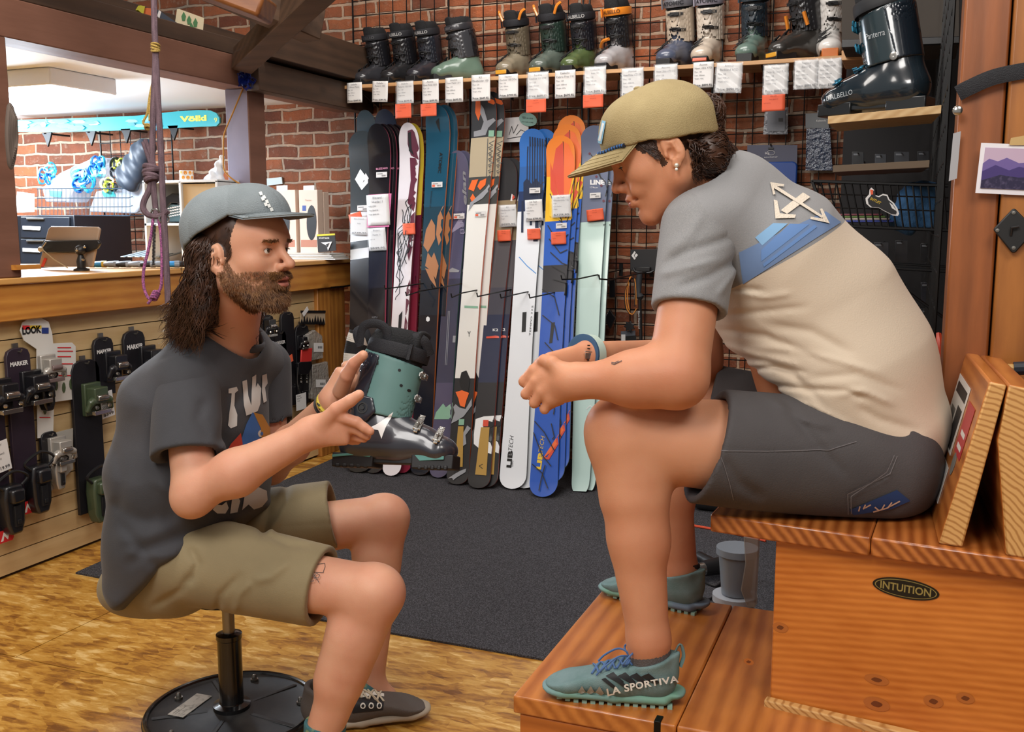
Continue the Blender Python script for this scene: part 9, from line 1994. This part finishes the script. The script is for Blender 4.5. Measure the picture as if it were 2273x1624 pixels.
mb = MB(); slab(mb, out, 'Y', YK-.008, .001, 0); slab(mb, inn, 'Y', YK-.0092, .0008, 1); slab(mb, [(1931, 420), (1938, 422), (1938, 431), (1933, 432)], 'Y', YK-.0102, .0008, 2); slab(mb, [(1974, 449), (1982, 455), (1990, 468), (1980, 462)], 'Y', YK-.0102, .0008, 0)
put_text(mb, 'INTUIT', PY(1931, 443, YK-.011), nrm(np.array([1, 0, -.5])), nrm(np.array([.5, 0, 1])), height=.007, width=.028, m=3, bold=.03); mb.build('sticker', [paper, bk_k, orange_c, mat('st_yellow', '#c8a832', .5)], stk, smooth=False)
for i, x in enumerate((2046, 2078)):
 th = thing('spring_clamp', 'orange-handled clamp hanging on the rail, %s' % ['left one', 'right one beside the timber post'][i], 'clamp', tuple(PY(x, 850, 2.7)), 'orange clamps on the rail'); om = mat('clamp_orange', '#c8452a', .45)
 for s_ in (-1, 1): mb = MB(); mb.tube(cr([PY(x+s_*4, 742, 2.72), PY(x+s_*7, 765, 2.70), PY(x+s_*9, 800, 2.70), PY(x+s_*3, 845, 2.70)], 5), [.009]*14+[.007]*2, 8); mb.build('handle', om, th)
 mb = MB(); mb.tube([PY(x, 845, 2.7), PY(x+2, 875, 2.7)], .010, 8); mb.ball(PY(x, 848, 2.69), .010, 8); mb.build('pivot', stl, th)
# ---------------------------------------------------------------- timber posts at the right edge
pm_ = wood('post_orange', '#96562a', '#74401c', 2, 7, .4, coat=.3); pm2 = wood('post_amber', '#aa6c30', '#86501f', 2, 6, .4, coat=.3)
YP = 2.08
def xat(px, py, y): return PY(px, py, y)[0]
xa_, xb_ = xat(2142, 0, YP), xat(2250, 0, YP)
tp = MB(); tp.box((xa_, YP, 0), (xb_-.002, YP+.14, 2.6)); struct(tp.build('trim_10', pm_, bevel=.005))
tp = MB(); tp.box((xb_+.001, YP-.012, 0), (xb_+.30, YP+.14, 2.6)); struct(tp.build('trim_11', pm2, bevel=.005))
YF = YP-.014
th = thing('webbing_strap', 'black webbing strap pulled across the timber posts', 'strap', tuple(PY(2140, 200, YF))); mb = MB(); mb.tube(cr([PY(2126, 208, YF+.002), PY(2150, 195, YF-.004), PY(2210, 170, YF-.006), PY(2300, 152, YF-.008)], 8), .0145, 8, flat=.08, nref=(0, 1, 0)); mb.build('strap', strap_k, th)
ph = thing('photo_print', 'white bordered photo print of purple mountains taped to the timber post', 'photo', tuple(PY(2165, 430, YF-.004)))
mb = MB(); Yp_ = YF-.006
A_ = PY(2165, 428, Yp_); U_ = nrm(PY(2290, 434, Yp_)-A_); V_ = np.cross(U_, (0, -1, 0))*-1; V_ = V_ if V_[2] > 0 else -V_; L_w = .165; L_h = np.linalg.norm(PY(2178, 317, Yp_)-A_)
slab(mb, [(2165, 428), (2178, 317), (2330, 322), (2330, 436)], 'Y', Yp_, .002, 0)
slab(mb, [(2176, 417), (2187, 327), (2330, 332), (2330, 424)], 'Y', Yp_-.0006, .0006, 1)
slab(mb, [(2182, 362), (2196, 352), (2215, 358), (2235, 350), (2262, 362), (2330, 356), (2330, 424), (2176, 417)], 'Y', Yp_-.0012, .0006, 2)
slab(mb, [(2180, 380), (2210, 366), (2240, 378), (2262, 370), (2330, 384), (2330, 424), (2176, 417)], 'Y', Yp_-.0018, .0006, 3)
slab(mb, [(2178, 400), (2220, 388), (2260, 394), (2330, 392), (2330, 424), (2176, 417)], 'Y', Yp_-.0024, .0006, 4)
mb.build('print', [mat('photo_white', '#dedce2', .3), mat('sky_pink', '#b8a2b8', .3), mat('ridge_lilac', '#6a5a94', .3), mat('ridge_violet', '#43366e', .3), mat('valley_dark', '#221c3c', .4, vary=('#4a4260', 120, 4, (1, 1, 1), .5, .7))], ph, smooth=False)
mb = MB(); slab(mb, [(2244, 306), (2300, 296), (2300, 322), (2240, 322)], 'Y', Yp_-.003, .0006); mb.build('masking_tape', mat('masking_tape', '#b89a64', .6), ph, smooth=False)
dm = thing('diamond_plate', 'black diamond-shaped metal plate on the right timber post', 'plate', tuple(PY(2250, 560, YF))); mb = MB(); slab(mb, [(2205, 510), (2208, 505), (2248, 463), (2254, 463), (2300, 510), (2254, 561), (2246, 561)], 'Y', YF-.014, .008); o = mb.build('plate', mat('plate_black', '#151516', .5), dm, bevel=.003)
mb = MB()
for x, y in ((2214, 511), (2250, 550), (2250, 472)): mb.lathe([(.0035, 0), (.0035, .001), (0, .0015)], PY(x, y, YF-.0145), (0, -1, 0), 10)
mb.build('screw', stl, dm); mb = MB(); mb.tube([PY(2244, 522, YF-.015), PY(2246, 505, YF-.02), PY(2262, 503, YF-.02)], .0025, 6); mb.build('hook', bk_k, dm)
th = thing('shelf_tag', 'grey printed tag edge-on against the left side of the timber post', 'tag', tuple(PY(2118, 400, YP-.01))); mb = MB(); slab(mb, [(2116, 296), (2133, 291), (2124, 396), (2106, 402)], 'Y', YP-.02, .002); mb.build('card', mat('tag_greywhite', '#9a9a9e', .5), th, smooth=False)
th = thing('bolt', 'round steel bolt head beside the strap on the timber post', 'bolt', tuple(PY(2124, 246, YP-.02))); mb = MB(); mb.lathe([(.009, 0), (.009, .008), (.006, .010), (0, .010)], PY(2125, 246, YP-.02), (0, -1, 0), 12); mb.build('head', chrome, th)
th = thing('hammer', 'wooden-shafted tool with black grip lying behind the backrest top', 'hammer', tuple(PY(2230, 820, 2.0))); mb = MB(); mb.tube([PY(2208, 817, 2.0), PY(2252, 818, 2.0)], .0085, 10); mb.build('shaft', mat('ash_wood', '#b08a50', .5), th); mb = MB(); mb.tube([PY(2250, 818, 2.0), PY(2300, 816, 2.0)], .0125, 10); mb.build('grip', mat('grip_navy', '#151d28', .5), th)
# ---------------------------------------------------------------- clutter on the carpet beside the bench
th = thing('extension_cord', 'orange extension cord running across the carpet behind the bench', 'cord', tuple(PZ(1560, 1140, .012))); mb = MB(); mb.tube(cr([PZ(1530, 1100, .012), PZ(1546, 1108, .012), PZ(1590, 1119, .012), PZ(1700, 1140, .012), PZ(1800, 1150, .012)], 6), .005, 7); mb.build('strand', mat('cord_red', '#cc4a2a', .5), th)
mb = MB(); mb.tube(cr([PZ(1500, 1158, .012), PZ(1545, 1167, .012), PZ(1600, 1177, .012), PZ(1700, 1200, .012)], 6), .005, 7); mb.build('strand', MATS['cord_red'], th)
frost = mat('frosted_plastic', '#c4cad2', .35, alpha=.75, spec=.5); frost2 = mat('frosted_dim', '#b0a698', .4, alpha=.5)
def tub(label, cx, zb, r0, r1, h_, m_, y=2.42):
 P = PY(cx, 1300, y); c = np.array([P[0], y, zb]); th = thing('plastic_tub', label, 'tub', tuple(c), 'stacked plastic tubs beside the bench'); mb = MB(); mb.lathe([(0, 0), (r0, 0), (r1, h_*.86), (r1-.003, h_*.86), (r0-.003, .004), (0, .004)], c, n=24); mb.build('tub', m_, th); mb = MB(); mb.lathe([(r1-.004, h_*.86), (r1+.006, h_*.86), (r1+.006, h_), (0, h_)], c, n=24); mb.build('lid', m_, th); return th
tub('lower frosted plastic tub standing on the carpet beside the bench', 1628, .008, .040, .052, .15, frost); tub('middle frosted plastic tub with dark contents beside the bench', 1632, .162, .040, .050, .12, frost); tub('upper frosted plastic tub of grey wax under the seat overhang', 1634, .285, .036, .046, .12, mat('wax_tub', '#8a949e', .35, alpha=.85))
th = thing('dust_bag', 'brownish clear plastic bag hanging against the bench front', 'bag', tuple(PY(1660, 1330, 2.25))); mb = MB(); slab(mb, [(1650, 1190), (1684, 1196), (1676, 1350), (1658, 1346), (1644, 1310), (1654, 1250)], 'Y', 2.28, .03); mb.build('bag', frost2, th, bevel=.003)
th = thing('heat_gun', 'black heat gun with chrome collar lying on the carpet behind the far shoe', 'heat gun', tuple(PZ(1570, 1270, .01))); mb = MB(); c = PZ(1560, 1262, .05); mb.tube([c, c+rt*.10+dp*.05], [.026, .032], 14); mb.build('barrel', bk_k, th); mb = MB(); mb.tube([c+rt*.05+dp*.03, c+rt*.01+dp*.13+zz_*.0], [.022, .018], 12); mb.build('handle', bk_k, th); mb = MB(); mb.tube([c-rt*.015-dp*.007, c+rt*.004], [.020, .024], 14); mb.build('collar', chrome, th)
th = thing('power_cable', 'black cable curling on the carpet beside the plastic tubs', 'cable', tuple(PZ(1580, 1310, .01))); mb = MB(); mb.tube(cr([PZ(1560, 1290, .012), PZ(1590, 1300, .012), PZ(1610, 1285, .012), PZ(1590, 1320, .012), PZ(1560, 1335, .012)], 8), .004, 7); mb.build('cable', bk_k, th)
th = thing('tool_bag', 'black gear bag on the carpet far behind the seat overhang', 'bag', tuple(PZ(1600, 1110, .01))); mb = MB(); c = PZ(1660, 1105, .06); mb.obox(c, (.22, 0, 0), (0, .10, 0), (0, 0, .05)); mb.build('body', mat('bag_black', '#0f0f11', .8), th, bevel=.03)
